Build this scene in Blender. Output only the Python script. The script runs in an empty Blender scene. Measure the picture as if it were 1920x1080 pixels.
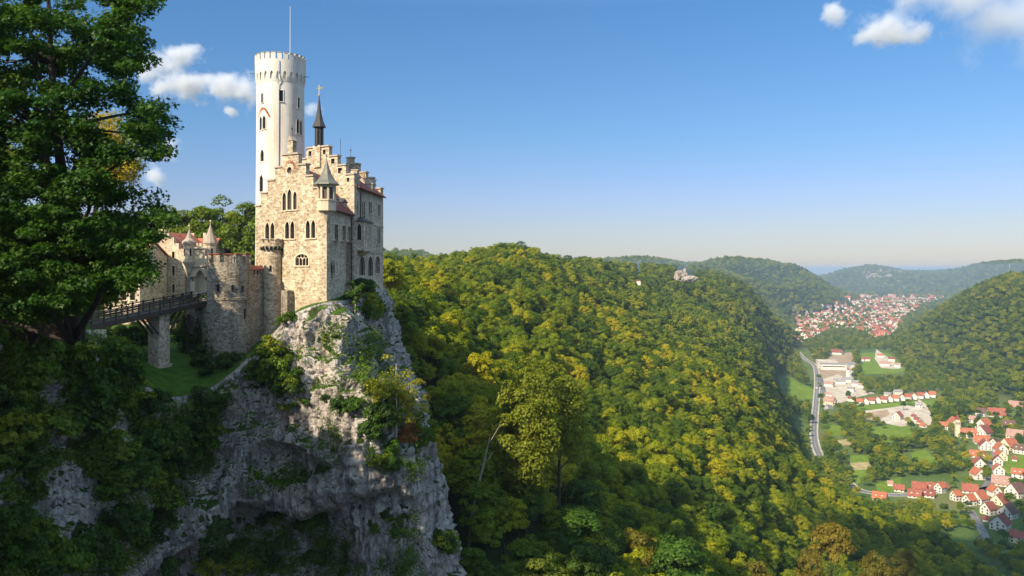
import bpy, bmesh, math, random
import numpy as np
from mathutils import Vector, Matrix
from mathutils.bvhtree import BVHTree
from mathutils.geometry import tessellate_polygon
R = math.radians
C = bpy.context.scene.collection
SC = bpy.context.scene

# ------------------------------------------------------------------ camera
F, HOR = 1500.0, 505.0
cam_d = bpy.data.cameras.new("camera")
cam = bpy.data.objects.new("camera", cam_d)
C.objects.link(cam)
cam.location = (0, 0, 0)
cam.rotation_euler = (R(90), 0, 0)
cam_d.sensor_width = 36.0
cam_d.lens = 36.0 * F / 1920
cam_d.shift_y = (HOR - 540) / 1920
cam_d.clip_start = 0.5
cam_d.clip_end = 120000
SC.camera = cam

# ------------------------------------------------------------------ sky, sun, exposure
SUN_AZ, SUN_EL = 42.0, 37.0            # degrees to the left of straight behind the camera, height
W = bpy.data.worlds.new("World")
SC.world = W
W.use_nodes = True
wn = W.node_tree
wn.nodes.clear()
sky = wn.nodes.new("ShaderNodeTexSky")
sky.sky_type = 'NISHITA'
sky.sun_disc = False
sky.sun_elevation = R(SUN_EL)
sky.sun_rotation = R(180 + SUN_AZ)
sky.altitude = 400
sky.air_density = 1.0
sky.dust_density = 0.15
sky.ozone_density = 1.6
bg = wn.nodes.new("ShaderNodeBackground")
bg.inputs[1].default_value = 0.11
wo = wn.nodes.new("ShaderNodeOutputWorld")
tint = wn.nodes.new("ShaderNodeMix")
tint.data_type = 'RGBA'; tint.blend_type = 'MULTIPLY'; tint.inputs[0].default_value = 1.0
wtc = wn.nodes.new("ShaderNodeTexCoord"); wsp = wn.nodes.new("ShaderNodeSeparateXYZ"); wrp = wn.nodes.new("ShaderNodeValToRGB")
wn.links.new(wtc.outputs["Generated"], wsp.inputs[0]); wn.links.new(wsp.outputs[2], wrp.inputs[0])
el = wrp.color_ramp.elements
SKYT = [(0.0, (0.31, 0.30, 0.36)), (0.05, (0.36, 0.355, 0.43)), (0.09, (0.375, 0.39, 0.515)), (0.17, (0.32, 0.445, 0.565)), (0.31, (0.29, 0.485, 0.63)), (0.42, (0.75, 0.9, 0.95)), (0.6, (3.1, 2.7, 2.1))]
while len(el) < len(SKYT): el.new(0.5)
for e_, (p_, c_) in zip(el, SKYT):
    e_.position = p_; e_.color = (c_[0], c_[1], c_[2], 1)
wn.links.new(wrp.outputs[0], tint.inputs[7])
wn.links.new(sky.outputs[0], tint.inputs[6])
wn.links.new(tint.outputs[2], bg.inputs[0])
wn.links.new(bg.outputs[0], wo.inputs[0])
sd = bpy.data.lights.new("sun", 'SUN')
sd.energy = 4.2
sd.angle = R(0.5)
sd.color = (1.0, 0.86, 0.66)
sun = bpy.data.objects.new("sun", sd)
C.objects.link(sun)
SUNV = Vector((-math.sin(R(SUN_AZ)) * math.cos(R(SUN_EL)), -math.cos(R(SUN_AZ)) * math.cos(R(SUN_EL)), math.sin(R(SUN_EL))))
sun.rotation_euler = SUNV.to_track_quat('Z', 'Y').to_euler()
sun.location = SUNV * 60
VS = SC.view_settings
VS.view_transform = 'Standard'
VS.look = 'None'
VS.exposure = 1.0
VS.gamma = 1.0
SC.cycles.use_denoising = True
SC.cycles.max_bounces = 6
SC.cycles.diffuse_bounces = 4
SC.cycles.glossy_bounces = 2
SC.cycles.transmission_bounces = 3
SC.cycles.transparent_max_bounces = 6
SC.cycles.volume_bounces = 2

# ------------------------------------------------------------------ helpers
def P(px, py, Y):
    return Vector(((px - 960) / F * Y, Y, (HOR - py) / F * Y))

def tag(o, label=None, cat=None, group=None, kind=None):
    if label: o["label"] = label
    if cat: o["category"] = cat
    if group: o["group"] = group
    if kind: o["kind"] = kind
    return o

def empty(name, loc, label, cat, group=None, rz=0.0):
    o = bpy.data.objects.new(name, None)
    o.empty_display_size = 0.5
    C.objects.link(o)
    o.location = loc
    o.rotation_euler = (0, 0, rz)
    return tag(o, label, cat, group)

def copy_tree(o, parent=None):
    c = o.copy()
    C.objects.link(c)
    if parent is not None:
        c.parent = parent
    for ch in list(o.children):
        copy_tree(ch, c)
    return c

def inpoly(x, y, poly):
    x = np.asarray(x, float); y = np.asarray(y, float)
    r = np.zeros(x.shape, bool)
    n = len(poly)
    for i in range(n):
        x0, y0 = poly[i]; x1, y1 = poly[(i + 1) % n]
        if y0 == y1: continue
        c = ((y0 > y) != (y1 > y)) & (x < (x1 - x0) * (y - y0) / (y1 - y0) + x0)
        r ^= c
    return r

def _h(ix, iy, iz, s):
    n = (ix * 374761393 + iy * 668265263 + iz * 2147483647 + s * 1274126177) & 0xFFFFFFFF
    n = ((n ^ (n >> 13)) * 1274126177) & 0xFFFFFFFF
    n = ((n ^ (n >> 16)) * 2246822519) & 0xFFFFFFFF
    return ((n ^ (n >> 15)) & 0xFFFFFF) / float(0xFFFFFF)

def vnoise(p, s=0):
    p = np.asarray(p, float)
    i = np.floor(p).astype(np.int64)
    f = p - i
    f = f * f * f * (f * (f * 6 - 15) + 10)
    r = 0
    for dx in (0, 1):
        wx = f[:, 0] if dx else 1 - f[:, 0]
        for dy in (0, 1):
            wy = f[:, 1] if dy else 1 - f[:, 1]
            for dz in (0, 1):
                wz = f[:, 2] if dz else 1 - f[:, 2]
                r = r + wx * wy * wz * _h(i[:, 0] + dx, i[:, 1] + dy, i[:, 2] + dz, s)
    return r * 2 - 1

def fbm(p, octv=4, s=0, ridged=False):
    r = 0; a = 1.0; t = 0
    p = np.asarray(p, float)
    for k in range(octv):
        n = vnoise(p, s + k)
        if ridged: n = 1 - 2 * np.abs(n)
        r = r + a * n; t += a
        a *= 0.5; p = p * 2.03 + 11.7
    return r / t

class MB:
    """collects faces and links them as ONE mesh object"""
    def __init__(s):
        s.v = []; s.f = []; s.m = []; s.uv = []
    def add(s, vs, fs, m=0, uv=None):
        b = len(s.v)
        s.v.extend([tuple(v) for v in vs])
        for k, f in enumerate(fs):
            s.f.append([b + i for i in f]); s.m.append(m)
            s.uv.append(None if uv is None else uv[k])
    def box(s, c, size, ax=None, m=0, taper=1.0):
        """c centre of base, size (along ax, across, up)"""
        c = Vector(c)
        e = Vector((1, 0, 0)) if ax is None else Vector((ax[0], ax[1], 0)).normalized()
        n = Vector((-e.y, e.x, 0))
        vs = []
        for z, k in ((0, 1.0), (size[2], taper)):
            for a, b in ((-1, -1), (1, -1), (1, 1), (-1, 1)):
                vs.append(c + e * a * size[0] / 2 * k + n * b * size[1] / 2 * k + Vector((0, 0, z)))
        s.add(vs, [(3, 2, 1, 0), (4, 5, 6, 7), (0, 1, 5, 4), (1, 2, 6, 5), (2, 3, 7, 6), (3, 0, 4, 7)], m)
    def bar(s, a, b, w, h=None, m=0):
        a = Vector(a); b = Vector(b); h = h or w
        d = (b - a).normalized()
        n = d.cross(Vector((0, 0, 1)))
        if n.length < 1e-3: n = Vector((1, 0, 0))
        n.normalize(); u = n.cross(d)
        vs = []
        for p in (a, b):
            for i, j in ((-1, -1), (1, -1), (1, 1), (-1, 1)):
                vs.append(p + n * i * w / 2 + u * j * h / 2)
        s.add(vs, [(3, 2, 1, 0), (4, 5, 6, 7), (0, 1, 5, 4), (1, 2, 6, 5), (2, 3, 7, 6), (3, 0, 4, 7)], m)
    def tube(s, pts, rs, n=6, m=0):
        pts = [Vector(p) for p in pts]
        vs = []; fs = []
        for i, p in enumerate(pts):
            d = (pts[min(i + 1, len(pts) - 1)] - pts[max(i - 1, 0)]).normalized()
            a = d.cross(Vector((0.31, 0.12, 0.94)))
            if a.length < 1e-3: a = d.cross(Vector((1, 0, 0)))
            a.normalize(); b = d.cross(a)
            r = rs[i] if isinstance(rs, (list, tuple)) else rs
            for k in range(n):
                t = 2 * math.pi * k / n
                vs.append(p + a * math.cos(t) * r + b * math.sin(t) * r)
        for i in range(len(pts) - 1):
            for k in range(n):
                fs.append((i * n + k, i * n + (k + 1) % n, (i + 1) * n + (k + 1) % n, (i + 1) * n + k))
        fs.append(tuple(range(n - 1, -1, -1)))
        fs.append(tuple((len(pts) - 1) * n + k for k in range(n)))
        s.add(vs, fs, m)
    def lathe(s, c, prof, n=32, m=0, a0=0.0, cap=True):
        """prof list of (r, z) going up"""
        c = Vector(c); vs = []; fs = []; uv = []
        rm = max(r for r, z in prof)
        for r, z in prof:
            for k in range(n):
                t = a0 + 2 * math.pi * k / n
                vs.append((c.x + math.cos(t) * r, c.y + math.sin(t) * r, c.z + z))
        for i in range(len(prof) - 1):
            for k in range(n):
                fs.append((i * n + k, i * n + (k + 1) % n, (i + 1) * n + (k + 1) % n, (i + 1) * n + k))
                u0 = 2 * math.pi * k / n * rm; u1 = 2 * math.pi * (k + 1) / n * rm
                dz = math.hypot(prof[i + 1][1] - prof[i][1], prof[i + 1][0] - prof[i][0])
                z0 = prof[i][1] + c.z; z1 = z0 + dz
                uv.append(((u0, z0), (u1, z0), (u1, z1), (u0, z1)))
        if cap:
            fs.append(tuple(range(n - 1, -1, -1))); uv.append(None)
            fs.append(tuple((len(prof) - 1) * n + k for k in range(n))); uv.append(None)
        s.add(vs, fs, m, uv)
    def prism(s, poly, axis_vec, m=0):
        """poly list of 3-D points (planar), extruded by axis_vec"""
        n = len(poly)
        a = [Vector(p) for p in poly]; b = [p + Vector(axis_vec) for p in a]
        fs = [tuple(range(n - 1, -1, -1)), tuple(range(n, 2 * n))]
        for i in range(n):
            j = (i + 1) % n
            fs.append((i, j, n + j, n + i))
        s.add(a + b, fs, m)
    def build(s, name, mats, parent=None, smooth=False, recalc=True):
        me = bpy.data.meshes.new(name)
        me.from_pydata(s.v, [], s.f)
        mats = mats if isinstance(mats, (list, tuple)) else [mats]
        for m in mats: me.materials.append(m)
        me.polygons.foreach_set("material_index", s.m)
        if recalc:
            bm = bmesh.new(); bm.from_mesh(me)
            bmesh.ops.recalc_face_normals(bm, faces=bm.faces[:])
            bm.to_mesh(me); bm.free()
        boxuv(me, s.uv if len(s.uv) == len(me.polygons) else None)
        if smooth: me.polygons.foreach_set("use_smooth", [True] * len(me.polygons))
        o = bpy.data.objects.new(name, me)
        C.objects.link(o)
        if parent is not None:
            o.parent = parent
            o.matrix_parent_inverse = Matrix.Translation(-Vector(parent.location)) if not parent.rotation_euler.z else (Matrix.Translation(Vector(parent.location)) @ Matrix.Rotation(parent.rotation_euler.z, 4, 'Z')).inverted()
        return o

def boxuv(me, given=None):
    ul = me.uv_layers.new(name="UVMap")
    vs = me.vertices
    for k, p in enumerate(me.polygons):
        g = given[k] if given is not None else None
        n = p.normal
        if abs(n.z) > 0.85: mode = 0
        else:
            mode = 1
            t = Vector((-n.y, n.x, 0)); t.normalize()
            w = n.cross(t)
        gm = None
        if g is not None:
            # vertex order may have been flipped: match by position later
            gm = g
        for q, li in enumerate(p.loop_indices):
            co = vs[me.loops[li].vertex_index].co
            if gm is not None:
                i = LUT_FLIP(me, p, q, len(gm))
                ul.data[li].uv = gm[i]
            elif mode == 0: ul.data[li].uv = (co.x, co.y)
            elif abs(n.z) < 0.2: ul.data[li].uv = (co.dot(t), co.z)
            else: ul.data[li].uv = (co.dot(t), co.dot(w) * (1 if w.z > 0 else -1))

def LUT_FLIP(me, p, q, n):
    # lathe quads are written (lower k, lower k+1, upper k+1, upper k); find the start by vertex ids
    ids = [me.loops[l].vertex_index for l in p.loop_indices]
    lo = sorted(ids)
    # lowest pair are on the lower ring; wrap-around pair has the larger id first
    a, b = lo[0], lo[1]
    start, nxt = (a, b) if b - a == 1 else (b, a)
    i = ids[q]
    if i == start: return 0
    if i == nxt: return 1
    c, d = lo[2], lo[3]
    s2, n2 = (c, d) if d - c == 1 else (d, c)
    return 2 if i == n2 else 3

# ------------------------------------------------------------------ materials
def newmat(name):
    m = bpy.data.materials.new(name)
    m.use_nodes = True
    nt = m.node_tree
    nt.nodes.clear()
    out = nt.nodes.new("ShaderNodeOutputMaterial")
    return m, nt, out

class NT:
    def __init__(s, name):
        s.m, s.nt, s.out = newmat(name)
    def n(s, typ, **kw):
        nd = s.nt.nodes.new("ShaderNode" + typ)
        for k, v in kw.items():
            if k.startswith("i_"):
                key = k[2:]
                key = int(key) if key.isdigit() else key.replace("_", " ")
                sock = nd.inputs[key]
                if isinstance(v, bpy.types.NodeSocket): s.nt.links.new(v, sock)
                else: sock.default_value = v
            else: setattr(nd, k, v)
        return nd
    def ramp(s, fac, stops, interp='LINEAR'):
        nd = s.nt.nodes.new("ShaderNodeValToRGB")
        nd.color_ramp.interpolation = interp
        el = nd.color_ramp.elements
        while len(el) < len(stops): el.new(0.5)
        for e, (p, c) in zip(el, stops):
            e.position = p
            e.color = (c[0], c[1], c[2], 1) if not isinstance(c, (int, float)) else (c, c, c, 1)
        s.nt.links.new(fac, nd.inputs[0])
        return nd.outputs[0]
    def mix(s, fac, a, b, mode='MIX'):
        nd = s.nt.nodes.new("ShaderNodeMix")
        nd.data_type = 'RGBA'; nd.blend_type = mode
        for q, sock, v in ((0, nd.inputs[0], fac), (1, nd.inputs[6], a), (1, nd.inputs[7], b)):
            if isinstance(v, bpy.types.NodeSocket): s.nt.links.new(v, sock)
            elif isinstance(v, (int, float)): sock.default_value = v if q == 0 else (v, v, v, 1)
            else: sock.default_value = (v[0], v[1], v[2], 1)
        return nd.outputs[2]
    def math(s, op, a, b=0.0, clamp=False):
        nd = s.nt.nodes.new("ShaderNodeMath"); nd.operation = op; nd.use_clamp = clamp
        for sock, v in ((nd.inputs[0], a), (nd.inputs[1], b)):
            if isinstance(v, bpy.types.NodeSocket): s.nt.links.new(v, sock)
            else: sock.default_value = v
        return nd.outputs[0]
    def noise(s, vec, scale, detail=4, rough=0.55, dist=0.0):
        return s.n("TexNoise", i_Vector=vec, i_Scale=scale, i_Detail=detail, i_Roughness=rough, i_Distortion=dist).outputs[0]
    def map(s, vec, scale=(1, 1, 1), loc=(0, 0, 0)):
        return s.n("Mapping", i_Vector=vec, i_Scale=scale, i_Location=loc).outputs[0]
    def geo(s): return s.n("NewGeometry")
    def tc(s): return s.n("TexCoord")
    def bump(s, h, strength=0.5, dist=0.05, nrm=None):
        nd = s.n("Bump", i_Height=h, i_Strength=strength, i_Distance=dist)
        if nrm is not None: s.nt.links.new(nrm, nd.inputs["Normal"])
        return nd.outputs[0]
    def done(s, col, rough=0.85, normal=None, spec=0.25, metal=0.0):
        b = s.nt.nodes.new("ShaderNodeBsdfPrincipled")
        for key, v in (("Base Color", col), ("Roughness", rough), ("Specular IOR Level", spec), ("Metallic", metal)):
            if isinstance(v, bpy.types.NodeSocket): s.nt.links.new(v, b.inputs[key])
            elif isinstance(v, (tuple, list)): b.inputs[key].default_value = (v[0], v[1], v[2], 1)
            else: b.inputs[key].default_value = v
        if normal is not None: s.nt.links.new(normal, b.inputs["Normal"])
        s.nt.links.new(b.outputs[0], s.out.inputs[0])
        return s.m

def m_plain(name, col, rough=0.8, var=0.25, scale=1.5, spec=0.25, metal=0.0, bump=0.0):
    g = NT(name)
    pos = g.geo().outputs["Position"]
    nz = g.noise(pos, scale, 5, 0.6)
    c = g.mix(nz, [x * (1 - var) for x in col], [min(1, x * (1 + var)) for x in col])
    nr = g.bump(g.noise(pos, scale * 6, 4), bump, 0.03) if bump else None
    return g.done(c, rough, nr, spec, metal)

def m_ashlar(name, cols, mortar, bw=0.62, rh=0.34, rough_bump=0.6, dirt=0.5, irregular=1.0):
    g = NT(name)
    uv = g.tc().outputs["UV"]
    wob = g.n("TexNoise", i_Vector=uv, i_Scale=1.3, i_Detail=2.0).outputs["Color"]
    sub = g.n("VectorMath", operation='SUBTRACT', i_0=wob, i_1=(0.5, 0.5, 0.5)).outputs[0]
    scl = g.n("VectorMath", operation='SCALE', i_0=sub); scl.inputs["Scale"].default_value = 0.16 * irregular
    v2 = g.n("VectorMath", operation='ADD', i_0=uv, i_1=scl.outputs[0]).outputs[0]
    br = g.n("TexBrick", i_Vector=v2, i_Color1=(0, 0, 0, 1), i_Color2=(1, 1, 1, 1), i_Mortar=(0.5, 0.5, 0.5, 1), i_Scale=1.0, i_Mortar_Size=0.028,
             i_Mortar_Smooth=0.4, i_Bias=0.0, i_Brick_Width=bw, i_Row_Height=rh)
    br.offset = 0.43; br.squash = 0.8; br.squash_frequency = 3
    blk = g.ramp(br.outputs[0], [(0.0, cols[0]), (0.35, cols[1]), (0.7, cols[2]), (1.0, cols[3])])
    pos = g.geo().outputs["Position"]
    big = g.noise(pos, 0.22, 5, 0.6)
    fine = g.noise(pos, 5.0, 5, 0.65)
    c = g.mix(br.outputs[1], blk, mortar)
    c = g.mix(g.ramp(fine, [(0.3, 0.68), (0.7, 1.15)]), (0, 0, 0), c, 'MIX') if False else g.mix(1.0, c, g.ramp(fine, [(0.25, 0.72), (0.75, 1.2)]), 'MULTIPLY')
    stain = g.noise(g.map(pos, (0.9, 0.9, 0.16)), 1.0, 5, 0.6)
    c = g.mix(g.math('MULTIPLY', g.ramp(stain, [(0.5, 0.0), (0.72, 1.0)]), dirt), c, g.mix(1.0, c, (0.50, 0.46, 0.40), 'MULTIPLY'))
    c = g.mix(1.0, c, g.ramp(big, [(0.3, 0.82), (0.7, 1.12)]), 'MULTIPLY')
    spot = g.n("TexVoronoi", i_Vector=g.map(v2, (2.9, 4.6, 1)), i_Scale=1.0)
    sr_ = g.n("SeparateColor", i_0=spot.outputs["Color"]).outputs[0]
    c = g.mix(g.math('MULTIPLY', g.ramp(sr_, [(0.62, 0.0), (0.78, 1.0)]), 0.62), c, g.mix(1.0, c, (0.50, 0.42, 0.34), 'MULTIPLY'))
    c = g.mix(g.math('MULTIPLY', g.ramp(sr_, [(0.0, 1.0), (0.16, 0.0)]), 0.5), c, g.mix(1.0, c, (1.25, 1.22, 1.15), 'MULTIPLY'))
    hgt = g.math('ADD', g.math('MULTIPLY', g.math('SUBTRACT', 1.0, br.outputs[1]), 0.6), g.math('MULTIPLY', g.noise(pos, 3.2, 6, 0.7), 0.9))
    return g.done(c, 0.9, g.bump(hgt, rough_bump, 0.12), 0.15)

def m_tiles(name, col, col2):
    g = NT(name)
    uv = g.tc().outputs["UV"]
    br = g.n("TexBrick", i_Vector=uv, i_Color1=(0, 0, 0, 1), i_Color2=(1, 1, 1, 1), i_Mortar=(0.2, 0.2, 0.2, 1), i_Scale=1.0, i_Mortar_Size=0.03,
             i_Mortar_Smooth=0.6, i_Brick_Width=0.26, i_Row_Height=0.34)
    pos = g.geo().outputs["Position"]
    c = g.mix(br.outputs[0], col, col2)
    c = g.mix(1.0, c, g.ramp(g.noise(pos, 0.5, 5, 0.65), [(0.3, 0.6), (0.7, 1.15)]), 'MULTIPLY')
    w = g.n("TexWave", i_Vector=uv, i_Scale=1.2, wave_type='BANDS', bands_direction='Y', wave_profile='SAW').outputs[1]
    return g.done(c, 0.8, g.bump(g.math('ADD', w, br.outputs[1]), 0.5, 0.05), 0.2)

def m_leaf(name, stops, trans=0.35, patch=0.0, patchcol=(0.2, 0.2, 0.02), hue_by_pos=0.25, perleaf=0.0):
    """foliage: colour per tree (Object Info random) plus patches by position"""
    g = NT(name)
    oi = g.n("ObjectInfo")
    pos = g.geo().outputs["Position"]
    f = g.math('ADD', oi.outputs["Random"], g.math('MULTIPLY', g.math('SUBTRACT', g.noise(pos, 0.35, 3), 0.5), hue_by_pos * 2))
    f = g.math('ADD', f, g.math('MULTIPLY', g.math('SUBTRACT', g.noise(oi.outputs["Location"], 0.012, 2), 0.5), 0.75), True)
    c = g.ramp(f, stops)
    if perleaf:
        c = g.mix(1.0, c, g.ramp(g.geo().outputs["Random Per Island"], [(0.0, 1 - perleaf), (1.0, 1 + perleaf)]), 'MULTIPLY')
    if patch:
        pf = g.ramp(g.noise(pos, 0.22, 3), [(1 - patch - 0.06, 0.0), (1 - patch + 0.06, 1.0)])
        c = g.mix(pf, c, patchcol)
    d = g.n("BsdfDiffuse", i_Color=c)
    t = g.n("BsdfTranslucent", i_Color=g.mix(1.0, c, (1.25, 1.25, 0.55), 'MULTIPLY'))
    ms = g.n("MixShader", i_0=trans, i_1=d.outputs[0], i_2=t.outputs[0])
    gl = g.n("BsdfGlossy", i_Color=(0.7, 0.75, 0.6, 1), i_Roughness=0.5)
    ms2 = g.n("MixShader", i_0=0.015, i_1=ms.outputs[0], i_2=gl.outputs[0])
    g.nt.links.new(ms2.outputs[0], g.out.inputs[0])
    return g.m

M = {}
WARM = [(0.40, 0.31, 0.20), (0.52, 0.415, 0.28), (0.61, 0.50, 0.35), (0.69, 0.585, 0.43)]
M['ashlar'] = m_ashlar("warm_ashlar", WARM, (0.60, 0.50, 0.36), 0.66, 0.36, 0.8, 0.35)
M['ashlar_side'] = m_ashlar("grey_ashlar", [(0.48, 0.38, 0.27), (0.58, 0.47, 0.33), (0.66, 0.54, 0.39), (0.74, 0.62, 0.46)], (0.6, 0.5, 0.38), 0.5, 0.28, 0.5, 0.6)
M['rubble'] = m_ashlar("rubble_wall", [(0.30, 0.255, 0.19), (0.42, 0.36, 0.28), (0.50, 0.44, 0.34), (0.58, 0.51, 0.40)], (0.44, 0.39, 0.31), 0.36, 0.2, 1.6, 1.0, 2.2)
M['trim'] = m_plain("sandstone_trim", (0.60, 0.49, 0.34), 0.85, 0.2, 2.0, bump=0.2)
M['coping'] = m_plain("weathered_coping", (0.34, 0.28, 0.22), 0.9, 0.3, 2.0, bump=0.3)
M['brick_arch'] = m_plain("red_brick_arch", (0.46, 0.17, 0.10), 0.9, 0.35, 3.0)
M['glass'] = m_plain("window_glass", (0.012, 0.011, 0.012), 0.3, 0.3, 1.0, 0.2)
M['lead'] = m_plain("dark_lattice", (0.10, 0.075, 0.06), 0.6, 0.2, 3.0)
M['copper'] = m_plain("weathered_copper_sheet", (0.16, 0.155, 0.12), 0.55, 0.3, 2.5, 0.4, 0.3)
M['slate'] = m_plain("dark_slate", (0.055, 0.05, 0.05), 0.6, 0.3, 3.0)
M['iron'] = m_plain("black_iron", (0.03, 0.03, 0.032), 0.5, 0.2, 2.0, 0.4)
M['gold'] = m_plain("gilded_metal", (0.75, 0.55, 0.22), 0.35, 0.1, 2.0, 0.5, 0.8)
M['steel'] = m_plain("pale_steel", (0.45, 0.46, 0.48), 0.4, 0.1, 2.0, 0.5, 0.5)
M['wood'] = m_plain("weathered_timber", (0.075, 0.058, 0.045), 0.85, 0.35, 3.0, bump=0.3)
M['bark'] = m_plain("tree_bark", (0.055, 0.042, 0.032), 0.95, 0.35, 2.5, bump=0.6)
M['bark_pale'] = m_plain("pale_bark", (0.42, 0.36, 0.28), 0.9, 0.25, 2.5, bump=0.3)
M['tile'] = m_tiles("old_roof_tiles", (0.20, 0.055, 0.04), (0.33, 0.10, 0.07))
M['tile_bright'] = m_tiles("red_roof_tiles", (0.36, 0.10, 0.055), (0.5, 0.17, 0.1))

def m_plaster():
    g = NT("white_plaster")
    pos = g.geo().outputs["Position"]
    st = g.noise(g.map(pos, (0.8, 0.8, 0.07)), 1.0, 5, 0.6)
    c = g.ramp(st, [(0.32, (0.55, 0.47, 0.35)), (0.52, (0.68, 0.63, 0.53)), (1.0, (0.74, 0.70, 0.62))])
    c = g.mix(1.0, c, g.ramp(g.noise(pos, 1.1, 5, 0.6), [(0.3, 0.92), (0.7, 1.04)]), 'MULTIPLY')
    g2 = g.n("SeparateXYZ", i_0=pos).outputs[2]
    return g.done(c, 0.9, g.bump(g.noise(pos, 4, 5, 0.6), 0.35, 0.05), 0.15)
M['plaster'] = m_plaster()
# ------------------------------------------------------------------ terrain
FLOOR = -200.0
TH = 13.0   # height of the woods standing on the slopes
# canopy points seen in the photograph: (px, py, distance)
SLOPE = [
 (722,500,300),(745,505,330),(800,508,420),(850,500,480),(900,478,540),(950,469,580),(1000,466,620),(1040,486,680),(1100,483,900),(1150,496,980),
 (1200,515,1080),(1260,508,1250),(1300,506,1400),(1345,521,1500),(1400,545,1650),(1440,572,1800),(1480,592,2000),
 (760,560,200),(800,560,260),(800,620,205),(850,540,330),(860,620,230),(900,520,420),(900,580,330),(900,660,235),(960,540,430),(960,620,320),
 (1000,560,430),(1000,660,300),(1000,740,225),(1060,540,560),(1060,620,400),(1100,600,500),(1100,700,350),(1100,800,245),(1160,560,700),(1160,650,480),
 (1200,530,950),(1200,600,650),(1200,700,430),(1200,800,300),(1200,900,225),(1250,560,950),(1280,640,700),(1300,560,1150),(1300,720,480),(1300,820,350),(1300,920,260),
 (1350,600,1050),(1360,680,680),(1400,640,1000),(1400,740,560),(1400,850,400),(1400,950,300),(1425,620,1350),(1420,700,800),(1435,800,540),(1455,640,1500),
 (1470,860,520),(1500,940,430),(1550,910,590),(1560,990,420),(1600,940,620),(1620,1010,450),(1700,960,640),(1700,1030,480),(1800,1000,580),(1800,1060,470),
 (1900,1040,540),(1960,1080,480),(2050,1100,470),
 (1000,830,170),(1080,900,175),(1000,920,140),(1080,1000,140),(1200,1000,170),(1200,1080,145),(1300,1020,205),(1300,1100,160),(1400,1080,220),(1500,1080,290),(1600,1090,340),(1700,1100,390),
 (1900,1130,440),(920,960,125),(900,1080,112),(1000,1080,118),(1100,1120,120),(840,760,160),(840,860,140),(780,680,165),(770,600,185),(860,700,185),(920,760,180)]
GROUND = [  # (px, Z, distance) bare ground, seen or hidden behind the skyline
 (400,-3,240),(500,-3,240),(600,-3,240),(700,-6,240),(300,-3,400),(600,-4,400),(100,-2,300),(-300,-2,300),(-300,-2,800),(300,-2,800),(660,-4,600),
 (700,-70,120),(600,-70,120),(400,-72,120),(200,-70,110),(0,-70,90),(-300,-70,80),(760,-52,120),(700,-62,80),(900,-55,80),(1100,-58,80),(1400,-66,90),(1800,-75,90),(2200,-80,90),
 (690,-10,180),(600,-4,190),(400,-5,190),(200,-4,180),(0,-3,160),(-300,-3,150),
 (780,-14,700),(860,-12,800),(950,-14,900),(1040,-16,1100),(1100,-8,1500),(700,-4,1200),(300,-4,2000),(1000,-12,2000),(700,-10,3500),(400,0,6000),(-300,0,6000),
 (1200,-40,2000),(1300,-60,2100),(1400,-150,2200),(1180,-20,2700),
 (1150,-8,3600),(1240,-25,3800),(1300,-14,3900),(1400,-4,4000),(1480,-14,4100),(1540,-90,4200),(1600,-185,4300),(1640,-215,4400),(1500,-60,3600),(1440,-60,3400),(1560,-160,3600),
 (1350,-40,3100),(1440,-160,2900),(1380,-120,2700),(1500,-190,2950),(1580,-200,3300),(1300,-20,2900),(1250,0,3200),
 (1300,-10,5200),(1450,-20,5500),(1560,-200,5600),(1620,-215,5400),
 (1200,75,6800),(1100,30,7000),(720,90,5200),(800,80,5200),(860,-10,5200),(640,80,5200),(1200,0,9000),
 (1540,-110,8000),(1570,-60,8000),(1600,-18,8200),(1640,25,8300),(1680,-45,8300),(1720,-58,8300),(1760,-70,8200),(1800,-30,8000),(1840,35,7800),(1880,58,7800),(1920,55,7800),(2100,60,7600),
 (1560,-200,7000),(1620,-205,6400),(1700,-205,6400),(1620,-90,7300),(1700,-100,7300),(1780,-120,7000),(1850,-60,7000),(1950,-40,6800),(1780,-205,6000),(1520,-140,9000),
 (1638,70,12500),(1616,0,12500),(1660,0,12500),(1640,-60,10800),(1800,-60,11000),(1500,-160,11000),(1200,-120,11000),(700,-60,11000),(2200,-60,11000),
 (300,-150,18000),(1000,-150,18000),(1600,-170,18000),(2100,-150,18000),(300,-200,40000),(1000,-200,40000),(1600,-200,40000),(2100,-200,40000)]
FLAT = [  # valley floor
 (1455,712),(1470,690),(1470,735),(1480,660),(1500,700),(1505,755),(1510,800),(1514,850),(1535,895),(1570,925),(1490,640),(1495,680),(1490,720),(1500,625),(1520,605),(1560,590),(1600,580),(1530,780),(1540,870),(1600,960),(1650,930),(1700,915),(1750,930),(1800,940),(1850,940),(1920,960),(2000,980),(1530,720),(1520,690),(1508,655),(1560,850),(1640,850),(1740,850),(1840,880),(1920,880),
 (2000,900),(2150,920),(1560,780),(1650,790),(1750,800),(1850,800),(1920,800),(1560,720),(1640,710),(1680,720),(1720,760),(1800,775),(1560,670),(1620,660),(1660,660),(1500,640),(1560,630),(1620,630),(1500,610),
 (1560,600),(1640,600),(1690,595),(1620,575),(1700,575),(1750,562),(1660,560),(1690,690),(1480,600),(1620,900),(1880,920),(1590,960),(1540,640),(1690,640),(1640,625),(1730,572),(1440,583)]
RIGHT = [(1960,512,1700),(1920,522,1650),(1880,528,1680),(1840,541,1750),(1800,559,1850),(1760,578,1950),(1720,602,2050),(1690,622,2150),(1665,643,2150),
 (1700,672,1750),(1740,700,1480),(1700,640,1900),(1760,640,1700),(1800,620,1650),(1850,580,1600),(1850,640,1500),(1800,690,1450),(1900,640,1380),(1900,560,1550),(1850,700,1320),(1920,700,1240),
 (1920,740,1150),(1860,745,1200),(1800,740,1300),(2000,480,1500),(2000,600,1300),(2000,700,1150),(2150,480,1500),(2150,650,1150),(2150,760,1000)]
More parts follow.
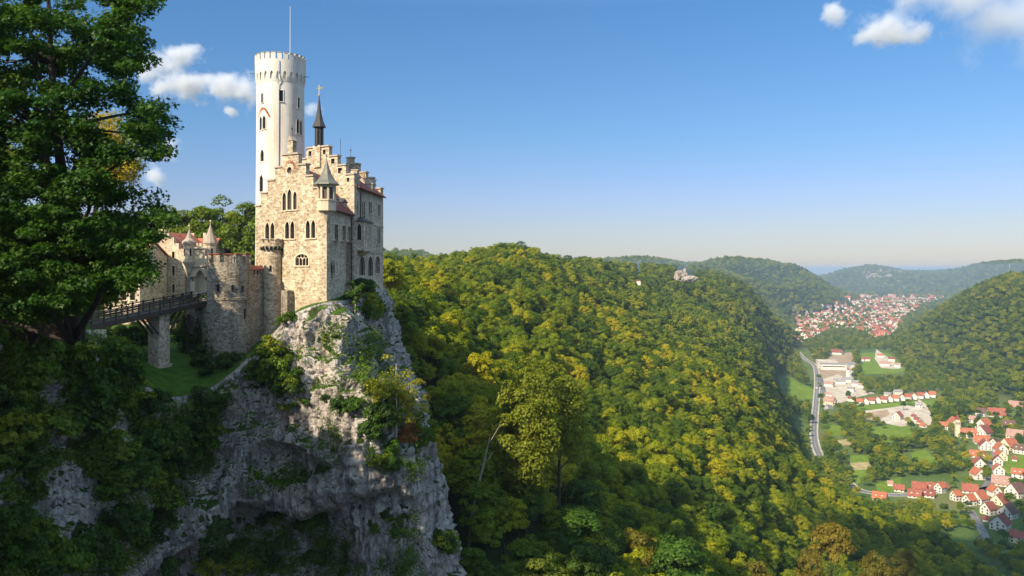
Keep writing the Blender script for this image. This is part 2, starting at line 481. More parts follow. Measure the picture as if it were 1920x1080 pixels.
RBACK = [(1960,-30,2400),(2150,0,2400),(1880,-70,2500),(1800,-150,2700),(1960,-60,4000),(1880,-150,3600),(2150,-30,4000),(1820,-215,4200),(1900,-120,5000)]

def wx(px, Y): return np.stack([np.asarray(px, float) / 300.0, np.log(np.asarray(Y, float)) * 2.0], -1)
cp, cz = [], []
for px, py, Y in SLOPE: cp.append((px, Y)); cz.append((HOR - py) / F * Y - (10.5 if Y < 620 else 12.5 if Y < 1100 else 18))
for px, py, Y in RIGHT: cp.append((px, Y)); cz.append((HOR - py) / F * Y - (10.5 if Y < 620 else 12.5 if Y < 1100 else 18))
for px, Z, Y in GROUND + RBACK: cp.append((px, Y)); cz.append(Z)
for px, py in FLAT: cp.append((px, -FLOOR * F / (py - HOR))); cz.append(-214.0)
cp = np.array(cp, float); cz = np.array(cz, float)
cw = wx(cp[:, 0], cp[:, 1])
EPS2 = 0.02
def kern(a, b):
    d = ((a[:, None, :] - b[None, :, :]) ** 2).sum(-1)
    return -np.sqrt(d + EPS2)
K = kern(cw, cw)
NCP = len(cw)
A_ = np.zeros((NCP + 3, NCP + 3)); A_[:NCP, :NCP] = K + np.eye(NCP) * 0.01
A_[:NCP, NCP] = 1; A_[NCP, :NCP] = 1; A_[:NCP, NCP + 1:] = cw; A_[NCP + 1:, :NCP] = cw.T
sol = np.linalg.solve(A_, np.concatenate([cz, np.zeros(3)]))
def rawz(px, Y):
    q = wx(px, Y)
    out = np.zeros(len(q))
    for i in range(0, len(q), 20000):
        s = slice(i, i + 20000)
        out[s] = kern(q[s], cw) @ sol[:NCP] + sol[NCP] + q[s] @ sol[NCP + 1:]
    return out
def ground_z(X, Y):
    X = np.atleast_1d(np.asarray(X, float)); Y = np.atleast_1d(np.asarray(Y, float))
    Yc = np.clip(Y, 60, 60000)
    px = np.clip(960 + X / Yc * F, -900, 2900)
    z = rawz(px, Yc)
    p3 = np.stack([X * 0.004, Y * 0.004, X * 0], -1)
    amp = np.clip(Yc / 900.0, 0.5, 5.0)
    z = z + fbm(p3, 4, 5) * 4.0 * amp * np.clip((z - FLOOR) / 60.0, 0, 1)
    # far ranges: plateau rim with gullies
    k = 10.0
    d = z - FLOOR
    return FLOOR + np.where(d > 40, d, np.log1p(np.exp(np.clip(d / k, -30, 30))) * k * np.clip((d + 8) / 16.0, 0, 1) ** 1)

def grid_mesh(name, co, nu, nv, mat, smooth=True, flip=False):
    me = bpy.data.meshes.new(name)
    idx = np.arange(nu * nv).reshape(nv, nu)
    q = np.stack([idx[:-1, :-1], idx[:-1, 1:], idx[1:, 1:], idx[1:, :-1]], -1).reshape(-1, 4)
    if flip: q = q[:, ::-1]
    me.vertices.add(nu * nv); me.vertices.foreach_set("co", co.reshape(-1).astype(np.float32))
    me.loops.add(q.size); me.loops.foreach_set("vertex_index", q.reshape(-1).astype(np.int32))
    me.polygons.add(len(q)); me.polygons.foreach_set("loop_start", np.arange(0, q.size, 4, dtype=np.int32))
    me.polygons.foreach_set("loop_total", np.full(len(q), 4, np.int32))
    me.update(calc_edges=True); me.validate()
    if smooth: me.polygons.foreach_set("use_smooth", [True] * len(me.polygons))
    me.materials.append(mat)
    o = bpy.data.objects.new(name, me); C.objects.link(o)
    return o

def m_terrain():
    g = NT("valley_and_hill_ground")
    pos = g.geo().outputs["Position"]
    sep = g.n("SeparateXYZ", i_0=pos)
    nz = g.noise(pos, 0.02, 6, 0.6)
    fine = g.noise(pos, 0.35, 5, 0.65)
    forest = g.ramp(nz, [(0.3, (0.020, 0.034, 0.010)), (0.7, (0.045, 0.065, 0.018))])
    grass = g.ramp(g.noise(pos, 0.011, 5, 0.6), [(0.3, (0.055, 0.10, 0.022)), (0.5, (0.10, 0.14, 0.035)), (0.75, (0.17, 0.15, 0.06))])
    lowf = g.ramp(g.math('ADD', g.math('MULTIPLY', g.math('ADD', sep.outputs[2], 200.0), 0.05), g.math('MULTIPLY', nz, 0.6)), [(0.3, 1.0), (0.75, 0.0)])
    c = g.mix(lowf, forest, grass)
    c = g.mix(1.0, c, g.ramp(fine, [(0.25, 0.6), (0.75, 1.3)]), 'MULTIPLY')
    return g.done(c, 1.0, g.bump(fine, 0.6, 1.0), 0.05)

NU, NV = 300, 300
pxs = np.linspace(-700, 2620, NU)
ys = np.exp(np.linspace(math.log(62), math.log(27000), NV))
PX, YY = np.meshgrid(pxs, ys)
TX = (PX - 960) / F * YY
TZ = ground_z(TX.ravel(), YY.ravel())
tco = np.stack([TX.ravel(), YY.ravel(), TZ], -1)
ground = grid_mesh("ground", tco, NU, NV, m_terrain())
tag(ground, "forested ridge, hillsides and flat green valley floor", None, None, "structure")

# ------------------------------------------------------------------ castle rock and ravine cliffs
COLS = [  # each column: four to five points from the rim to below the picture (px, py, distance)
 [(-420,600,50),(-420,800,49),(-400,1000,47),(-400,1350,45)],
 [(-150,603,58),(-150,800,56),(-150,1000,54),(-150,1350,52)],
 [(0,602,66),(0,770,64),(0,950,60),(0,1350,56)],
 [(60,606,70),(62,770,68),(65,930,66),(66,1350,62)],
 [(110,612,75),(112,760,73),(118,930,70),(116,1350,66)],
 [(190,628,84),(192,780,82),(195,950,78),(190,1350,74)],
 [(240,700,93),(240,820,91),(240,980,87),(236,1350,83)],
 [(300,742,97),(292,860,97),(290,1000,94),(286,1350,90)],
 [(375,735,100.5),(372,850,101),(355,1000,97),(350,1350,94)],
 [(430,702,104.5),(440,820,103),(450,960,100),(450,1350,98)],
 [(490,648,107),(500,780,105),(520,930,102),(520,1350,101)],
 [(550,590,107.8),(562,730,105),(590,900,102),(590,1350,101)],
 [(612,566,108.6),(638,720,104),(680,880,101),(690,1350,100)],
 [(650,562,113),(680,700,108.5),(750,850,103.5),(780,1350,101)],
 [(684,548,125),(715,680,117),(785,850,107),(845,1350,104)],
 [(712,532,142),(738,665,130),(812,890,113),(885,1350,110)],
 [(716,529,152),(742,665,142),(812,890,126),(890,1350,122)],
 [(712,527,166),(735,640,160),(800,860,152),(880,1350,150)],
]
def crom(p, t):
    """Catmull-Rom through rows of p (n, k) at t in [0, n-1]"""
    n = len(p); t = np.clip(t, 0, n - 1 - 1e-9); i = np.floor(t).astype(int); f = (t - i)[:, None]
    a = p[np.clip(i - 1, 0, n - 1)]; b = p[i]; c = p[np.clip(i + 1, 0, n - 1)]; d = p[np.clip(i + 2, 0, n - 1)]
    return 0.5 * ((2 * b) + (c - a) * f + (2 * a - 5 * b + 4 * c - d) * f ** 2 + (3 * b - a - 3 * c + d) * f ** 3)
CP3 = np.array([[tuple(P(*q)) for q in col] for col in COLS])       # (ncol, 4, 3)
CU, CV = 620, 260
vt = np.linspace(0, 3, CV)
tmp = np.stack([crom(CP3[i], vt) for i in range(len(COLS))], 0)     # (ncol, CV, 3)
ut = np.linspace(0, len(COLS) - 1, CU)
face = np.stack([crom(tmp[:, j, :], ut) for j in range(CV)], 0)     # (CV, CU, 3)
# outward normal
du = np.gradient(face, axis=1); dv = np.gradient(face, axis=0)
nr = np.cross(dv, du); nr /= np.linalg.norm(nr, axis=2, keepdims=True) + 1e-9
flipm = (nr[..., 1] > 0) & (np.arange(CU)[None, :] < CU * 0.8)
if flipm.mean() > 0.4: nr = -nr
fp = face.reshape(-1, 3)
PXg = 960 + F * face[..., 0] / face[..., 1]
PYg = HOR - F * face[..., 2] / face[..., 1]
rim = np.clip(vt / 0.45, 0, 1)[:, None]
rim = rim * rim * (3 - 2 * rim)
d1 = fbm(fp * [0.11, 0.11, 0.055], 4, 1).reshape(CV, CU) * 3.0
d2 = fbm(fp * [0.32, 0.32, 0.14] + 7, 4, 9, True).reshape(CV, CU) * 1.5
d3 = fbm(fp * [1.1, 1.1, 0.6] + 3, 4, 21, True).reshape(CV, CU) * 0.75 + fbm(fp * [2.6, 2.6, 1.5] + 13, 3, 25, True).reshape(CV, CU) * 0.28
# horizontal ledges
led = fbm(fp * [0.05, 0.05, 0.55] + 31, 3, 40).reshape(CV, CU) * 0.8
disp = d1 + d2 + d3 + led
# overhang: below a stepped line the rock falls back
OX = np.array([200, 250, 330, 400, 445, 500, 560, 640, 700, 740, 775, 800, 830])
OY = np.array([1085, 1072, 1030, 990, 938, 948, 968, 938, 915, 910, 928, 955, 990])
wob = fbm(fp * [0.25, 0.25, 0.25] + 5, 3, 60).reshape(CV, CU) * 16
lineY = np.interp(PXg, OX, OY, left=1400, right=1400) + wob
ov = np.clip((PYg - lineY) / 18.0, 0, 1) * np.clip((PYg - lineY + 0) / 18.0, 0, 1)
fade = np.clip((PXg - 205) / 60, 0, 1) * np.clip((820 - PXg) / 60, 0, 1)
back = 4.2 * np.clip(1 - (PXg - 600) / 320, 0.45, 1)
lip = np.exp(-((PYg - lineY + 24) / 24.0) ** 2) * 1.1 * fade
disp = disp + lip - ov * fade * back * np.clip(1.2 - (PYg - lineY) / 330, 0.35, 1)
# alcove with a yellowish back
alc = np.clip(1.0 - ((PXg - 530) / 72) ** 2 - ((PYg - 868) / 38) ** 2, 0, 1) ** 0.5
disp = disp - alc * 2.2
lip2 = np.exp(-((PYg - 820 - np.abs(PXg - 540) * 0.35) / 14.0) ** 2) * np.clip(1 - np.abs(PXg - 540) / 110, 0, 1)
disp = disp + lip2 * 1.2
face = face + nr * (disp * rim)[..., None]
# the plateau behind the rim
def cap_z(px):
    return np.interp(px, [-420, 0, 110, 190, 240, 300, 375, 430, 500, 720], [-3.0, -3.6, -4.3, -5.0, -9.2, -9.4, -9.4, -5.5, -4.2, -4.2])
rows = []
top = face[0]
for k, (dd, w) in enumerate([(70, 1.0), (45, 0.95), (30, 0.85), (20, 0.66), (12, 0.42), (7, 0.24), (3.5, 0.1), (1.5, 0.03), (0.5, 0.01)]):
    r = top.copy()
    pxt = 960 + F * top[:, 0] / top[:, 1]
    bx = np.clip((np.arange(CU) / CU - 0.62) / 0.3, 0, 1)          # right flank: the cap runs to the left instead of away
    Yn = top[:, 1] + dd * (1 - bx * 0.9)
    open_ = np.clip((pxt - 120) / 70, 0, 1) * np.clip((300 - pxt) / 50, 0, 1)     # the saddle widens behind the rim
    pxn = pxt - 62 * open_ * np.clip(dd / 14, 0, 1)
    ray = np.clip((470 - pxt) / 60, 0, 1)
    r[:, 0] = ((pxn - 960) / F * Yn) * ray + (top[:, 0] - dd * 0.75 * bx - dd * 0.1) * (1 - ray)
    r[:, 1] = Yn
    tz = cap_z(pxt)
    nzv = fbm(np.stack([r[:, 0] * .12, r[:, 1] * .12, r[:, 0] * 0], -1), 3, 77) * 0.5 * w
    r[:, 2] = top[:, 2] * (1 - w) + tz * w + nzv
    if k == 0: r[:, 2] -= 3
    rows.append(r)
full = np.concatenate([np.array(rows), face], 0)

def m_rock():
    g = NT("limestone_cliff")
    geo = g.geo(); pos = geo.outputs["Position"]
    sep = g.n("SeparateXYZ", i_0=geo.outputs["Normal"])
    base = g.ramp(g.noise(g.map(pos, (0.16, 0.16, 0.10)), 1.0, 7, 0.62), [(0.25, (0.36, 0.31, 0.26)), (0.42, (0.56, 0.495, 0.425)), (0.58, (0.69, 0.62, 0.54)), (0.8, (0.82, 0.75, 0.66))])
    # rain streaks run down the face
    st = g.noise(g.map(pos, (0.75, 0.75, 0.055)), 1.0, 6, 0.65, 0.3)
    c = g.mix(g.ramp(st, [(0.50, 0.0), (0.60, 0.85)]), base, (0.25, 0.225, 0.205))
    st2 = g.noise(g.map(pos, (1.1, 1.1, 0.07), (9, 3, 5)), 1.0, 6, 0.65, 0.3)
    c = g.mix(g.ramp(st2, [(0.58, 0.0), (0.66, 0.85)]), c, (0.80, 0.755, 0.71))
    och = g.noise(g.map(pos, (0.1, 0.1, 0.16), (4, 0, 2)), 1.0, 6, 0.6)
    c = g.mix(g.ramp(och, [(0.56, 0.0), (0.72, 0.65)]), c, (0.42, 0.31, 0.18))
    vor = g.n("TexVoronoi", i_Vector=g.map(pos, (0.5, 0.5, 0.3)), i_Scale=1.0, feature='DISTANCE_TO_EDGE')
    crack = g.ramp(vor.outputs[0], [(0.0, 0.35), (0.05, 1.0)])
    c = g.mix(0.75, c, g.mix(1.0, c, crack, 'MULTIPLY'))
    fine = g.noise(pos, 2.2, 8, 0.7)
    c = g.mix(1.0, c, g.ramp(fine, [(0.25, 0.55), (0.5, 0.95), (0.75, 1.3)]), 'MULTIPLY')
    # moss and grass on ledges
    ledge = g.math('ADD', sep.outputs[2], g.math('MULTIPLY', g.math('SUBTRACT', g.noise(pos, 0.5, 6, 0.65), 0.5), 1.5))
    mossf = g.ramp(ledge, [(0.55, 0.0), (0.75, 1.0)])
    moss = g.ramp(g.noise(pos, 1.4, 5), [(0.3, (0.022, 0.032, 0.01)), (0.6, (0.055, 0.07, 0.018)), (0.8, (0.10, 0.075, 0.03))])
    c = g.mix(mossf, c, moss)
    flat = g.ramp(sep.outputs[2], [(0.72, 0.0), (0.9, 1.0)])
    grass = g.ramp(g.noise(pos, 0.8, 5), [(0.3, (0.05, 0.11, 0.012)), (0.7, (0.10, 0.20, 0.02))])
    c = g.mix(flat, c, grass)
    h = g.math('ADD', g.math('MULTIPLY', g.noise(pos, 1.1, 9, 0.68), 1.6), g.math('MULTIPLY', crack, 0.25))
    return g.done(c, 0.95, g.bump(h, 1.0, 0.8), 0.1)
cliff = grid_mesh("cliff", full.reshape(-1, 3), CU, CV + len(rows), m_rock(), smooth=False)
tag(cliff, "grey limestone cliff with a grassy saddle and the castle's rock", None, None, "structure")

def bvh_of(o):
    me = o.data
    v = np.empty(len(me.vertices) * 3); me.vertices.foreach_get("co", v)
    return BVHTree.FromPolygons([tuple(x) for x in v.reshape(-1, 3)], [tuple(p.vertices) for p in me.polygons])
BVH_G = bvh_of(ground); BVH_C = bvh_of(cliff)
def hit(px, py, only=None):
    d = Vector(((px - 960) / F, 1, (HOR - py) / F)).normalized()
    best = None
    for b in ((BVH_G, BVH_C) if only is None else (only,)):
        l, n, i, t = b.ray_cast(Vector((0, 0, 0)), d)
        if l is not None and (best is None or t < best[2]): best = (l, n, t)
    return best
# ------------------------------------------------------------------ foliage meshes
def leaf_mesh(name, cen, nrm, size, rng, mat, kind='quad', up_bias=0.0, jit=0.7, sizevar=0.35):
    """one small face per leaf; cen (n,3), nrm (n,3) preferred facing"""
    n = len(cen)
    d = nrm + rng.normal(size=(n, 3)) * jit
    d /= np.linalg.norm(d, axis=1, keepdims=True) + 1e-9
    t = np.cross(d, rng.normal(size=(n, 3))); t /= np.linalg.norm(t, axis=1, keepdims=True) + 1e-9
    b = np.cross(d, t)
    s = size * (1 + (rng.random(n) - 0.5) * 2 * sizevar)
    if kind == 'quad':
        pat = np.array([(-0.5, 0, 0), (0.0, -0.36, 0.06), (0.55, 0, -0.05), (0.0, 0.36, 0.06)])
    elif kind == 'spray':   # a small lobed cluster, one face
        pat = np.array([(-0.5, 0, 0), (-0.16, -0.2, .04), (-0.1, -0.5, 0), (0.14, -0.2, .06), (0.55, -0.12, -.06), (0.3, 0.08, .05), (0.22, 0.48, 0), (-0.1, 0.18, .05)])
    else:                   # maple leaf
        pat = np.array([(-0.5, 0, 0), (-0.12, -0.22, 0.03), (-0.02, -0.52, 0), (0.13, -0.2, 0.03), (0.55, 0, -0.06), (0.13, 0.2, 0.03), (-0.02, 0.52, 0), (-0.12, 0.22, 0.03)])
    k = len(pat)
    v = cen[:, None, :] + s[:, None, None] * (pat[None, :, 0, None] * t[:, None, :] + pat[None, :, 1, None] * b[:, None, :] + pat[None, :, 2, None] * d[:, None, :])
    me = bpy.data.meshes.new(name)
    me.vertices.add(n * k); me.vertices.foreach_set("co", v.reshape(-1).astype(np.float32))
    me.loops.add(n * k); me.loops.foreach_set("vertex_index", np.arange(n * k, dtype=np.int32))
    me.polygons.add(n); me.polygons.foreach_set("loop_start", np.arange(0, n * k, k, dtype=np.int32))
    me.polygons.foreach_set("loop_total", np.full(n, k, np.int32))
    me.update(calc_edges=True)
    me.materials.append(mat)
    return me

def crown_points(rng, rad, h, z0, nb, npb, br=(0.26, 0.42), flat=0.75, low=-0.5):
    """points on many small lumps arranged over an uneven crown"""
    cs = []; ns = []
    lob = rng.random(3) * 6.28
    for k in range(nb):
        while True:
            d = rng.normal(size=3); d /= np.linalg.norm(d)
            if d[2] > low: break
        az = math.atan2(d[1], d[0])
        w = 0.80 + 0.16 * math.sin(2 * az + lob[0]) + 0.12 * math.sin(3 * az + lob[1]) + max(-0.12, min(0.1, rng.normal() * 0.07))
        q = 1.0 if rng.random() < 0.75 else rng.random() * 0.75
        c = d * w * q * np.array([rad, rad, h / 2]) + np.array([0, 0, z0 + h / 2])
        r = rad * rng.uniform(*br)
        m = int(npb * (r / (rad * 0.34)) ** 2)
        e = rng.normal(size=(m, 3)); e /= np.linalg.norm(e, axis=1, keepdims=True)
        e[:, 2] = np.where(e[:, 2] < -0.35, -e[:, 2], e[:, 2])
        rr = r * (0.72 + 0.36 * rng.random(m))
        cs.append(c + e * rr[:, None] * np.array([1, 1, flat])); ns.append(e + np.array([0, 0, 0.35]) + d * 0.4)
    return np.concatenate(cs), np.concatenate(ns)

FOREST = [(0.0, (0.05, 0.095, 0.008)), (0.3, (0.11, 0.165, 0.008)), (0.58, (0.19, 0.23, 0.008)), (0.85, (0.29, 0.295, 0.008)), (1.0, (0.40, 0.345, 0.010))]
FARF = [(0.0, (0.05, 0.09, 0.010)), (0.35, (0.095, 0.145, 0.012)), (0.7, (0.165, 0.205, 0.012)), (1.0, (0.26, 0.255, 0.012))]
M['forest'] = m_leaf("broadleaf_foliage", FOREST, 0.38, hue_by_pos=0.1, perleaf=0.35)
M['farforest'] = m_leaf("distant_foliage", FARF, 0.35, hue_by_pos=0.1, perleaf=0.3)
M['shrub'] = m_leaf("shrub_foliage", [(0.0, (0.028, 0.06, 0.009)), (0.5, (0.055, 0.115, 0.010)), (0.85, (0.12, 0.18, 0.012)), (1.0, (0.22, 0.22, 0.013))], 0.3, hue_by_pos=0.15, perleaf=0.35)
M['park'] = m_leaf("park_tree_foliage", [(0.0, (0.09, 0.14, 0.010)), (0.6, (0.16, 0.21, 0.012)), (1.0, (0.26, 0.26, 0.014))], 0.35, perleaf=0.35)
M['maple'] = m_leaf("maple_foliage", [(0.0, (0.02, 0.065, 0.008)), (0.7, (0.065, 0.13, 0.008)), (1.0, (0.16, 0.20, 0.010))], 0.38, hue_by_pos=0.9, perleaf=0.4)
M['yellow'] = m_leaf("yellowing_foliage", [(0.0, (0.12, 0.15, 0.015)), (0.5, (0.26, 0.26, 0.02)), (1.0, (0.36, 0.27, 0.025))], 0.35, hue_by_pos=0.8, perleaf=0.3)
M['rust'] = m_leaf("rusty_foliage", [(0.0, (0.16, 0.07, 0.02)), (1.0, (0.30, 0.12, 0.03))], 0.3, hue_by_pos=0.8, perleaf=0.4)
M['amber'] = m_leaf("amber_foliage", [(0.0, (0.11, 0.10, 0.010)), (1.0, (0.20, 0.145, 0.012))], 0.3, hue_by_pos=0.5, perleaf=0.4)

def trunk_mesh(name, h, r, rng, mat, limbs=5, lean=0.05, reach=2.6):
    b = MB()
    top = Vector((rng.normal() * lean * h, rng.normal() * lean * h, h))
    pts = [Vector((0, 0, -0.6)), Vector((0, 0, 0.3)), top * 0.35 + Vector((0.1, 0, 0)), top * 0.7, top]
    b.tube(pts, [r * 1.5, r, r * 0.8, r * 0.5, r * 0.2], 7)
    for k in range(limbs):
        t = 0.45 + 0.5 * k / limbs
        a = rng.random() * 6.28
        p = top * t
        e = p + Vector((math.cos(a) * reach, math.sin(a) * reach, reach * 0.7))
        b.tube([p, (p + e) / 2 + Vector((0, 0, -0.15)), e], [r * 0.4, r * 0.25, r * 0.08], 5)
    o = b.build(name, mat, smooth=True)
    me = o.data
    bpy.data.objects.remove(o)
    return me

rng = np.random.default_rng(7)
HI, LO = [], []
for k in range(6):
    rad, h = rng.uniform(3.7, 4.6), rng.uniform(8.5, 11)
    c, n = crown_points(rng, rad, h, 14 - h + 0.6, 66, 165, (0.2, 0.36))
    HI.append(leaf_mesh("broadleaf_crown", c, n, 0.42, rng, M['forest'], 'spray', jit=0.42))
for k in range(5):
    rad, h = rng.uniform(3.9, 4.8), rng.uniform(8.5, 11)
    c, n = crown_points(rng, rad, h, 14 - h + 0.6, 38, 40, (0.24, 0.4))
    LO.append(leaf_mesh("distant_crown", c, n, 0.95, rng, M['farforest'], 'spray', jit=0.4))
TRUNKS = [trunk_mesh("forest_trunk", 10.5, 0.24, rng, M['bark']) for k in range(3)]

# ------------------------------------------------------------------ where the woods stand
T_FIELD = [  # openings on the valley floor, as seen in the photograph (px, py)
 [(1493,652),(1512,652),(1540,700),(1545,850),(1515,855),(1520,720)],                       # main road
 [(1445,695),(1470,700),(1500,720),(1528,730),(1525,748),(1498,748),(1465,735),(1448,722)],  # meadow left of the road
 [(1532,690),(1562,660),(1600,655),(1600,700),(1590,740),(1540,745)],                        # factory yard
 [(1540,710),(1572,700),(1625,735),(1610,742),(1575,756),(1545,770)],                       # works yard
 [(1545,750),(1565,758),(1570,775),(1550,772)],
 [(1612,655),(1665,655),(1700,695),(1680,702),(1612,702)],
 [(1600,742),(1765,736),(1770,750),(1735,762),(1735,800),(1690,802),(1640,796),(1612,782),(1600,760)],
 [(1716,742),(1750,780),(1750,805),(1712,802)],
 [(1636,800),(1700,795),(1715,812),(1670,832),(1636,826)],
 [(1546,790),(1582,800),(1575,815),(1552,815)],
 [(1570,820),(1598,818),(1598,840),(1570,840)],
 [(1590,853),(1634,853),(1632,880),(1612,908),(1598,900)],
 [(1640,908),(1690,896),(1785,890),(1785,940),(1750,938),(1600,926)],
 [(1705,845),(1735,842),(1750,858),(1745,870),(1712,865)],[(1688,852),(1712,850),(1712,872),(1688,872)],
 [(1862,845),(1925,850),(1925,890),(1890,890),(1862,880)],
 [(1750,940),(1790,916),(1800,850),(1770,800),(1786,782),(1850,772),(1935,790),(1935,1010),(1880,1020),(1850,1000),(1830,960)],
 [(1835,770),(1935,762),(1935,785),(1845,790)],
 [(1868,742),(1900,742),(1888,760),(1866,760)],
]
TOWN = [[(1470,590),(1500,597),(1560,575),(1620,560),(1650,563),(1660,590),(1690,610),(1670,634),(1640,638),(1610,622),(1560,612),(1540,632),(1505,645),(1485,645),(1490,605)],
        [(1605,556),(1650,553),(1790,557),(1745,570),(1700,592),(1690,612),(1660,600),(1640,575)]]
KEEP_OUT_SLOPE = [[(1264,508),(1285,503),(1308,520),(1304,532),(1265,527)],[(1190,500),(1204,500),(1204,514),(1190,514)]]      # rock outcrop
def scatter(y0, y1, sp, pxlo, pxhi, seed):
    r = np.random.default_rng(seed)
    X0, X1 = (pxlo - 960) / F * y1, (pxhi - 960) / F * y1
    gx, gy = np.meshgrid(np.arange(X0, X1, sp), np.arange(y0, y1, sp))
    x = gx.ravel() + r.uniform(-0.45, 0.45, gx.size) * sp
    y = gy.ravel() + r.uniform(-0.45, 0.45, gx.size) * sp
    px = 960 + F * x / y
    ok = (px > pxlo) & (px < pxhi) & (y >= y0) & (y < y1)
    x, y = x[ok], y[ok]
    return x, y, ground_z(x, y)

def wooded(x, y, z, H):
    px = 960 + F * x / y
    pb = HOR - F * z / y
    pt = HOR - F * (z + H) / y
    ok = np.ones(len(x), bool)
    low = z < FLOOR + 12
    for poly in T_FIELD:
        for f in (0.0, 0.25, 0.5, 0.8):
            ok &= ~(inpoly(px, pb * (1 - f) + pt * f, poly) & (low | (poly is T_FIELD[0]) | (poly is T_FIELD[1])))
    dens = fbm(np.stack([x * .006, y * .006, x * 0], -1), 3, 14)
    for poly in TOWN:
        ok &= ~(inpoly(px, pb, poly) & (np.sin(x * 12.9898 + y * 78.233) < 0.80))
    for poly in KEEP_OUT_SLOPE:
        ok &= ~(inpoly(px, pb * 0.5 + pt * 0.5, poly) | inpoly(px, pt, poly) | inpoly(px, pb, poly))
    # gaps between the trees of the flat valley
    ok &= ~(low & (dens > 0.36) & (y < 5000))
    # room for the castle and the gorge
    ok &= ~((y < 170) & (px < 715 + (170 - y) * 3.0))
    ok &= ~((px < 725) & (y < 330))
    return ok

def visible(x, y, z, H, dist=14.0):
    out = np.zeros(len(x), bool)
    for i in range(len(x)):
        for f in (1.15, 0.5):
            q = Vector((x[i], y[i], z[i] + H * f))
            L = q.length
            l, n, k, t = BVH_G.ray_cast(Vector((0, 0, 0)), q / L, L - dist)
            if l is None: out[i] = True; break
    return out

def inframe(x, y, z, H, mx=140, my=160):
    px = 960 + F * x / y; pt = HOR - F * (z + H) / y
    return (px > -mx) & (px < 1920 + mx) & (pt < 1080 + my)

sets = []
for (y0, y1, sp, sc, lo, hi, seed) in [(112, 330, 5.5, 0.76, 690, 2060, 1), (330, 620, 6.1, 0.78, 640, 2040, 2), (620, 1100, 7.0, 0.83, 700, 2040, 3),
                                      (1100, 2600, 9.6, 0.98, 700, 2000, 4), (2600, 5200, 19, 1.55, 680, 1980, 5), (5200, 9500, 34, 2.4, 680, 1980, 6)]:
    x, y, z = scatter(y0, y1, sp, lo, hi, seed)
    H = 14 * sc
    k = wooded(x, y, z, H) & inframe(x, y, z, H)
    x, y, z = x[k], y[k], z[k]
    k = visible(x, y, z, H, 14 * sc)
    r = np.random.default_rng(seed + 50)
    n = int(k.sum())
    s = sc * np.clip(r.normal(0.98, 0.2, n), 0.6, 1.4)
    lowmul = np.where(z[k] < FLOOR + 12, r.uniform(0.55, 0.95, n), 1.0)
    sets.append(dict(x=x[k], y=y[k], z=z[k], s=s * lowmul, far=y0 >= 620))
    print("trees", y0, n)

def forest_stuff(name, x, y, z, s, protos, label, seed):
    r = np.random.default_rng(seed)
    n = len(x)
    me = bpy.data.meshes.new(name)
    me.vertices.add(n)
    me.vertices.foreach_set("co", np.stack([x, y, z - 0.4], -1).astype(np.float32).ravel())
    a = me.attributes.new("tree_scale", 'FLOAT_VECTOR', 'POINT')
    sv = np.stack([s * r.uniform(0.9, 1.15, n), s * r.uniform(0.9, 1.15, n), s * r.uniform(0.85, 1.12, n)], -1)
    a.data.foreach_set("vector", sv.astype(np.float32).ravel())
    a = me.attributes.new("tree_turn", 'FLOAT_VECTOR', 'POINT')
    rv = np.stack([r.normal(0, 0.05, n), r.normal(0, 0.05, n), r.uniform(0, 6.28, n)], -1)
    a.data.foreach_set("vector", rv.astype(np.float32).ravel())
    a = me.attributes.new("tree_kind", 'INT', 'POINT')
    a.data.foreach_set("value", r.integers(0, len(protos), n).astype(np.int32))
    o = bpy.data.objects.new(name, me); C.objects.link(o)
    ng = bpy.data.node_groups.new(name + "_growth", 'GeometryNodeTree')
    ng.interface.new_socket("Geometry", in_out='INPUT', socket_type='NodeSocketGeometry')
    ng.interface.new_socket("Geometry", in_out='OUTPUT', socket_type='NodeSocketGeometry')
    gi = ng.nodes.new("NodeGroupInput"); go = ng.nodes.new("NodeGroupOutput")
    ins = ng.nodes.new("GeometryNodeInstanceOnPoints")
    ins.inputs["Pick Instance"].default_value = True
    jn = ng.nodes.new("GeometryNodeJoinGeometry")
    for p in protos:
        oi = ng.nodes.new("GeometryNodeObjectInfo"); oi.transform_space = 'ORIGINAL'
        oi.inputs["Object"].default_value = p
        oi.inputs["As Instance"].default_value = True
        ng.links.new(oi.outputs["Geometry"], jn.inputs[0])
    def attr(nm, t):
        nd = ng.nodes.new("GeometryNodeInputNamedAttribute"); nd.data_type = t
        nd.inputs["Name"].default_value = nm
        return [q for q in nd.outputs if q.enabled and q.name == "Attribute"][0]
    ng.links.new(gi.outputs[0], ins.inputs["Points"])
    ng.links.new(jn.outputs[0], ins.inputs["Instance"])
    ng.links.new(attr("tree_kind", 'INT'), ins.inputs["Instance Index"])
    ng.links.new(attr("tree_turn", 'FLOAT_VECTOR'), ins.inputs["Rotation"])
    ng.links.new(attr("tree_scale", 'FLOAT_VECTOR'), ins.inputs["Scale"])
    ng.links.new(ins.outputs[0], go.inputs[0])
    md = o.modifiers.new("growth", 'NODES'); md.node_group = ng
    return tag(o, label, None, None, "stuff")

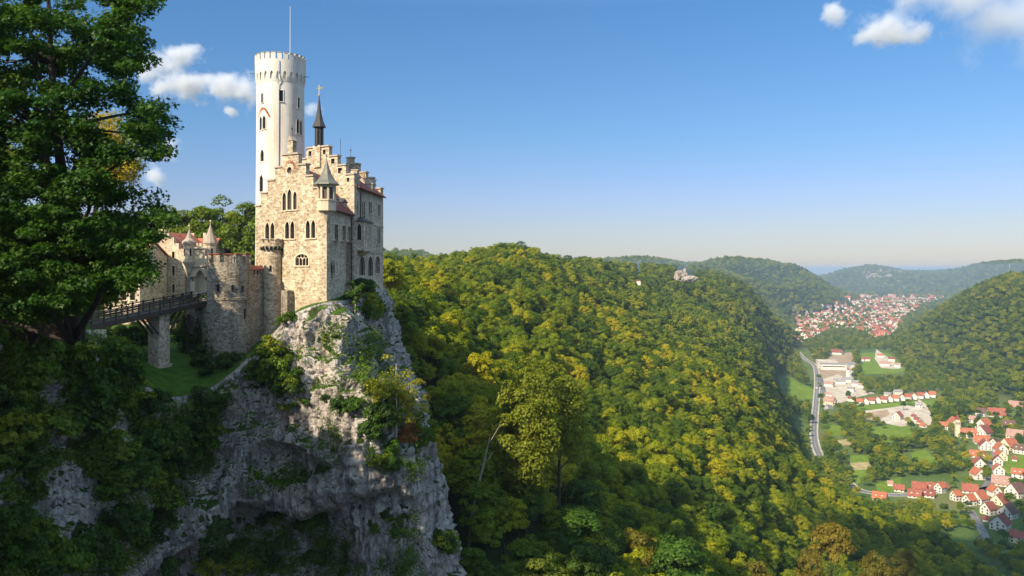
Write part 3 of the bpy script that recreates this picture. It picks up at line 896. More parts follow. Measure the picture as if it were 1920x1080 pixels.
# the 260 largest trees are objects of their own
near = {k: np.concatenate([q[k] for q in sets if not q['far']]) for k in 'xyzs'}
order = np.argsort(near['y'] / near['s'])
NIND = 262
fr = random.Random(3)
LAB = "broadleaf tree in the dense wood on the steep slope right of the castle"
GRP = "broadleaf trees on the wooded slope"
def set_tree(x, y, z, s, crown_me, trunk_me, name="forest_tree", label=LAB, cat="tree", group=GRP, sc=None, rz=None, crown_mat=None):
    t = empty(name, (x, y, z - 0.3), label, cat, group, fr.uniform(0, 6.28) if rz is None else rz)
    t.scale = sc or (s * fr.uniform(0.92, 1.12), s * fr.uniform(0.92, 1.12), s * fr.uniform(0.9, 1.1))
    cr = bpy.data.objects.new("crown", crown_me); C.objects.link(cr); cr.parent = t
    if crown_mat is not None:
        cr.material_slots[0].link = 'OBJECT'; cr.material_slots[0].material = crown_mat
    tr = bpy.data.objects.new("trunk", trunk_me); C.objects.link(tr); tr.parent = t
    return t, cr
hi_proto = []
for j, i in enumerate(order[:NIND]):
    t, cr = set_tree(near['x'][i], near['y'][i], near['z'][i], near['s'][i], HI[j % 6], TRUNKS[j % 3])
    if j < 6: hi_proto.append(cr)
rest = order[NIND:]
forest_stuff("slope_forest", near['x'][rest], near['y'][rest], near['z'][rest], near['s'][rest], hi_proto,
             "dense broadleaf forest of green and yellowing trees covering the slope", 1)
far = {k: np.concatenate([q[k] for q in sets if q['far']]) for k in 'xyzs'}
lo_proto = []
for j in range(5):
    # five trees of the distant kind stand by themselves at the foot of the slope
    i = int(np.argmin(np.abs(far['y'] - 640 - j * 9) + np.abs(960 + F * far['x'] / far['y'] - 1500)))
    t, cr = set_tree(far['x'][i] + j * 3, far['y'][i] - 3, float(ground_z(far['x'][i], far['y'][i])[0]), 1.0, LO[j], TRUNKS[j % 3])
    lo_proto.append(cr)
forest_stuff("distant_woods", far['x'], far['y'], far['z'], far['s'], lo_proto, "distant woods on the far hills and valley floor", 2)
# ------------------------------------------------------------------ facades
def Z1(x, y): return (460 + x / 3.6, y / 3.6)            # enlarged views of the photograph
def Z2(x, y): return (460 + x / 3.375, 240 + y / 3.375)
def Z3(x, y): return (180 + x / 3.0, 380 + y / 3.0)

class Plane:
    """vertical wall plane: corner o, horizontal direction e, outward normal n"""
    def __init__(s, o, e, out):
        s.o = Vector((o[0], o[1], 0)); s.e = Vector((e[0], e[1], 0)).normalized()
        s.n = Vector((-s.e.y, s.e.x, 0))
        if s.n.dot(Vector((out[0], out[1], 0))) < 0: s.n = -s.n
    def uz(s, px, py):
        k = (px - 960) / F
        u = (k * s.o.y - s.o.x) / (s.e.x - k * s.e.y)
        return u, (HOR - py) / F * (s.o.y + u * s.e.y)
    def p(s, u, z, d=0.0):
        return s.o + s.e * u + s.n * d + Vector((0, 0, z))
    def u_of(s, px): return s.uz(px, HOR)[0]

def arch_pts(uc, z0, w, z1, kind):
    h = w / 2
    if kind == 'rect': return [(uc - h, z0), (uc + h, z0), (uc + h, z1), (uc - h, z1)]
    if kind == 'round':
        zs = z1 - h
        return [(uc - h, z0), (uc + h, z0)] + [(uc + h * math.cos(t), zs + h * math.sin(t)) for t in [i * math.pi / 12 for i in range(13)]]
    if kind == 'seg':
        rise = h * 0.55; zs = z1 - rise
        return [(uc - h, z0), (uc + h, z0)] + [(uc + h * math.cos(t), zs + rise * math.sin(t)) for t in [i * math.pi / 12 for i in range(13)]]
    if kind == 'circle':
        zc = (z0 + z1) / 2
        return [(uc + h * math.cos(t), zc + h * math.sin(t)) for t in [i * math.pi / 8 for i in range(16)]]
    # pointed
    rise = min(w * 1.05, (z1 - z0) * 0.45); zs = z1 - rise
    rt = []
    Rr = (h * h + rise * rise) / (2 * h)                   # arc through (h,0) and (0,rise) with centre on the springing line
    cx = h - Rr
    a1 = math.atan2(rise, -cx)
    for i in range(7):
        t = a1 * i / 6
        rt.append((cx + Rr * math.cos(t), Rr * math.sin(t)))
    return [(uc - h, z0), (uc + h, z0)] + [(uc + x, zs + y) for x, y in rt] + [(uc - x, zs + y) for x, y in rt[-2::-1]]

def dedupe(pts):
    o = []
    for p in pts:
        if not o or (Vector(p) - Vector(o[-1])).length > 1e-4: o.append(p)
    if (Vector(o[0]) - Vector(o[-1])).length < 1e-4: o.pop()
    return o

def facade(b, pl, outer, holes, thick=0.7, reveal=0.35, m=0):
    """wall slab with real openings"""
    outer = dedupe(outer); holes = [dedupe(h) for h in holes]
    loops = [[Vector((u, z, 0)) for u, z in outer]] + [[Vector((u, z, 0)) for u, z in h] for h in holes]
    tris = tessellate_polygon(loops)
    flat = [q for l in loops for q in l]
    b.add([pl.p(q.x, q.y) for q in flat], [tuple(t) for t in tris], m)
    n = len(outer)
    a = [pl.p(u, z) for u, z in outer]; c = [pl.p(u, z, -thick) for u, z in outer]
    b.add(a + c, [(i, (i + 1) % n, n + (i + 1) % n, n + i) for i in range(n)], m)
    tr2 = tessellate_polygon([loops[0]])
    b.add(c, [tuple(t) for t in tr2], m)
    for h in holes:
        k = len(h)
        a = [pl.p(u, z) for u, z in h]; c = [pl.p(u, z, -reveal) for u, z in h]
        b.add(a + c, [(i, (i + 1) % k, k + (i + 1) % k, k + i) for i in range(k)], m)

def window(parent, pl, uc, z0, w, z1, kind, reveal=0.35, frame=0.13, proud=0.05, mull=True, sill=True, fmat='trim', gmat='glass', lattice=False, name="window"):
    inner = dedupe(arch_pts(uc, z0, w, z1, kind))
    outer = dedupe(arch_pts(uc, z0 - frame * (1 if kind == 'circle' else 0.6), w + 2 * frame, z1 + frame * 1.2, kind))
    b = MB(); n = len(inner)
    if len(outer) == n:
        vs = [pl.p(u, z, proud) for u, z in inner] + [pl.p(u, z, proud) for u, z in outer] + [pl.p(u, z, -0.02) for u, z in outer] + [pl.p(u, z, -0.16) for u, z in inner]
        fs = []
        for i in range(n):
            j = (i + 1) % n
            fs += [(i, j, n + j, n + i), (n + i, n + j, 2 * n + j, 2 * n + i), (3 * n + i, 3 * n + j, j, i)]
        b.add(vs, fs)
    if sill and kind != 'circle':
        c = pl.p(uc, z0 - 0.16, 0.06)
        b.box(c, (w + 2 * frame + 0.16, 0.2, 0.15), pl.e)
    o = b.build(name, M[fmat], parent)
    g = MB()
    g.add([pl.p(u, z, -reveal + 0.03) for u, z in inner], [tuple(t) for t in tessellate_polygon([[Vector((u, z, 0)) for u, z in inner]])])
    g.build("pane", M[gmat], o)
    if mull:
        q = MB()
        d = -reveal + 0.07
        if w > 0.5:
            q.box(pl.p(uc, z0, d), (0.05, 0.05, (z1 - z0) * 0.93), pl.e)
        k = max(2, int((z1 - z0) / 0.5))
        for i in range(1, k):
            zz = z0 + (z1 - z0) * 0.8 * i / k
            q.box(pl.p(uc, zz, d + 0.003), (w * 0.98, 0.045, 0.045), pl.e)
        q.build("glazing_bars", M['lead'], o)
    return o

def win_px(pl, x0, x1, y0, y1, Zf, kind, **kw):
    """window given by its box in an enlarged view: returns the hole and the arguments"""
    ym = (y0 + y1) / 2
    ua, za = pl.uz(*Zf(x0, y1)); ub, zb = pl.uz(*Zf(x1, y0)); um, zm0 = pl.uz(*Zf((x0 + x1) / 2, y1)); _, zm1 = pl.uz(*Zf((x0 + x1) / 2, y0))
    return dict(uc=(ua + ub) / 2, z0=zm0, w=abs(ub - ua), z1=zm1, kind=kind, **kw)

def steps_coping(parent, pl, pts, over=0.14, th=0.24, thick=0.7):
    for (u0, u1, z) in pts:
        b = MB()
        b.box(pl.p((u0 + u1) / 2, z + 0.002, -thick / 2), (abs(u1 - u0) + over * 1.6, thick + 0.34, th), pl.e, 0, 0.93)
        b.build("gable_coping", M['coping'], parent)

def finial(b, p, h, r=0.06, ball=0.16, m=0):
    p = Vector(p)
    b.tube([p, p + Vector((0, 0, h))], [r, r * 0.5], 6, m)
    b.lathe(p + Vector((0, 0, h * 0.55)), [(0.02, 0), (ball, ball * 0.8), (ball * 0.9, ball * 1.3), (0.02, ball * 2)], 8, m)

# ------------------------------------------------------------------ the main building
A = (-25.45, 110.0)
E1 = (-12.3, 7.5)                                         # along the sunlit gable front, to the left
E2 = (0.55, 13.0)                                         # along the shaded flank, away
FR = Plane(A, E1, (-0.5, -0.85))
SD = Plane(A, E2, (1, 0))
castle = empty("castle_main_building", (-32, 118, -8), "warm stone castle with stepped gables and red tile roofs on the tip of the rock", "castle")

def uz2(pl, x, y): return pl.uz(*Z2(x, y))
# front wing gable
gb = [(66, 1120), (66, 496), (97, 496), (97, 414), (140, 414), (140, 334), (187, 334), (187, 252), (232, 252), (232, 172), (336, 166), (336, 236), (384, 232), (384, 308), (430, 304), (430, 384), (474, 380), (474, 452), (516, 450), (516, 1120)]
outer = [uz2(FR, x, y) for x, y in gb]
# keep steps level: give each tread the height of its outer end
lv = [outer[i] for i in range(len(outer))]
def level(lst, pairs):
    for i, j in pairs:
        z = (lst[i][1] + lst[j][1]) / 2
        lst[i] = (lst[i][0], z); lst[j] = (lst[j][0], z)
level(lv, [(1, 2), (3, 4), (5, 6), (7, 8), (9, 10), (11, 12), (13, 14), (15, 16), (17, 18)])
zb_ = -10.0
lv[0] = (lv[1][0], zb_); lv[-1] = (0.0, zb_); lv[-2] = (0.0, lv[-2][1])
for i in (2, 4, 6, 8): lv[i + 1] = (lv[i][0], lv[i + 1][1])
for i in (10, 12, 14, 16): lv[i + 1] = (lv[i][0], lv[i + 1][1])
front_w = []
for x0, x1, y0, y1 in [(127, 153, 597, 702), (160, 186, 597, 702), (253, 279, 590, 700), (286, 312, 588, 700), (384, 410, 583, 698), (418, 444, 581, 696)]:
    front_w.append(win_px(FR, x0, x1, y0, y1, Z2, 'point', frame=0.15))
for x0, x1, y0, y1 in [(236, 259, 406, 522), (267, 294, 386, 518), (304, 327, 400, 516)]:
    front_w.append(win_px(FR, x0, x1, y0, y1, Z2, 'point', frame=0.16, gmat='lead'))
big_arch = win_px(FR, 318, 400, 798, 870, Z2, 'seg', frame=0.2)
front_w.append(big_arch)
front_w.append(win_px(FR, 264, 296, 250, 288, Z2, 'circle', frame=0.1, gmat='lead', mull=False))
holes = [arch_pts(w['uc'], w['z0'], w['w'], w['z1'], w['kind']) for w in front_w]
b = MB()
facade(b, FR, lv, holes)
# side wall of the front wing
z_eave = uz2(SD, 560, 522)[1]
WL = 14.0
side_w = []
for x0, x1, y0, y1 in [(539, 549, 607, 704), (554, 564, 609, 705), (588, 598, 616, 708), (602, 612, 617, 709), (636, 648, 623, 712), (668, 679, 629, 716)]:
    side_w.append(win_px(SD, x0, x1, y0, y1, Z2, 'rect', frame=0.14))
side_w.append(win_px(SD, 567, 584, 838, 922, Z2, 'point', frame=0.16))
facade(b, SD, [(-0.0, zb_), (WL, zb_), (WL, z_eave), (-0.0, z_eave)], [arch_pts(w['uc'], w['z0'], w['w'], w['z1'], w['kind']) for w in side_w], m=1)
# hidden left wall and floor of the front wing
uL = lv[1][0]
LF = Plane(FR.p(uL, 0)[:2], E2, (-1, 0))
zl = lv[1][1] - 1.2
facade(b, LF, [(0.72, zb_), (WL, zb_), (WL, zl), (0.72, zl)], [])
# corner quoins, alternately long and short
zq = -4.0; kq = 0
while zq < z_eave - 2.2:
    ln = 0.75 if kq % 2 else 0.45
    b.box(FR.p(ln / 2, zq, 0.012), (ln, 0.06, 0.42), FR.e)
    b.box(FR.p(uL - ln / 2, zq, 0.012), (ln, 0.06, 0.42), FR.e)
    zq += 0.46; kq += 1
wall = b.build("wall", [M['ashlar'], M['ashlar_side']], castle)
for w in front_w: window(castle, FR, **w)
for w in side_w: window(castle, SD, **w)
# tracery in the big arched opening
t = MB()
ua, w0, z0, z1 = big_arch['uc'], big_arch['w'], big_arch['z0'], big_arch['z1']
for k in (-1, 0, 1):
    t.box(FR.p(ua + k * w0 / 4, z0, -0.12), (0.09, 0.1, (z1 - z0) * (0.55 if k else 0.5)), FR.e)
for k in (-1.5, -0.5, 0.5, 1.5):
    pts = [FR.p(ua + k * w0 / 4 + w0 / 8 * math.cos(a), z0 + (z1 - z0) * 0.5 + w0 / 8 * 1.1 * math.sin(a), -0.12) for a in [i * math.pi / 8 for i in range(9)]]
    t.tube(pts, 0.05, 5)
pts = [FR.p(ua + w0 / 7 * math.cos(a), z0 + (z1 - z0) * 0.78 + w0 / 7 * math.sin(a), -0.12) for a in [i * math.pi / 8 for i in range(17)]]
t.tube(pts, 0.05, 5)
t.build("tracery", M['trim'], castle)
# pinkish brick arch over the round gable window
t = MB()
wc = front_w[-1]
zc = (wc['z0'] + wc['z1']) / 2
for k in range(17):
    a = math.pi * (0.05 + 0.9 * k / 16)
    p = FR.p(wc['uc'] + 1.15 * math.cos(a), zc + 0.1 + 1.15 * math.sin(a), 0.005)
    d = (FR.e * math.cos(a) + Vector((0, 0, math.sin(a)))) * 0.2
    t.bar(p - d, p + d, 0.17, 0.05)
t.build("brick_arch", M['brick_arch'], castle)
# coping of the stepped front gable
tr = []
for i in (1, 3, 5, 7): tr.append((lv[i][0], lv[i + 1][0], lv[i][1]))
for i in (9,): tr.append((lv[i][0], lv[i + 1][0], lv[i][1]))
for i in (11, 13, 15, 17): tr.append((lv[i][0], lv[i + 1][0], lv[i][1]))
steps_coping(castle, FR, tr)
# pinnacle chimney on the gable top
pc = MB()
up, zp = uz2(FR, 284, 165); _, zt = uz2(FR, 284, 80)
pc.box(FR.p(up, zp - 0.2, -0.35), (1.05, 0.75, zt - zp + 0.2), FR.e)
pin = pc.build("gable_pinnacle", M['ashlar'], castle)
pc = MB()
c0 = FR.p(up, zt, -0.35)
e, n = FR.e, FR.n
base = [c0 + e * 0.62 + n * 0.47, c0 + e * 0.62 - n * 0.47, c0 - e * 0.62 - n * 0.47, c0 - e * 0.62 + n * 0.47]
rg = [c0 + n * 0.47 + Vector((0, 0, 0.75)), c0 - n * 0.47 + Vector((0, 0, 0.75))]
pc.add(base + rg, [(0, 1, 5, 4), (2, 3, 4, 5), (3, 0, 4), (1, 2, 5), (3, 2, 1, 0)])
cap = pc.build("pinnacle_cap", M['coping'], pin)
fb = MB(); finial(fb, c0 + Vector((0, 0, 0.7)), 1.6, 0.05, 0.16)
fb.build("finial", M['iron'], pin)

# main block behind, higher
B_ = (-24.45, 124.0)
E3 = (1.3, 19.0)
MG = Plane(B_, E1, (-0.5, -0.85))
MS = Plane(B_, E3, (1, 0))
ML = 19.6
gm = [(690, 372), (690, 296), (636, 296), (636, 238), (584, 238), (584, 180), (530, 180), (530, 116)]
go_ = [uz2(MG, x, y) for x, y in gm]
for i, j in ((1, 2), (3, 4), (5, 6)):
    z = (go_[i][1] + go_[j][1]) / 2; go_[i] = (go_[i][0], z); go_[j] = (go_[j][0], z)
go_[0] = (0.0, zb_); go_[1] = (0.0, go_[1][1])
for i in (2, 4, 6): go_[i + 1] = (go_[i][0], go_[i + 1][1])
uc_m = uz2(MG, 457, 116)[0]
mir = [(2 * uc_m - u, z) for u, z in go_]
mo = go_ + [(2 * uc_m - go_[-1][0], go_[-1][1])] + mir[::-1][1:]
mo[-1] = (2 * uc_m, zb_)
gw = [win_px(MG, 446, 465, 158, 216, Z2, 'rect', frame=0.12, sill=False), win_px(MG, 400, 420, 146, 178, Z2, 'rect', frame=0.1, sill=False),
      win_px(MG, 491, 510, 136, 166, Z2, 'rect', frame=0.1, sill=False), win_px(MG, 543, 566, 194, 226, Z2, 'rect', frame=0.1, sill=False),
      win_px(MG, 586, 613, 252, 286, Z2, 'rect', frame=0.1, sill=False), win_px(MG, 642, 660, 314, 340, Z2, 'rect', frame=0.1, sill=False)]
b = MB()
facade(b, MG, mo, [arch_pts(w['uc'], w['z0'], w['w'], w['z1'], w['kind']) for w in gw])
z_me = uz2(MS, 690, 372)[1]
ms_w = []
for x0, x1, y0, y1, k in [(705, 713, 452, 552, 'point'), (738, 746, 458, 574, 'point'), (748, 756, 460, 575, 'point'), (781, 789, 466, 543, 'rect'), (791, 799, 468, 544, 'rect'), (837, 844, 484, 558, 'rect'), (846, 853, 486, 559, 'rect'),
                          (778, 789, 612, 730, 'point'), (791, 802, 614, 731, 'point'), (834, 843, 622, 735, 'point'), (845, 854, 624, 735, 'point')]:
    ms_w.append(win_px(MS, x0, x1, y0, y1, Z2, k, frame=0.16))
ms_a = [win_px(MS, 718, 757, 812, 932, Z2, 'round', frame=0.2), win_px(MS, 773, 808, 812, 936, Z2, 'round', frame=0.2)]
ms_b = win_px(MS, 821, 851, 814, 920, Z2, 'point', frame=0.18)
facade(b, MS, [(0.0, zb_), (ML, zb_), (ML, z_me), (0.0, z_me)], [arch_pts(w['uc'], w['z0'], w['w'], w['z1'], w['kind']) for w in ms_w + ms_a + [ms_b]], m=1)
# far gable
FG = Plane(MS.p(ML, 0)[:2], E1, (0.5, 0.85))
fo = [(u, z - 0.3) for u, z in mo]
fo = [(u, zb_ if z < -5 else z) for u, z in fo]
facade(b, FG, fo, [], thick=0.7)
# left flank, mostly hidden behind the tower
LS = Plane(MG.p(2 * uc_m, 0)[:2], E3, (-1, 0))
facade(b, LS, [(0.72, zb_), (ML - 0.72, zb_), (ML - 0.72, z_me), (0.72, z_me)], [])
# moulding strings on the flank
for zz, hh in ((uz2(MS, 690, 590)[1], 0.18), (uz2(MS, 690, 782)[1], 0.22)):
    b.box(MS.p(ML / 2, zz, 0.05), (ML - 0.3, 0.16, hh), MS.e, 1)
b.build("upper_wall", [M['ashlar'], M['ashlar_side']], castle)
for w in gw: window(castle, MG, **w)
for w in ms_w: window(castle, MS, **w)
for w in ms_a: window(castle, MS, mull=False, sill=False, reveal=0.6 if False else 0.35, **w)
window(castle, MS, gmat='copper', **ms_b)
for pl_, oo in ((MG, mo), (FG, fo)):
    ht = [p for p in oo]
    tr = []
    for i in range(1, len(ht) - 2):
        if abs(ht[i][1] - ht[i + 1][1]) < 1e-6: tr.append((ht[i][0], ht[i + 1][0], ht[i][1]))
    steps_coping(castle, pl_, tr)
# roofs
def gable_roof(b, fe, re_, z_e, z_r, ov=0.25, th=0.16):
    """fe: eave-right, ridge, eave-left at the front; re_: same at the back"""
    for k in (0, 2):
        p = [Vector((*fe[k][:2], z_e)), Vector((*fe[1][:2], z_r)), Vector((*re_[1][:2], z_r)), Vector((*re_[k][:2], z_e))]
        d = (p[0] - p[1]); d.normalize()
        p[0] = p[0] + d * ov; p[3] = p[3] + d * ov
        up = (p[1] - p[0]).cross(p[3] - p[0]); up.normalize()
        if up.z < 0: up = -up
        b.prism(p, up * th)
rf = MB()
ur = (lv[9][0] + lv[10][0]) / 2
z_wr = lv[7][1] + 0.3
SD2 = Vector((SD.e.x, SD.e.y, 0))
f_ = [FR.p(-0.12, 0, -0.71), FR.p(ur, 0, -0.71), FR.p(uL - 0.0, 0, -0.71)]
r_ = [q + SD2 * (WL - 1.0) for q in f_]
gable_roof(rf, f_, r_, z_eave + 0.02, z_wr)
roof = rf.build("wing_roof", M['tile'], castle)
rf = MB()
z_mr = go_[5][1] + 0.6
f_ = [MG.p(-0.15, 0, -0.71), MG.p(uc_m, 0, -0.71), MG.p(2 * uc_m + 0.15, 0, -0.71)]
e3 = Vector((MS.e.x, MS.e.y, 0))
r_ = [q + e3 * (ML - 1.0) for q in f_]
gable_roof(rf, f_, r_, z_me + 0.02, z_mr)
mroof = rf.build("main_roof", M['tile'], castle)
# gutters and downpipes on the flank
pp = MB()
pp.tube([MS.p(0.2, z_me + 0.05, 0.22), MS.p(ML - 0.2, z_me + 0.05, 0.22)], 0.1, 6)
u1 = MS.u_of(Z2(726, 0)[0])
pp.tube([MS.p(u1 + 0.3, z_me, 0.2), MS.p(u1, z_me - 0.8, 0.12), MS.p(u1, z_me - 6.0, 0.12)], 0.09, 6)
u2 = WL - 0.5
pp.tube([SD.p(u2, z_eave, 0.25), SD.p(u2, z_eave - 0.6, 0.12), SD.p(u2, -3, 0.12)], 0.09, 6)
pp.tube([SD.p(1.2, z_eave + 0.02, 0.26), SD.p(WL - 0.4, z_eave + 0.02, 0.26)], 0.09, 6)
pp.build("downpipe", M['iron'], castle)
# little dormers: two on the wing roof, gabled ones on the main flank
def dormer(pl, u, z, w, h, dep, roofm='slate', setback=0.3, name="dormer", wallm='ashlar_side'):
    d = MB()
    c = pl.p(u, z, -setback - dep / 2)
    d.box(c, (w, dep, h), pl.e)
    o = d.build(name, M[wallm], castle)
    r = MB()
    e, n = pl.e, pl.n
    zt = Vector((0, 0, h)); c1 = c + zt
    ww, dd = w / 2 + 0.15, dep / 2 + 0.2
    v = [c1 + e * ww + n * dd, c1 + e * ww - n * dd, c1 - e * ww - n * dd, c1 - e * ww + n * dd, c1 + n * dd * 0.6 + Vector((0, 0, w * 0.55)), c1 - n * dd + Vector((0, 0, w * 0.55))]
    r.add(v, [(0, 1, 5, 4), (2, 3, 4, 5), (3, 0, 4), (1, 2, 5), (3, 2, 1, 0)])
    r.build("dormer_roof", M[roofm], o)
    g = MB(); g.box(pl.p(u, z + h * 0.3, -setback + 0.02), (w * 0.6, 0.05, h * 0.55), pl.e)
    g.build("dormer_pane", M['glass'], o)
for x in (592, 650):
    u, z = uz2(SD, x, 508 if x < 600 else 532)
    dormer(SD, u, z_eave + 0.3, 1.25, 1.5, 1.8)
for x, s_ in ((712, 1.0), (812, 1.0)):
    u = MS.u_of(Z2(x, 0)[0])
    gd = MB()
    outl = [(u - 1.1, z_me - 0.1), (u + 1.1, z_me - 0.1), (u + 1.1, z_me + 1.6), (u + 0.6, z_me + 1.6), (u + 0.6, z_me + 2.7), (u - 0.6, z_me + 2.7), (u - 0.6, z_me + 1.6), (u - 1.1, z_me + 1.6)]
    dw = dict(uc=u, z0=z_me + 0.4, w=0.6, z1=z_me + 1.7, kind='rect')
    P2 = Plane(MS.p(0, 0, 0.02)[:2], E3, (1, 0))
    facade(gd, P2, outl, [arch_pts(**{k: dw[k] for k in ('uc', 'z0', 'w', 'z1', 'kind')})], thick=2.6)
    o = gd.build("stepped_dormer", M['ashlar_side'], castle)
    q = MB()
    for (a_, b2, z) in ((u - 1.1, u - 0.6, z_me + 1.6), (u - 0.6, u + 0.6, z_me + 2.7), (u + 0.6, u + 1.1, z_me + 1.6)):
        q.box(P2.p((a_ + b2) / 2, z + 0.002, -0.5), (abs(b2 - a_) + 0.2, 1.4, 0.2), P2.e, 0, 0.93)
    q.build("dormer_coping", M['coping'], o)
# oriel bay on the flank
ob = MB()
u0 = MS.u_of(Z2(695, 0)[0]) ; u1 = MS.u_of(Z2(760, 0)[0])
u0 = 0.35
zo0, zo1 = uz2(MS, 725, 778)[1], uz2(MS, 725, 598)[1]
dpt = 1.25
plan = [(u0, 0), (u0 + 0.55, dpt), (u1 - 0.7, dpt), (u1, 0)]
lo = [MS.p(u, zo0, d) for u, d in plan]; hi = [MS.p(u, zo1, d) for u, d in plan]
cen = MS.p((u0 + u1) / 2, zo0 - 1.0, 0.05)
ob.add(lo + hi + [cen], [(0, 1, 5, 4), (1, 2, 6, 5), (2, 3, 7, 6), (0, 1, 8), (1, 2, 8), (2, 3, 8), (4, 5, 6, 7)])
om = ob.build("oriel", M['ashlar_side'], castle)
rb = MB()
ex = [MS.p(u0 - 0.2, zo1, 0), MS.p(u0 + 0.4, zo1, dpt + 0.25), MS.p(u1 - 0.5, zo1, dpt + 0.25), MS.p(u1 + 0.25, zo1, 0)]
tp = MS.p((u0 + u1) / 2, zo1 + 1.0, 0.05)
rb.add(ex + [e + Vector((0, 0, 0.12)) for e in ex] + [tp], [(0, 1, 5, 4), (1, 2, 6, 5), (2, 3, 7, 6), (4, 5, 8), (5, 6, 8), (6, 7, 8), (3, 2, 1, 0)])
rb.build("oriel_roof", M['slate'], om)
for (ua_, da), (ub_, db) in ((plan[0], plan[1]), (plan[1], plan[2]), (plan[2], plan[3])):
    pa, pb = MS.p(ua_, 0, da), MS.p(ub_, 0, db)
    pl_ = Plane(pa[:2], (pb - pa)[:2], MS.n[:2])
    L = (pb - pa).length
    wn_ = 2 if L > 1.6 else 1
    for k in range(wn_):
        c = L * (k + 0.5) / wn_
        ow = dict(uc=c, z0=zo0 + (zo1 - zo0) * 0.36, w=min(0.62, L * 0.5), z1=zo1 - 0.35, kind='point')
        fr_ = MB(); pts = dedupe(arch_pts(**ow)); po = dedupe(arch_pts(c, ow['z0'] - 0.08, ow['w'] + 0.24, ow['z1'] + 0.14, 'point'))
        nn = len(pts)
        fr_.add([pl_.p(u, z, 0.06) for u, z in pts] + [pl_.p(u, z, 0.06) for u, z in po] + [pl_.p(u, z, 0.0) for u, z in po] + [pl_.p(u, z, 0.0) for u, z in pts],
                [(i, (i + 1) % nn, nn + (i + 1) % nn, nn + i) for i in range(nn)] + [(nn + i, nn + (i + 1) % nn, 2 * nn + (i + 1) % nn, 2 * nn + i) for i in range(nn)] + [(3 * nn + i, 3 * nn + (i + 1) % nn, (i + 1) % nn, i) for i in range(nn)])
        wo_ = fr_.build("oriel_window", M['trim'], om)
        g = MB(); g.add([pl_.p(u, z, 0.012) for u, z in pts], [tuple(t) for t in tessellate_polygon([[Vector((u, z, 0)) for u, z in pts]])]); g.build("pane", M['glass'], wo_)
# corner turret
ct = Vector((A[0] + 0.0, A[1] - 0.15, 0))
zt = lambda y: (HOR - Z2(0, y)[1]) / F * 109.7
r8 = 1.28
t8 = MB()
t8.lathe(ct, [(0.12, zt(595)), (0.45, zt(570)), (0.75, zt(545)), (1.0, zt(532)), (r8 * 1.02, zt(524)), (r8 * 1.02, zt(466)), (r8 * 1.1, zt(462)), (r8 * 1.1, zt(452)), (r8 * 0.62, zt(452)), (r8 * 0.62, zt(356))], 8, 0, math.pi / 8)
tur = t8.build("corner_turret", M['trim'], castle)
t8 = MB()
for k in range(8):
    a = math.pi / 8 + k * math.pi / 4
    t8.box(ct + Vector((math.cos(a) * r8 * 0.9, math.sin(a) * r8 * 0.9, zt(452))), (0.2, 0.26, zt(372) - zt(452)), (math.cos(a), math.sin(a)))
for zz, h_ in ((zt(376), zt(354) - zt(376)),):
    t8.lathe(ct + Vector((0, 0, zz)), [(r8 * 0.8, 0), (r8 * 0.98, 0), (r8 * 1.02, h_), (r8 * 0.7, h_)], 8, 0, math.pi / 8)
t8.build("turret_column", M['trim'], tur)
t8 = MB()
for k in range(8):
    a = k * math.pi / 4
    pl_ = Plane((ct + Vector((math.cos(a) * r8 * 0.74, math.sin(a) * r8 * 0.74, 0)))[:2], (-math.sin(a), math.cos(a)), (math.cos(a), math.sin(a)))
    pts = dedupe(arch_pts(0, zt(446), 0.58, zt(374), 'point'))
    t8.add([pl_.p(u, z) for u, z in pts], [tuple(q) for q in tessellate_polygon([[Vector((u, z, 0)) for u, z in pts]])])
t8.build("turret_pane", M['lead'], tur)
t8 = MB()
t8.lathe(ct, [(1.0, zt(357)), (1.78, zt(360)), (1.72, zt(352)), (1.2, zt(330)), (0.72, zt(296)), (0.42, zt(258)), (0.2, zt(222)), (0.06, zt(206))], 8, 0, math.pi / 8)
t8.build("turret_roof", M['copper'], tur)
t8 = MB(); finial(t8, ct + Vector((0, 0, zt(208))), 0.9, 0.04, 0.12); t8.build("finial", M['iron'], tur)

# slender ridge spire on the front of the upper gable
sc_ = MG.p(uc_m, 0, -0.35)
yS = sc_.y
zs = lambda y: (HOR - y / 3.6) / F * yS
sp = MB()
sp.box(Vector((sc_.x, sc_.y, 0)) + MG.n * 0.16 + Vector((0, 0, uz2(MG, 457, 250)[1])), (1.5, 0.9, zs(985) - uz2(MG, 457, 250)[1]), MG.e)
spb = sp.build("spire_base", M['ashlar'], castle)
sp = MB()
for k in range(8):
    a = math.pi / 8 + k * math.pi / 4
    sp.box(Vector((sc_.x + math.cos(a) * 0.6, sc_.y + math.sin(a) * 0.6, zs(985))), (0.16, 0.3, zs(862) - zs(985)), (math.cos(a), math.sin(a)))
sp.lathe(Vector((sc_.x, sc_.y, 0)), [(0.72, zs(990)), (0.78, zs(982)), (0.5, zs(975))], 8, 0, math.pi / 8)
sp.lathe(Vector((sc_.x, sc_.y, 0)), [(0.66, zs(880)), (0.7, zs(862)), (0.4, zs(860))], 8, 0, math.pi / 8)
for z_ in (930, 905):
    sp.lathe(Vector((sc_.x, sc_.y, 0)), [(0.5, zs(z_) - 0.05), (0.62, zs(z_)), (0.5, zs(z_) + 0.05)], 8, 0, math.pi / 8)
sp.build("spire_lantern", M['slate'], castle)
sp = MB()
sp.lathe(Vector((sc_.x, sc_.y, 0)), [(0.5, zs(858)), (1.08, zs(860)), (1.0, zs(848)), (0.66, zs(815)), (0.42, zs(770)), (0.22, zs(710)), (0.06, zs(650))], 8, 0, math.pi / 8)
spr = sp.build("spire_roof", M['slate'], castle)
sp = MB()
q0 = Vector((sc_.x, sc_.y, zs(652)))
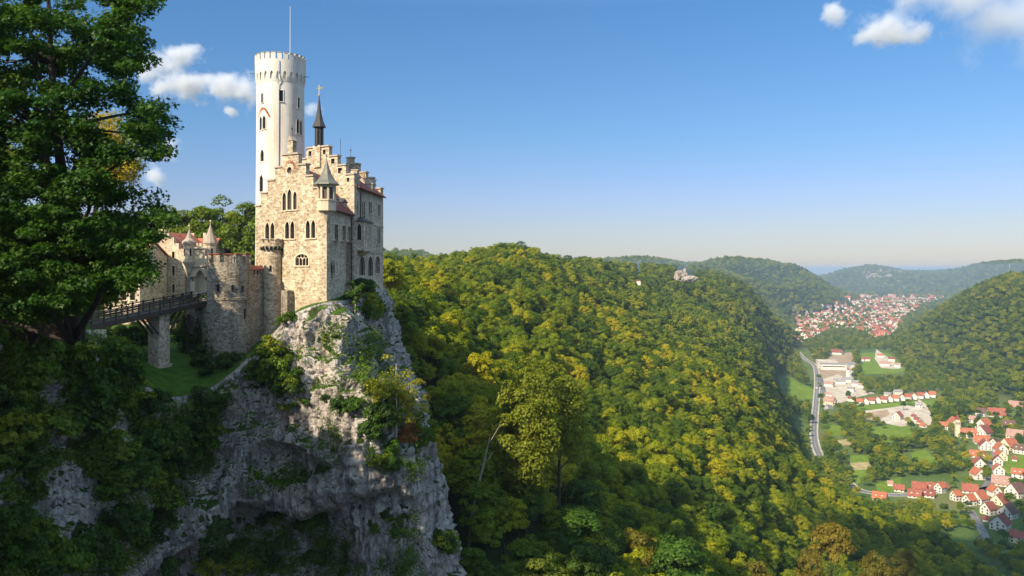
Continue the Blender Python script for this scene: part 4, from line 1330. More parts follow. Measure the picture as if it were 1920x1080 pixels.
sp.lathe(q0, [(0.03, 0), (0.2, 0.12), (0.2, 0.26), (0.03, 0.4)], 10)
sp.tube([q0 + Vector((0, 0, 0.3)), Vector((sc_.x, sc_.y, zs(575)))], 0.06, 6)
zc_ = zs(600)
sp.box(Vector((sc_.x, sc_.y, zc_)), (1.0, 0.07, 0.13), (1, 0.2))
wv = [(0.1, 0), (0.8, 0.1), (1.0, 0.45), (0.65, 0.3), (0.45, 0.25), (0.2, 0.35)]
vv = Vector((0.97, 0.24, 0))
sp.prism([Vector((sc_.x, sc_.y, zc_)) + vv * u * 0.75 + Vector((0, 0, z * 0.8 + 0.1)) for u, z in wv], Vector((-0.24, 0.97, 0)) * 0.05)
sp.build("weathervane", M['gold'], spr)
# rod, rear chimney with cross
rd = MB()
pr = MG.p(uc_m, 0) + e3 * 13.0
rd.tube([Vector((pr.x, pr.y, z_mr)), Vector((pr.x, pr.y, z_mr + 4.6))], 0.035, 5)
rd.build("lightning_rod", M['iron'], castle)
ch = MB()
q = FG.p(uc_m - 0.3, 0, -0.3)
ch.box(Vector((q.x, q.y, mo[6][1])), (1.3, 0.8, 2.6), FG.e)
ch.box(Vector((q.x, q.y, mo[6][1] + 2.6)), (1.6, 1.0, 0.22), FG.e)
cho = ch.build("gable_pinnacle", M['ashlar'], castle)
ch = MB(); finial(ch, Vector((q.x, q.y, mo[6][1] + 2.8)), 2.0, 0.06, 0.2); ch.build("finial", M['steel'], cho)

# ------------------------------------------------------------------ round keep
TY = 138.0
TX_ = (526 - 960) / F * TY
def tz(y, Yd=TY - 4.1): return (HOR - y / 3.6) / F * Yd
keep = empty("round_tower", (TX_, TY, -8), "tall round white plastered tower with battlements rising behind the castle", "tower")
tc_ = Vector((TX_, TY, 0))
rs, rt = 4.02, 4.19
b = MB()
zpar0, zpar1, zmer = tz(545), tz(395), tz(352)
b.lathe(tc_, [(rs * 1.06, -8), (rs * 1.03, 6), (rs, 20), (rs * 0.985, zpar0)], 72)
b2 = MB()
b2.lathe(tc_, [(rs * 0.9, zpar0 - 0.05), (rs * 0.99, zpar0 - 0.05), (rt * 1.0, zpar0 + 0.9), (rt * 1.01, zpar1), (rt * 1.01, zpar1 + 0.01), (rt - 0.55, zpar1 + 0.01), (rt - 0.55, zpar0 + 0.2)], 72)
shaft = b.build("shaft", M['plaster'], keep)
par = b2.build("parapet", M['plaster'], keep)
def boolean_cut(target, cutter_mb):
    c = cutter_mb.build("cut", M['plaster'])
    md = target.modifiers.new("cut", 'BOOLEAN'); md.operation = 'DIFFERENCE'; md.object = c; md.solver = 'EXACT'; md.use_self = True
    dg = bpy.context.evaluated_depsgraph_get(); dg.update()
    me = bpy.data.meshes.new_from_object(target.evaluated_get(dg), depsgraph=dg)
    old = target.data
    ok = len(me.polygons) > 10
    target.modifiers.remove(md)
    if ok: target.data = me
    bpy.data.objects.remove(c)
    if not ok: print("boolean failed", target.name)
def tplane(px=None, ang=None, r=rs):
    if ang is None:
        s_ = max(-0.99, min(0.99, (px - 526) / 45.0))
        ang = -math.pi / 2 + math.asin(s_)
    n = Vector((math.cos(ang), math.sin(ang), 0))
    return Plane((tc_ + n * r)[:2], (-n.y, n.x), n[:2])
TW = [  # tower openings in the enlarged view (x, y0, y1, width, kind)
 (153, 618, 688, 0.46, 'point'), (287, 606, 682, 0.6, 'rect'), (141, 778, 872, 0.62, 'point'), (168, 775, 866, 0.62, 'point'),
 (380, 785, 885, 0.7, 'point'), (392, 790, 892, 0.7, 'point'), (153, 1003, 1085, 0.8, 'point'), (146 * 1, 1175, 1290, 0.9, 'point'), (383, 640, 710, 0.5, 'rect')]
cut = MB(); specs = []
for x, y0, y1, w, k in TW:
    pl_ = tplane(460 + x / 3.6)
    z0, z1 = tz(y1), tz(y0)
    specs.append((pl_, z0, z1, w, k))
    pts = dedupe(arch_pts(0, z0, w, z1, k))
    cut.prism([pl_.p(u, z, 0.5) for u, z in pts], -pl_.n * 1.1)
boolean_cut(shaft, cut)
cut = MB()
NA = 24
for k in range(NA):
    pl_ = tplane(ang=-math.pi / 2 + (k + 0.5) * 2 * math.pi / NA + 0.06, r=rt)
    pts = dedupe(arch_pts(0, zpar0 + 0.35, 0.58, zpar0 + 1.75, 'point'))
    cut.prism([pl_.p(u, z, 0.5) for u, z in pts], -pl_.n * 0.78)
boolean_cut(par, cut)
for pl_, z0, z1, w, k in specs:
    pts = dedupe(arch_pts(0, z0, w, z1, k))
    g = MB()
    po = dedupe(arch_pts(0, z0 - 0.06, w + 0.2, z1 + 0.1, k)); n = len(pts)
    g.add([pl_.p(u, z, 0.03) for u, z in pts] + [pl_.p(u, z, 0.03) for u, z in po] + [pl_.p(u, z, -0.1) for u, z in po] + [pl_.p(u, z, -0.25) for u, z in pts],
          [(i, (i + 1) % n, n + (i + 1) % n, n + i) for i in range(n)] + [(n + i, n + (i + 1) % n, 2 * n + (i + 1) % n, 2 * n + i) for i in range(n)] + [(3 * n + i, 3 * n + (i + 1) % n, (i + 1) % n, i) for i in range(n)])
    g.box(pl_.p(0, z0 - 0.14, -0.02), (w + 0.36, 0.24, 0.12), pl_.e)
    wo_ = g.build("window", M['plaster'], keep)
    g = MB(); g.add([pl_.p(u, z, -0.28) for u, z in pts], [tuple(q) for q in tessellate_polygon([[Vector((u, z, 0)) for u, z in pts]])]); g.build("pane", M['glass'], wo_)
# merlons
mr = MB()
NM = 26
for k in range(NM):
    a = 2 * math.pi * (k + 0.5) / NM
    n = Vector((math.cos(a), math.sin(a), 0)); t = Vector((-n.y, n.x, 0))
    c = tc_ + n * (rt - 0.21) + Vector((0, 0, zpar1))
    mr.box(c, (2 * math.pi * rt / NM * 0.7, 0.5, zmer - zpar1), t)
mo_ = mr.build("battlement", M['plaster'], keep)
mr = MB()
for k in range(NM):
    a = 2 * math.pi * (k + 0.5) / NM
    n = Vector((math.cos(a), math.sin(a), 0)); t = Vector((-n.y, n.x, 0))
    mr.box(tc_ + n * (rt - 0.2) + Vector((0, 0, zmer + 0.002)), (2 * math.pi * rt / NM * 0.74, 0.62, 0.1), t, 0, 0.92)
mr.build("merlon_cap", M['coping'], mo_)
dk = MB(); dk.lathe(tc_ + Vector((0, 0, zpar1 - 0.9)), [(0.1, 0.0), (rt - 0.6, 0.0), (rt - 0.6, 0.1), (0.1, 0.25)], 32); dk.build("roof_deck", M['copper'], keep)
# red brick arch over the twin window
ra = MB()
for k in range(19):
    t = k / 18
    x = 112 + 97 * t; y = 790 - 62 * math.sin(math.pi * (0.02 + 0.96 * t)) - 2
    pl_ = tplane(460 + x / 3.6); z = tz(y)
    a = math.pi * (1 - t)
    d = (pl_.e * math.cos(a) * 0.8 + Vector((0, 0, math.sin(a)))).normalized() * 0.17
    c = pl_.p(0, z, 0.02)
    ra.bar(c - d, c + d, 0.15, 0.1)
ra.build("brick_arch", M['brick_arch'], keep)
# downpipe, spouts, flagpole
dp = MB()
pl_ = tplane(460 + 271 / 3.6)
dp.tube([pl_.p(0, zpar1 - 0.2, 0.38), pl_.p(0, zpar0 + 0.4, 0.34), pl_.p(0, zpar0 - 0.6, 0.1), pl_.p(0, 0, 0.12)], 0.075, 6)
dp.build("downpipe", M['steel'], keep)
for px_ in (473.5, 577):
    pl_ = tplane(px_, r=rt)
    s2 = MB(); s2.tube([pl_.p(0, tz(464 if px_ < 500 else 486), -0.3), pl_.p(0, tz(464 if px_ < 500 else 486), 1.0)], 0.05, 5); s2.build("water_spout", M['iron'], keep)
fp_ = MB()
X_ = (460 + 303 / 3.6 - 960) / F * (TY - 1)
fp_.tube([Vector((X_, TY - 1, zpar1 - 1)), Vector((X_, TY - 1, (HOR - 12) / F * (TY - 1)))], [0.11, 0.05], 8)
fp_.build("flagpole", M['steel'], keep)
# ------------------------------------------------------------------ round bastion, curtain wall, small turret, gatehouse
def crenel_ring(parent, c, r, z, h, n, frac=0.58, th=0.5, mat='rubble', capmat='tile', a_from=0, a_to=2 * math.pi):
    b = MB(); q = MB()
    for k in range(n):
        a = a_from + (a_to - a_from) * (k + 0.5) / n
        nn = Vector((math.cos(a), math.sin(a), 0)); t = Vector((-nn.y, nn.x, 0))
        w = (a_to - a_from) * r / n * frac
        b.box(Vector((c.x, c.y, z)) + nn * (r - th / 2), (w, th, h), t)
        q.box(Vector((c.x, c.y, z + h + 0.002)) + nn * (r - th / 2 + 0.03), (w + 0.14, th + 0.22, 0.13), t, 0, 0.9)
    o = b.build("battlement", M[mat], parent)
    q.build("merlon_cap", M[capmat], o)
bc = Vector(((430 - 960) / F * 111.0, 111.0, 0))
br_ = 2.95
zB = lambda y: (HOR - y) / F * 108.2
bast = empty("gate_bastion", (bc.x, bc.y, -15), "squat round rubble bastion with battlements beside the gate, over the gorge", "bastion")
b = MB()
b.lathe(bc, [(br_ * 1.06, -19), (br_ * 1.03, zB(640)), (br_, zB(563))], 48)
b.lathe(bc, [(br_ * 0.97, zB(563)), (br_ + 0.1, zB(563)), (br_ + 0.1, zB(558)), (br_ * 0.97, zB(557))], 48)
b.lathe(bc, [(br_ * 0.98, zB(559)), (br_ * 0.97, zB(492)), (br_ * 0.8, zB(492))], 48)
b.build("wall", M['rubble'], bast)
crenel_ring(bast, bc, br_ * 0.97, zB(492), zB(477) - zB(492), 12, 0.62)
for ang, z0, z1 in ((-1.75, zB(545), zB(533)), (-0.62, zB(548), zB(536)), (-0.5, zB(600), zB(580)), (-1.1, zB(545), zB(534))):
    n = Vector((math.cos(ang), math.sin(ang), 0))
    pl_ = Plane((bc + n * (br_ * 1.0 + 0.02))[:2], (-n.y, n.x), n[:2])
    g = MB(); g.box(pl_.p(0, z0, -0.1), (0.28, 0.3, z1 - z0), pl_.e); g.build("arrow_slit", M['glass'], bast)
# buttressed wall carrying the gate, left of the bastion
G0 = Vector((-45.2, 116.0, 0))
GP = Plane(G0[:2], (0.95, -0.31), (-0.31, -0.95))
b = MB()
b.box(GP.p(0.2, -19, -1.6), (5.2, 3.2, 19 - 4.7), GP.e)
b.box(GP.p(-2.2, -19, 0.35), (0.9, 0.7, 12.5), GP.e, 0, 0.95)
b.box(GP.p(1.9, -19, 0.45), (1.5, 0.9, 13.6), GP.e, 0, 0.97)
gs = empty("gate_substructure", tuple(GP.p(0.2, -18)), "shaded buttressed wall with ivy under the castle gate", "wall")
b.build("wall", M['rubble'], gs)
gate = empty("gatehouse", tuple(GP.p(0, -4.5)), "pale gatehouse with pointed arch and two cone roofed turrets at the bridge head", "gatehouse")
zG = lambda y: (HOR - y) / F * 116.0
b = MB()
go2 = dict(uc=0.0, z0=zG(548), w=1.75, z1=zG(506), kind='point')
facade(b, GP, [(-1.75, zG(552)), (1.75, zG(552)), (1.75, zG(462)), (-1.75, zG(462))], [[(u, max(z, zG(548))) for u, z in arch_pts(**go2)]], thick=0.8, reveal=0.8)
gw_ = b.build("portal_wall", M['trim'], gate)
b = MB(); b.box(GP.p(0, zG(550), -3.2), (3.2, 0.2, 4.5), GP.e); b.build("passage_shade_panel", M['slate'], gate)  # dark slab stands in for the shade inside the gate passage
b = MB()
for s_ in (-1, 1): b.box(GP.p(s_ * 2.1, zG(551), -2.0), (1.2, 3.0, 5.5), GP.e)
b.build("side_wall", M['rubble'], gate)
b = MB()
pts = dedupe(arch_pts(0, zG(546), 1.75, zG(506), 'point')); po = dedupe(arch_pts(0, zG(546), 2.35, zG(501), 'point')); n_ = len(pts)
b.add([GP.p(u, z, 0.1) for u, z in pts] + [GP.p(u, z, 0.1) for u, z in po] + [GP.p(u, z, 0.0) for u, z in po] + [GP.p(u, z, -0.1) for u, z in pts],
      [(i, (i + 1) % n_, n_ + (i + 1) % n_, n_ + i) for i in range(1, n_)] + [(n_ + i, n_ + (i + 1) % n_, 2 * n_ + (i + 1) % n_, 2 * n_ + i) for i in range(1, n_)])
b.build("arch_moulding", M['trim'], gate)
b = MB()
for k in range(5): b.box(GP.p(-1.3 + k * 0.65, zG(462), -0.25), (0.34, 0.4, 0.45), GP.e)
b.box(GP.p(0, zG(466), 0.1), (3.3, 0.3, 0.18), GP.e)
b.box(GP.p(0, zG(500), 0.12), (3.3, 0.3, 0.16), GP.e)
b.build("battlement", M['trim'], gate)
for s_, top in ((-1, 430), (1, 422)):
    c = GP.p(s_ * 1.85, 0, 0.1)
    b = MB()
    b.lathe(c, [(0.25, zG(512)), (0.5, zG(502)), (0.92, zG(492)), (0.92, zG(490)), (0.78, zG(489)), (0.78, zG(462)), (0.9, zG(459)), (0.9, zG(456)), (0.5, zG(456))], 10)
    t_ = b.build("gate_turret", M['trim'], gate)
    b = MB(); b.lathe(c, [(0.7, zG(456.5)), (1.05, zG(457)), (0.98, zG(453)), (0.45, zG(top + 16)), (0.08, zG(top))], 10); b.build("turret_roof", M['coping'], t_)
    b = MB(); finial(b, c + Vector((0, 0, zG(top))), 0.7, 0.05, 0.16); b.build("finial", M['trim'], t_)
    b = MB()
    for k in range(10):
        a = 2 * math.pi * (k + 0.5) / 10
        if k % 2: continue
        n = Vector((math.cos(a), math.sin(a), 0)); b.box(c + n * 0.745 + Vector((0, 0, zG(480))), (0.22, 0.06, 1.1), (-n.y, n.x))
    b.build("slit", M['glass'], t_)
for s_ in (-1, 1):
    b = MB(); b.box(GP.p(s_ * 1.25, zG(520), 0.3), (0.7, 0.7, 0.14), GP.e); b.bar(GP.p(s_ * 1.25, zG(527), 0.02), GP.p(s_ * 1.25, zG(520.5), 0.5), 0.14); b.build("bracket_roof", M['coping'], gate)
# small round turret against the gable front
sc2 = FR.p(FR.u_of(516), 0, 0.55)
zS = lambda y: (HOR - y) / F * (sc2.y - 1.2)
st_ = empty("round_watch_turret", (sc2.x, sc2.y, -10), "slim round turret with corbelled battlements standing against the castle's gable front", "turret")
b = MB()
b.lathe(sc2, [(1.36, -10), (1.34, zS(470)), (1.36, zS(469))], 32)
b.lathe(sc2, [(1.2, zS(470)), (1.40, zS(469)), (1.62, zS(462)), (1.62, zS(455)), (1.2, zS(455))], 32)
b.build("wall", M['ashlar'], st_)
crenel_ring(st_, sc2, 1.62, zS(455), zS(449) - zS(455), 12, 0.6, 0.3, 'ashlar', 'coping')
b = MB()
for k in range(16):
    a = 2 * math.pi * (k + 0.5) / 16
    n = Vector((math.cos(a), math.sin(a), 0)); pl_ = Plane((sc2 + n * 1.5)[:2], (-n.y, n.x), n[:2])
    pts = dedupe(arch_pts(0, zS(469), 0.34, zS(461.5), 'round'))
    b.prism([pl_.p(u, z, 0.13) for u, z in pts], -n * 0.3)
b.build("corbel_arch", M['glass'], st_)
b = MB()
pl_ = Plane((sc2 + FR.n * 1.35)[:2], FR.e[:2], FR.n[:2])
b.box(pl_.p(-0.75, zS(509), -0.35), (0.34, 0.3, 0.85), pl_.e); b.build("slit", M['glass'], st_)
# curtain wall between bastion and turret, tile coping
ca = Vector((bc.x + 2.6, bc.y - 0.3, 0)); cb = Vector((sc2.x - 0.9, sc2.y - 0.3, 0))
CWP = Plane(ca[:2], (cb - ca)[:2], (-0.3, -1))
Lc = (cb - ca).length
cw_ = empty("curtain_wall", tuple(CWP.p(Lc / 2, -10)), "short crenellated rubble wall with tile coping between bastion and slim turret", "wall")
zC = lambda y: (HOR - y) / F * 111.5
b = MB()
b.box(CWP.p(Lc / 2, -19, -0.45), (Lc, 0.9, 19 + zC(516)), CWP.e)
b.build("wall", M['rubble'], cw_)
b = MB()
for k in range(5): b.box(CWP.p((k + 0.5) * Lc / 5, zC(516), -0.4), (Lc / 5 * 0.55, 0.6, zC(506) - zC(516)), CWP.e)
b.build("battlement", M['rubble'], cw_)
b = MB()
e, n = CWP.e, CWP.n
v = [CWP.p(0, zC(506), 0.15), CWP.p(Lc, zC(506), 0.15), CWP.p(Lc, zC(499), -0.5), CWP.p(0, zC(499), -0.5)]
b.prism(v, Vector((0, 0, 0.12)))
b.build("tile_coping", M['tile_bright'], cw_)
# lower buttress of the terrace right of the slim turret
b = MB()
bu = FR.u_of(545)
b.box(FR.p(bu, -13, 0.6), (1.3, 1.3, 13 + zC(545)), FR.e, 0, 0.96)
b.box(FR.p(FR.u_of(503), -15, 1.1), (3.2, 1.6, 15 + zC(536)), FR.e, 0, 0.97)
tw_ = b.build("terrace_buttress", M['rubble'])
tag(tw_, "low plain buttress wall at the foot of the slim turret", "buttress")

# ------------------------------------------------------------------ timber bridge
bd = Vector((-6.4, -19.0, 0)).normalized(); bn = Vector((-bd.y, bd.x, 0))
if bn.x < 0: bn = -bn
Lb = 27.0
def bp(s, off, dz=0.0):
    q = G0 + bd * s + bn * off
    return Vector((q.x, q.y, -4.55 - 2.05 * s / 20.0 + dz))
bridge = empty("castle_bridge", tuple(bp(13, 0, -2)), "dark timber footbridge with plank rails leading to the castle gate", "bridge")
b = MB()
ns = 54
for k in range(ns):
    b.bar(bp(Lb * k / ns + 0.02, 0, -0.05), bp(Lb * (k + 1) / ns - 0.02, 0, -0.05), 2.9, 0.1)
b.build("deck", M['wood'], bridge)
b = MB()
for off in (-1.3, 0, 1.3): b.bar(bp(-0.4, off, -0.38), bp(Lb, off, -0.38), 0.3, 0.55)
b.build("beam", M['wood'], bridge)
for off in (-1.4, 1.4):
    b = MB()
    for h in (0.32, 0.62, 0.92, 1.22): b.bar(bp(0, off + 0.001, h), bp(Lb, off, h), 0.09 if h < 1.2 else 0.14, 0.12)
    rl = b.build("railing", M['wood'], bridge)
    for k in range(15):
        s_ = 0.15 + k * 1.86
        q = MB(); q.bar(bp(s_, off, -0.5), bp(s_, off, 1.42), 0.17, 0.17); q.build("railing_post", M['wood'], rl)
        if k < 3:
            q = MB(); q.bar(bp(s_, off, 0.2), bp(s_ + 1.86, off, 1.2), 0.1, 0.1); q.bar(bp(s_, off + 0.004, 1.2), bp(s_ + 1.86, off + 0.004, 0.2), 0.1, 0.1); q.build("cross_brace", M['wood'], rl)
sP = (116 - 108.3) / 0.948
pc_ = bp(sP, 0)
b = MB()
b.box((pc_.x, pc_.y, -19), (2.0, 2.0, 19 + pc_.z - 0.66), bn, 0, 0.93)
b.box((pc_.x, pc_.y, -19), (2.5, 2.5, 6.2), bn, 0, 0.94)
b.build("pier", M['ashlar_side'], bridge)
for s_ in (-1, 1):
    for off in (-0.9, 0.0, 0.9):
        b = MB()
        b.bar(bp(sP + s_ * 1.1, off, -3.1), bp(sP + s_ * 3.3, off, -0.6), 0.24, 0.24)
        b.build("brace", M['wood'], bridge)
ab = MB()
q = bp(20.6, 0)
ab.box((q.x, q.y, -16), (4.2, 3.4, 16 + q.z - 0.66), bn, 0, 0.95)
abo = ab.build("bridge_abutment", M['trim']); tag(abo, "pale stone block carrying the near end of the timber bridge", "abutment")

# ------------------------------------------------------------------ courtyard buildings behind the bridge
CP_ = Plane(((357 - 960) / F * 147, 147.0), (-0.97, 0.24), (-0.24, -0.97))
cy = empty("courtyard_house", tuple(CP_.p(5, -7)), "grey stone courtyard house with stepped gable and red roof behind the bridge", "building")
def pz(px, py): return CP_.uz(px, py)
ua, _ = pz(353, 500); um, _ = pz(300, 500); ub = 2 * um - ua
st = [(353, 478), (344, 478), (344, 467), (335, 467), (335, 456), (326, 456), (326, 445), (317, 445), (317, 437), (309, 437), (309, 430)]
rp = [pz(*q) for q in st]
for i in range(0, len(rp) - 1, 2):
    rp[i + 1] = (rp[i + 1][0], rp[i][1])
for i in range(1, len(rp) - 1, 2): rp[i + 1] = (rp[i][0], rp[i + 1][1])
lp = [(2 * um - u, z) for u, z in rp][::-1]
out_ = [(ua, -12)] + [(ua, rp[0][1])] + rp[1:] + lp[:-1] + [(ub, lp[-1][1]), (ub, -12)]
cw2 = []
for x, y0, y1 in [(357, 360, 410), (357, 460, 510), (435, 275, 312), (435, 357, 410), (435, 458, 506), (357, 280, 312), (285, 360, 410), (270, 460, 512)]:
    cw2.append(win_px(CP_, x - 8, x + 8, y0, y1, Z3, 'rect', frame=0.14, mull=(y0 == 357)))
b = MB(); facade(b, CP_, out_, [arch_pts(w['uc'], w['z0'], w['w'], w['z1'], w['kind']) for w in cw2])
sdir = -CP_.n
CS_ = Plane(CP_.p(ua, 0)[:2], sdir[:2], (0.97, -0.24))
cs_w = []
for u in (1.6, 3.4, 5.2):
    for z0 in (-3.2, 0.2): cs_w.append(dict(uc=u, z0=z0, w=0.8, z1=z0 + 1.9, kind='point', frame=0.14, gmat='steel'))
facade(b, CS_, [(0.0, -12), (9, -12), (9, rp[0][1] - 0.1), (0.0, rp[0][1] - 0.1)], [arch_pts(w['uc'], w['z0'], w['w'], w['z1'], w['kind']) for w in cs_w])
CL_ = Plane(CP_.p(ub, 0)[:2], sdir[:2], (-0.97, 0.24))
facade(b, CL_, [(0.72, -12), (9, -12), (9, rp[0][1] - 0.1), (0.72, rp[0][1] - 0.1)], [])
b.build("wall", M['ashlar_side'], cy)
for i, w in enumerate(cw2): window(cy, CP_, **w)
for w in cs_w: window(cy, CS_, **w)
b = MB()
for i in range(1, len(out_) - 2):
    if abs(out_[i][1] - out_[i + 1][1]) < 1e-6:
        pass
ff = [CP_.p(ua, 0, -0.71), CP_.p(um, 0, -0.71), CP_.p(ub, 0, -0.71)]; rr = [q + sdir * 8.5 for q in ff]
gable_roof(b, ff, rr, rp[0][1] - 0.1, rp[-1][1] - 0.6)
b.build("roof", M['tile_bright'], cy)
b = MB(); b.tube([CP_.p(CP_.u_of(293), rp[-2][1] - 1.5, 0.12), CP_.p(CP_.u_of(293), -8, 0.12)], 0.08, 5); b.build("downpipe", M['iron'], cy)

def block(name, label, cat, px0, px1, Y, y_eave, y_ridge, z_base, depth, mat, rmat, wins=(), chim=0, gable_side=False):
    pl = Plane(((px1 - 960) / F * Y, Y), (-0.985, 0.17), (-0.17, -0.98))
    u1 = pl.u_of(px0)
    ze = (HOR - y_eave) / F * Y; zr = (HOR - y_ridge) / F * Y
    o = empty(name, tuple(pl.p(u1 / 2, z_base)), label, cat)
    ws = [dict(uc=u1 * fx, z0=z_base + z, w=w, z1=z_base + z + h, kind='rect', frame=0.1) for fx, z, w, h in wins]
    b = MB()
    facade(b, pl, [(0, z_base - 4), (u1, z_base - 4), (u1, ze), (0, ze)], [arch_pts(w['uc'], w['z0'], w['w'], w['z1'], 'rect') for w in ws], thick=0.4)
    bk = Plane(pl.p(0, 0, -depth)[:2], pl.e[:2], (-pl.n)[:2])
    facade(b, bk, [(0, z_base - 4), (u1, z_base - 4), (u1, ze), (0, ze)], [], thick=0.4)
    for u in (0.0, u1):
        s_ = 1 if u == 0.0 else -1
        pg = Plane(pl.p(u, 0)[:2], (-pl.n)[:2], (-pl.e * s_)[:2])
        facade(b, pg, [(0.41, z_base - 4), (depth - 0.41, z_base - 4), (depth - 0.41, ze), (depth / 2, zr - 0.1), (0.41, ze)], [], thick=0.4)
    b.build("wall", M[mat], o)
    for w in ws: window(o, pl, **w)
    r = MB()
    fr = [pl.p(-0.3, 0), pl.p(-0.3, 0, -depth / 2), pl.p(-0.3, 0, -depth)]
    re = [pl.p(u1 + 0.3, 0), pl.p(u1 + 0.3, 0, -depth / 2), pl.p(u1 + 0.3, 0, -depth)]
    gable_roof(r, fr, re, ze, zr, 0.4, 0.15)
    ro = r.build("roof", M[rmat], o)
    for k in range(chim):
        q = MB(); p = pl.p(u1 * (k + 1) / (chim + 1), zr - 0.8, -depth / 2 + 0.6); q.box(p, (0.7, 0.6, 2.0), pl.e); q.build("chimney", M['ashlar_side'], ro)
    return o
block("courtyard_range", "long courtyard range with red tiled roof behind the gate turrets", "building", 322, 392, 168, 476, 446, -6, 8, 'ashlar_side', 'tile_bright', [(0.25, 4, 0.8, 1.4), (0.5, 4, 0.8, 1.4), (0.75, 4, 0.8, 1.4)], 2)
block("outbuilding", "stone outbuilding with red roof half hidden by the dark tree", "building", 196, 262, 140, 478, 452, -6, 8, 'ashlar_side', 'tile_bright', [(0.2, 0.6, 1.0, 2.2), (0.45, 0.6, 1.0, 2.2), (0.7, 0.6, 1.0, 2.2), (0.2, 4.2, 0.9, 1.3), (0.6, 4.2, 0.9, 1.3)], 1)
# garden wall with tile coping
gp = Plane(((372 - 960) / F * 136, 136.0), (-0.96, 0.1), (0, -1))
gwl = empty("garden_wall", tuple(gp.p(6, -11)), "low rubble garden wall with red tile coping behind the bridge pier", "wall")
b = MB(); b.box(gp.p(5.2, -14, -0.25), (10.4, 0.5, 5.2), gp.e); b.build("wall", M['rubble'], gwl)
b = MB(); b.box(gp.p(5.2, -8.797, -0.25), (10.6, 0.9, 0.25), gp.e, 0, 0.7); b.build("coping", M['tile_bright'], gwl)
# ------------------------------------------------------------------ valley floor: fields, roads, yards
def fl(px, py, dz=0.0):
    Y = -FLOOR * F / (py - HOR)
    return Vector(((px - 960) / F * Y, Y, FLOOR + dz))
def m_ground(name, c1, c2, scale=0.05, streak=None):
    g = NT(name)
    pos = g.geo().outputs["Position"]
    v = g.map(pos, streak) if streak else pos
    nz = g.noise(v, scale, 6, 0.65)
    c = g.mix(g.ramp(nz, [(0.3, 0.0), (0.7, 1.0)]), c1, c2)
    c = g.mix(1.0, c, g.ramp(g.noise(pos, 0.25, 6, 0.75), [(0.3, 0.62), (0.7, 1.22)]), 'MULTIPLY')
    c = g.mix(1.0, c, g.ramp(g.noise(g.map(pos, (0.35, 0.03, 1)), 1.0, 4, 0.6), [(0.35, 0.8), (0.65, 1.12)]), 'MULTIPLY')
    return g.done(c, 1.0, None, 0.05)
M['meadow'] = m_ground("meadow_grass", (0.10, 0.17, 0.018), (0.18, 0.24, 0.03), 0.03)
M['hay'] = m_ground("mown_hay", (0.33, 0.27, 0.12), (0.42, 0.34, 0.17), 0.06)
M['gravel'] = m_ground("pale_gravel", (0.42, 0.35, 0.26), (0.60, 0.52, 0.40), 0.05)
M['dirt'] = m_ground("brown_earth", (0.30, 0.21, 0.13), (0.42, 0.31, 0.2), 0.06)
M['asphalt'] = m_ground("worn_asphalt", (0.15, 0.145, 0.14), (0.22, 0.21, 0.2), 0.2)
M['paint'] = m_plain("road_paint", (0.7, 0.7, 0.66), 0.8, 0.1, 1.0)
def sheet(name, poly, mat, dz, label, kind="structure"):
    pts = [fl(x, y, dz) for x, y in poly]
    b = MB(); b.add(pts, [tuple(t) for t in tessellate_polygon([[Vector((p.x, p.y, 0)) for p in pts]])])
    return tag(b.build(name, mat), label, None, None, kind)
sheet("meadow", [(1445,695),(1470,698),(1500,718),(1528,730),(1525,748),(1498,748),(1465,735),(1448,722)], M['meadow'], 0.05, "bright meadow left of the main road")
sheet("meadow", [(1612,662),(1665,660),(1700,693),(1680,700),(1612,702)], M['meadow'], 0.05, "grass around the far works")
sheet("gravel_yard", [(1534,692),(1560,664),(1600,660),(1598,700),(1588,738),(1540,742)], M['dirt'], 0.08, "brown earth yard in front of the factory")
sheet("gravel_yard", [(1540,712),(1572,702),(1640,738),(1610,744),(1575,756),(1545,770)], M['gravel'], 0.1, "pale works yard beside the road")
sheet("gravel_yard", [(1643,655),(1662,668),(1692,690),(1680,692),(1652,690),(1640,672)], M['gravel'], 0.1, "pale yard of the far works")
sheet("gravel_yard", [(1610,772),(1700,760),(1735,766),(1738,790),(1690,800),(1640,790),(1622,785)], M['gravel'], 0.08, "large pale gravel lot beyond the trees")
sheet("dirt_lot", [(1618,775),(1664,768),(1668,778),(1640,790),(1624,786)], M['dirt'], 0.15, "brown worn patch of the gravel lot")
sheet("meadow", [(1600,762),(1765,748),(1770,758),(1700,760),(1612,772)], M['meadow'], 0.05, "green strip in front of the row houses")
sheet("gravel_yard", [(1722,748),(1736,758),(1752,788),(1748,800),(1734,795),(1718,770)], M['gravel'], 0.12, "pale lane in front of the small row houses")
sheet("meadow", [(1634,800),(1700,795),(1715,812),(1670,830),(1634,826)], M['meadow'], 0.05, "green meadow in the middle of the valley")
sheet("meadow", [(1540,792),(1582,800),(1575,818),(1552,816)], M['meadow'], 0.05, "small meadow near the road")
sheet("hay_field", [(1568,826),(1598,822),(1598,834),(1570,836)], M['hay'], 0.08, "pale hay patch")
sheet("meadow", [(1592,854),(1634,853),(1634,866),(1594,868)], M['meadow'], 0.08, "green end of the striped field")
sheet("hay_field", [(1594,868),(1634,866),(1634,880),(1598,882)], M['hay'], 0.08, "mown pale stripe of the field")
sheet("meadow", [(1598,882),(1634,880),(1612,906),(1604,908)], M['meadow'], 0.08, "green lower end of the striped field")
sheet("meadow", [(1642,908),(1690,894),(1690,924),(1645,922)], M['meadow'], 0.05, "lawn beside the lower road")
sheet("meadow", [(1708,848),(1735,843),(1752,860),(1745,870),(1712,866)], M['meadow'], 0.05, "grassy knoll in the gardens")
sheet("meadow", [(1880,858),(1950,850),(1950,888),(1884,888)], M['meadow'], 0.05, "garden lawns beside the village")
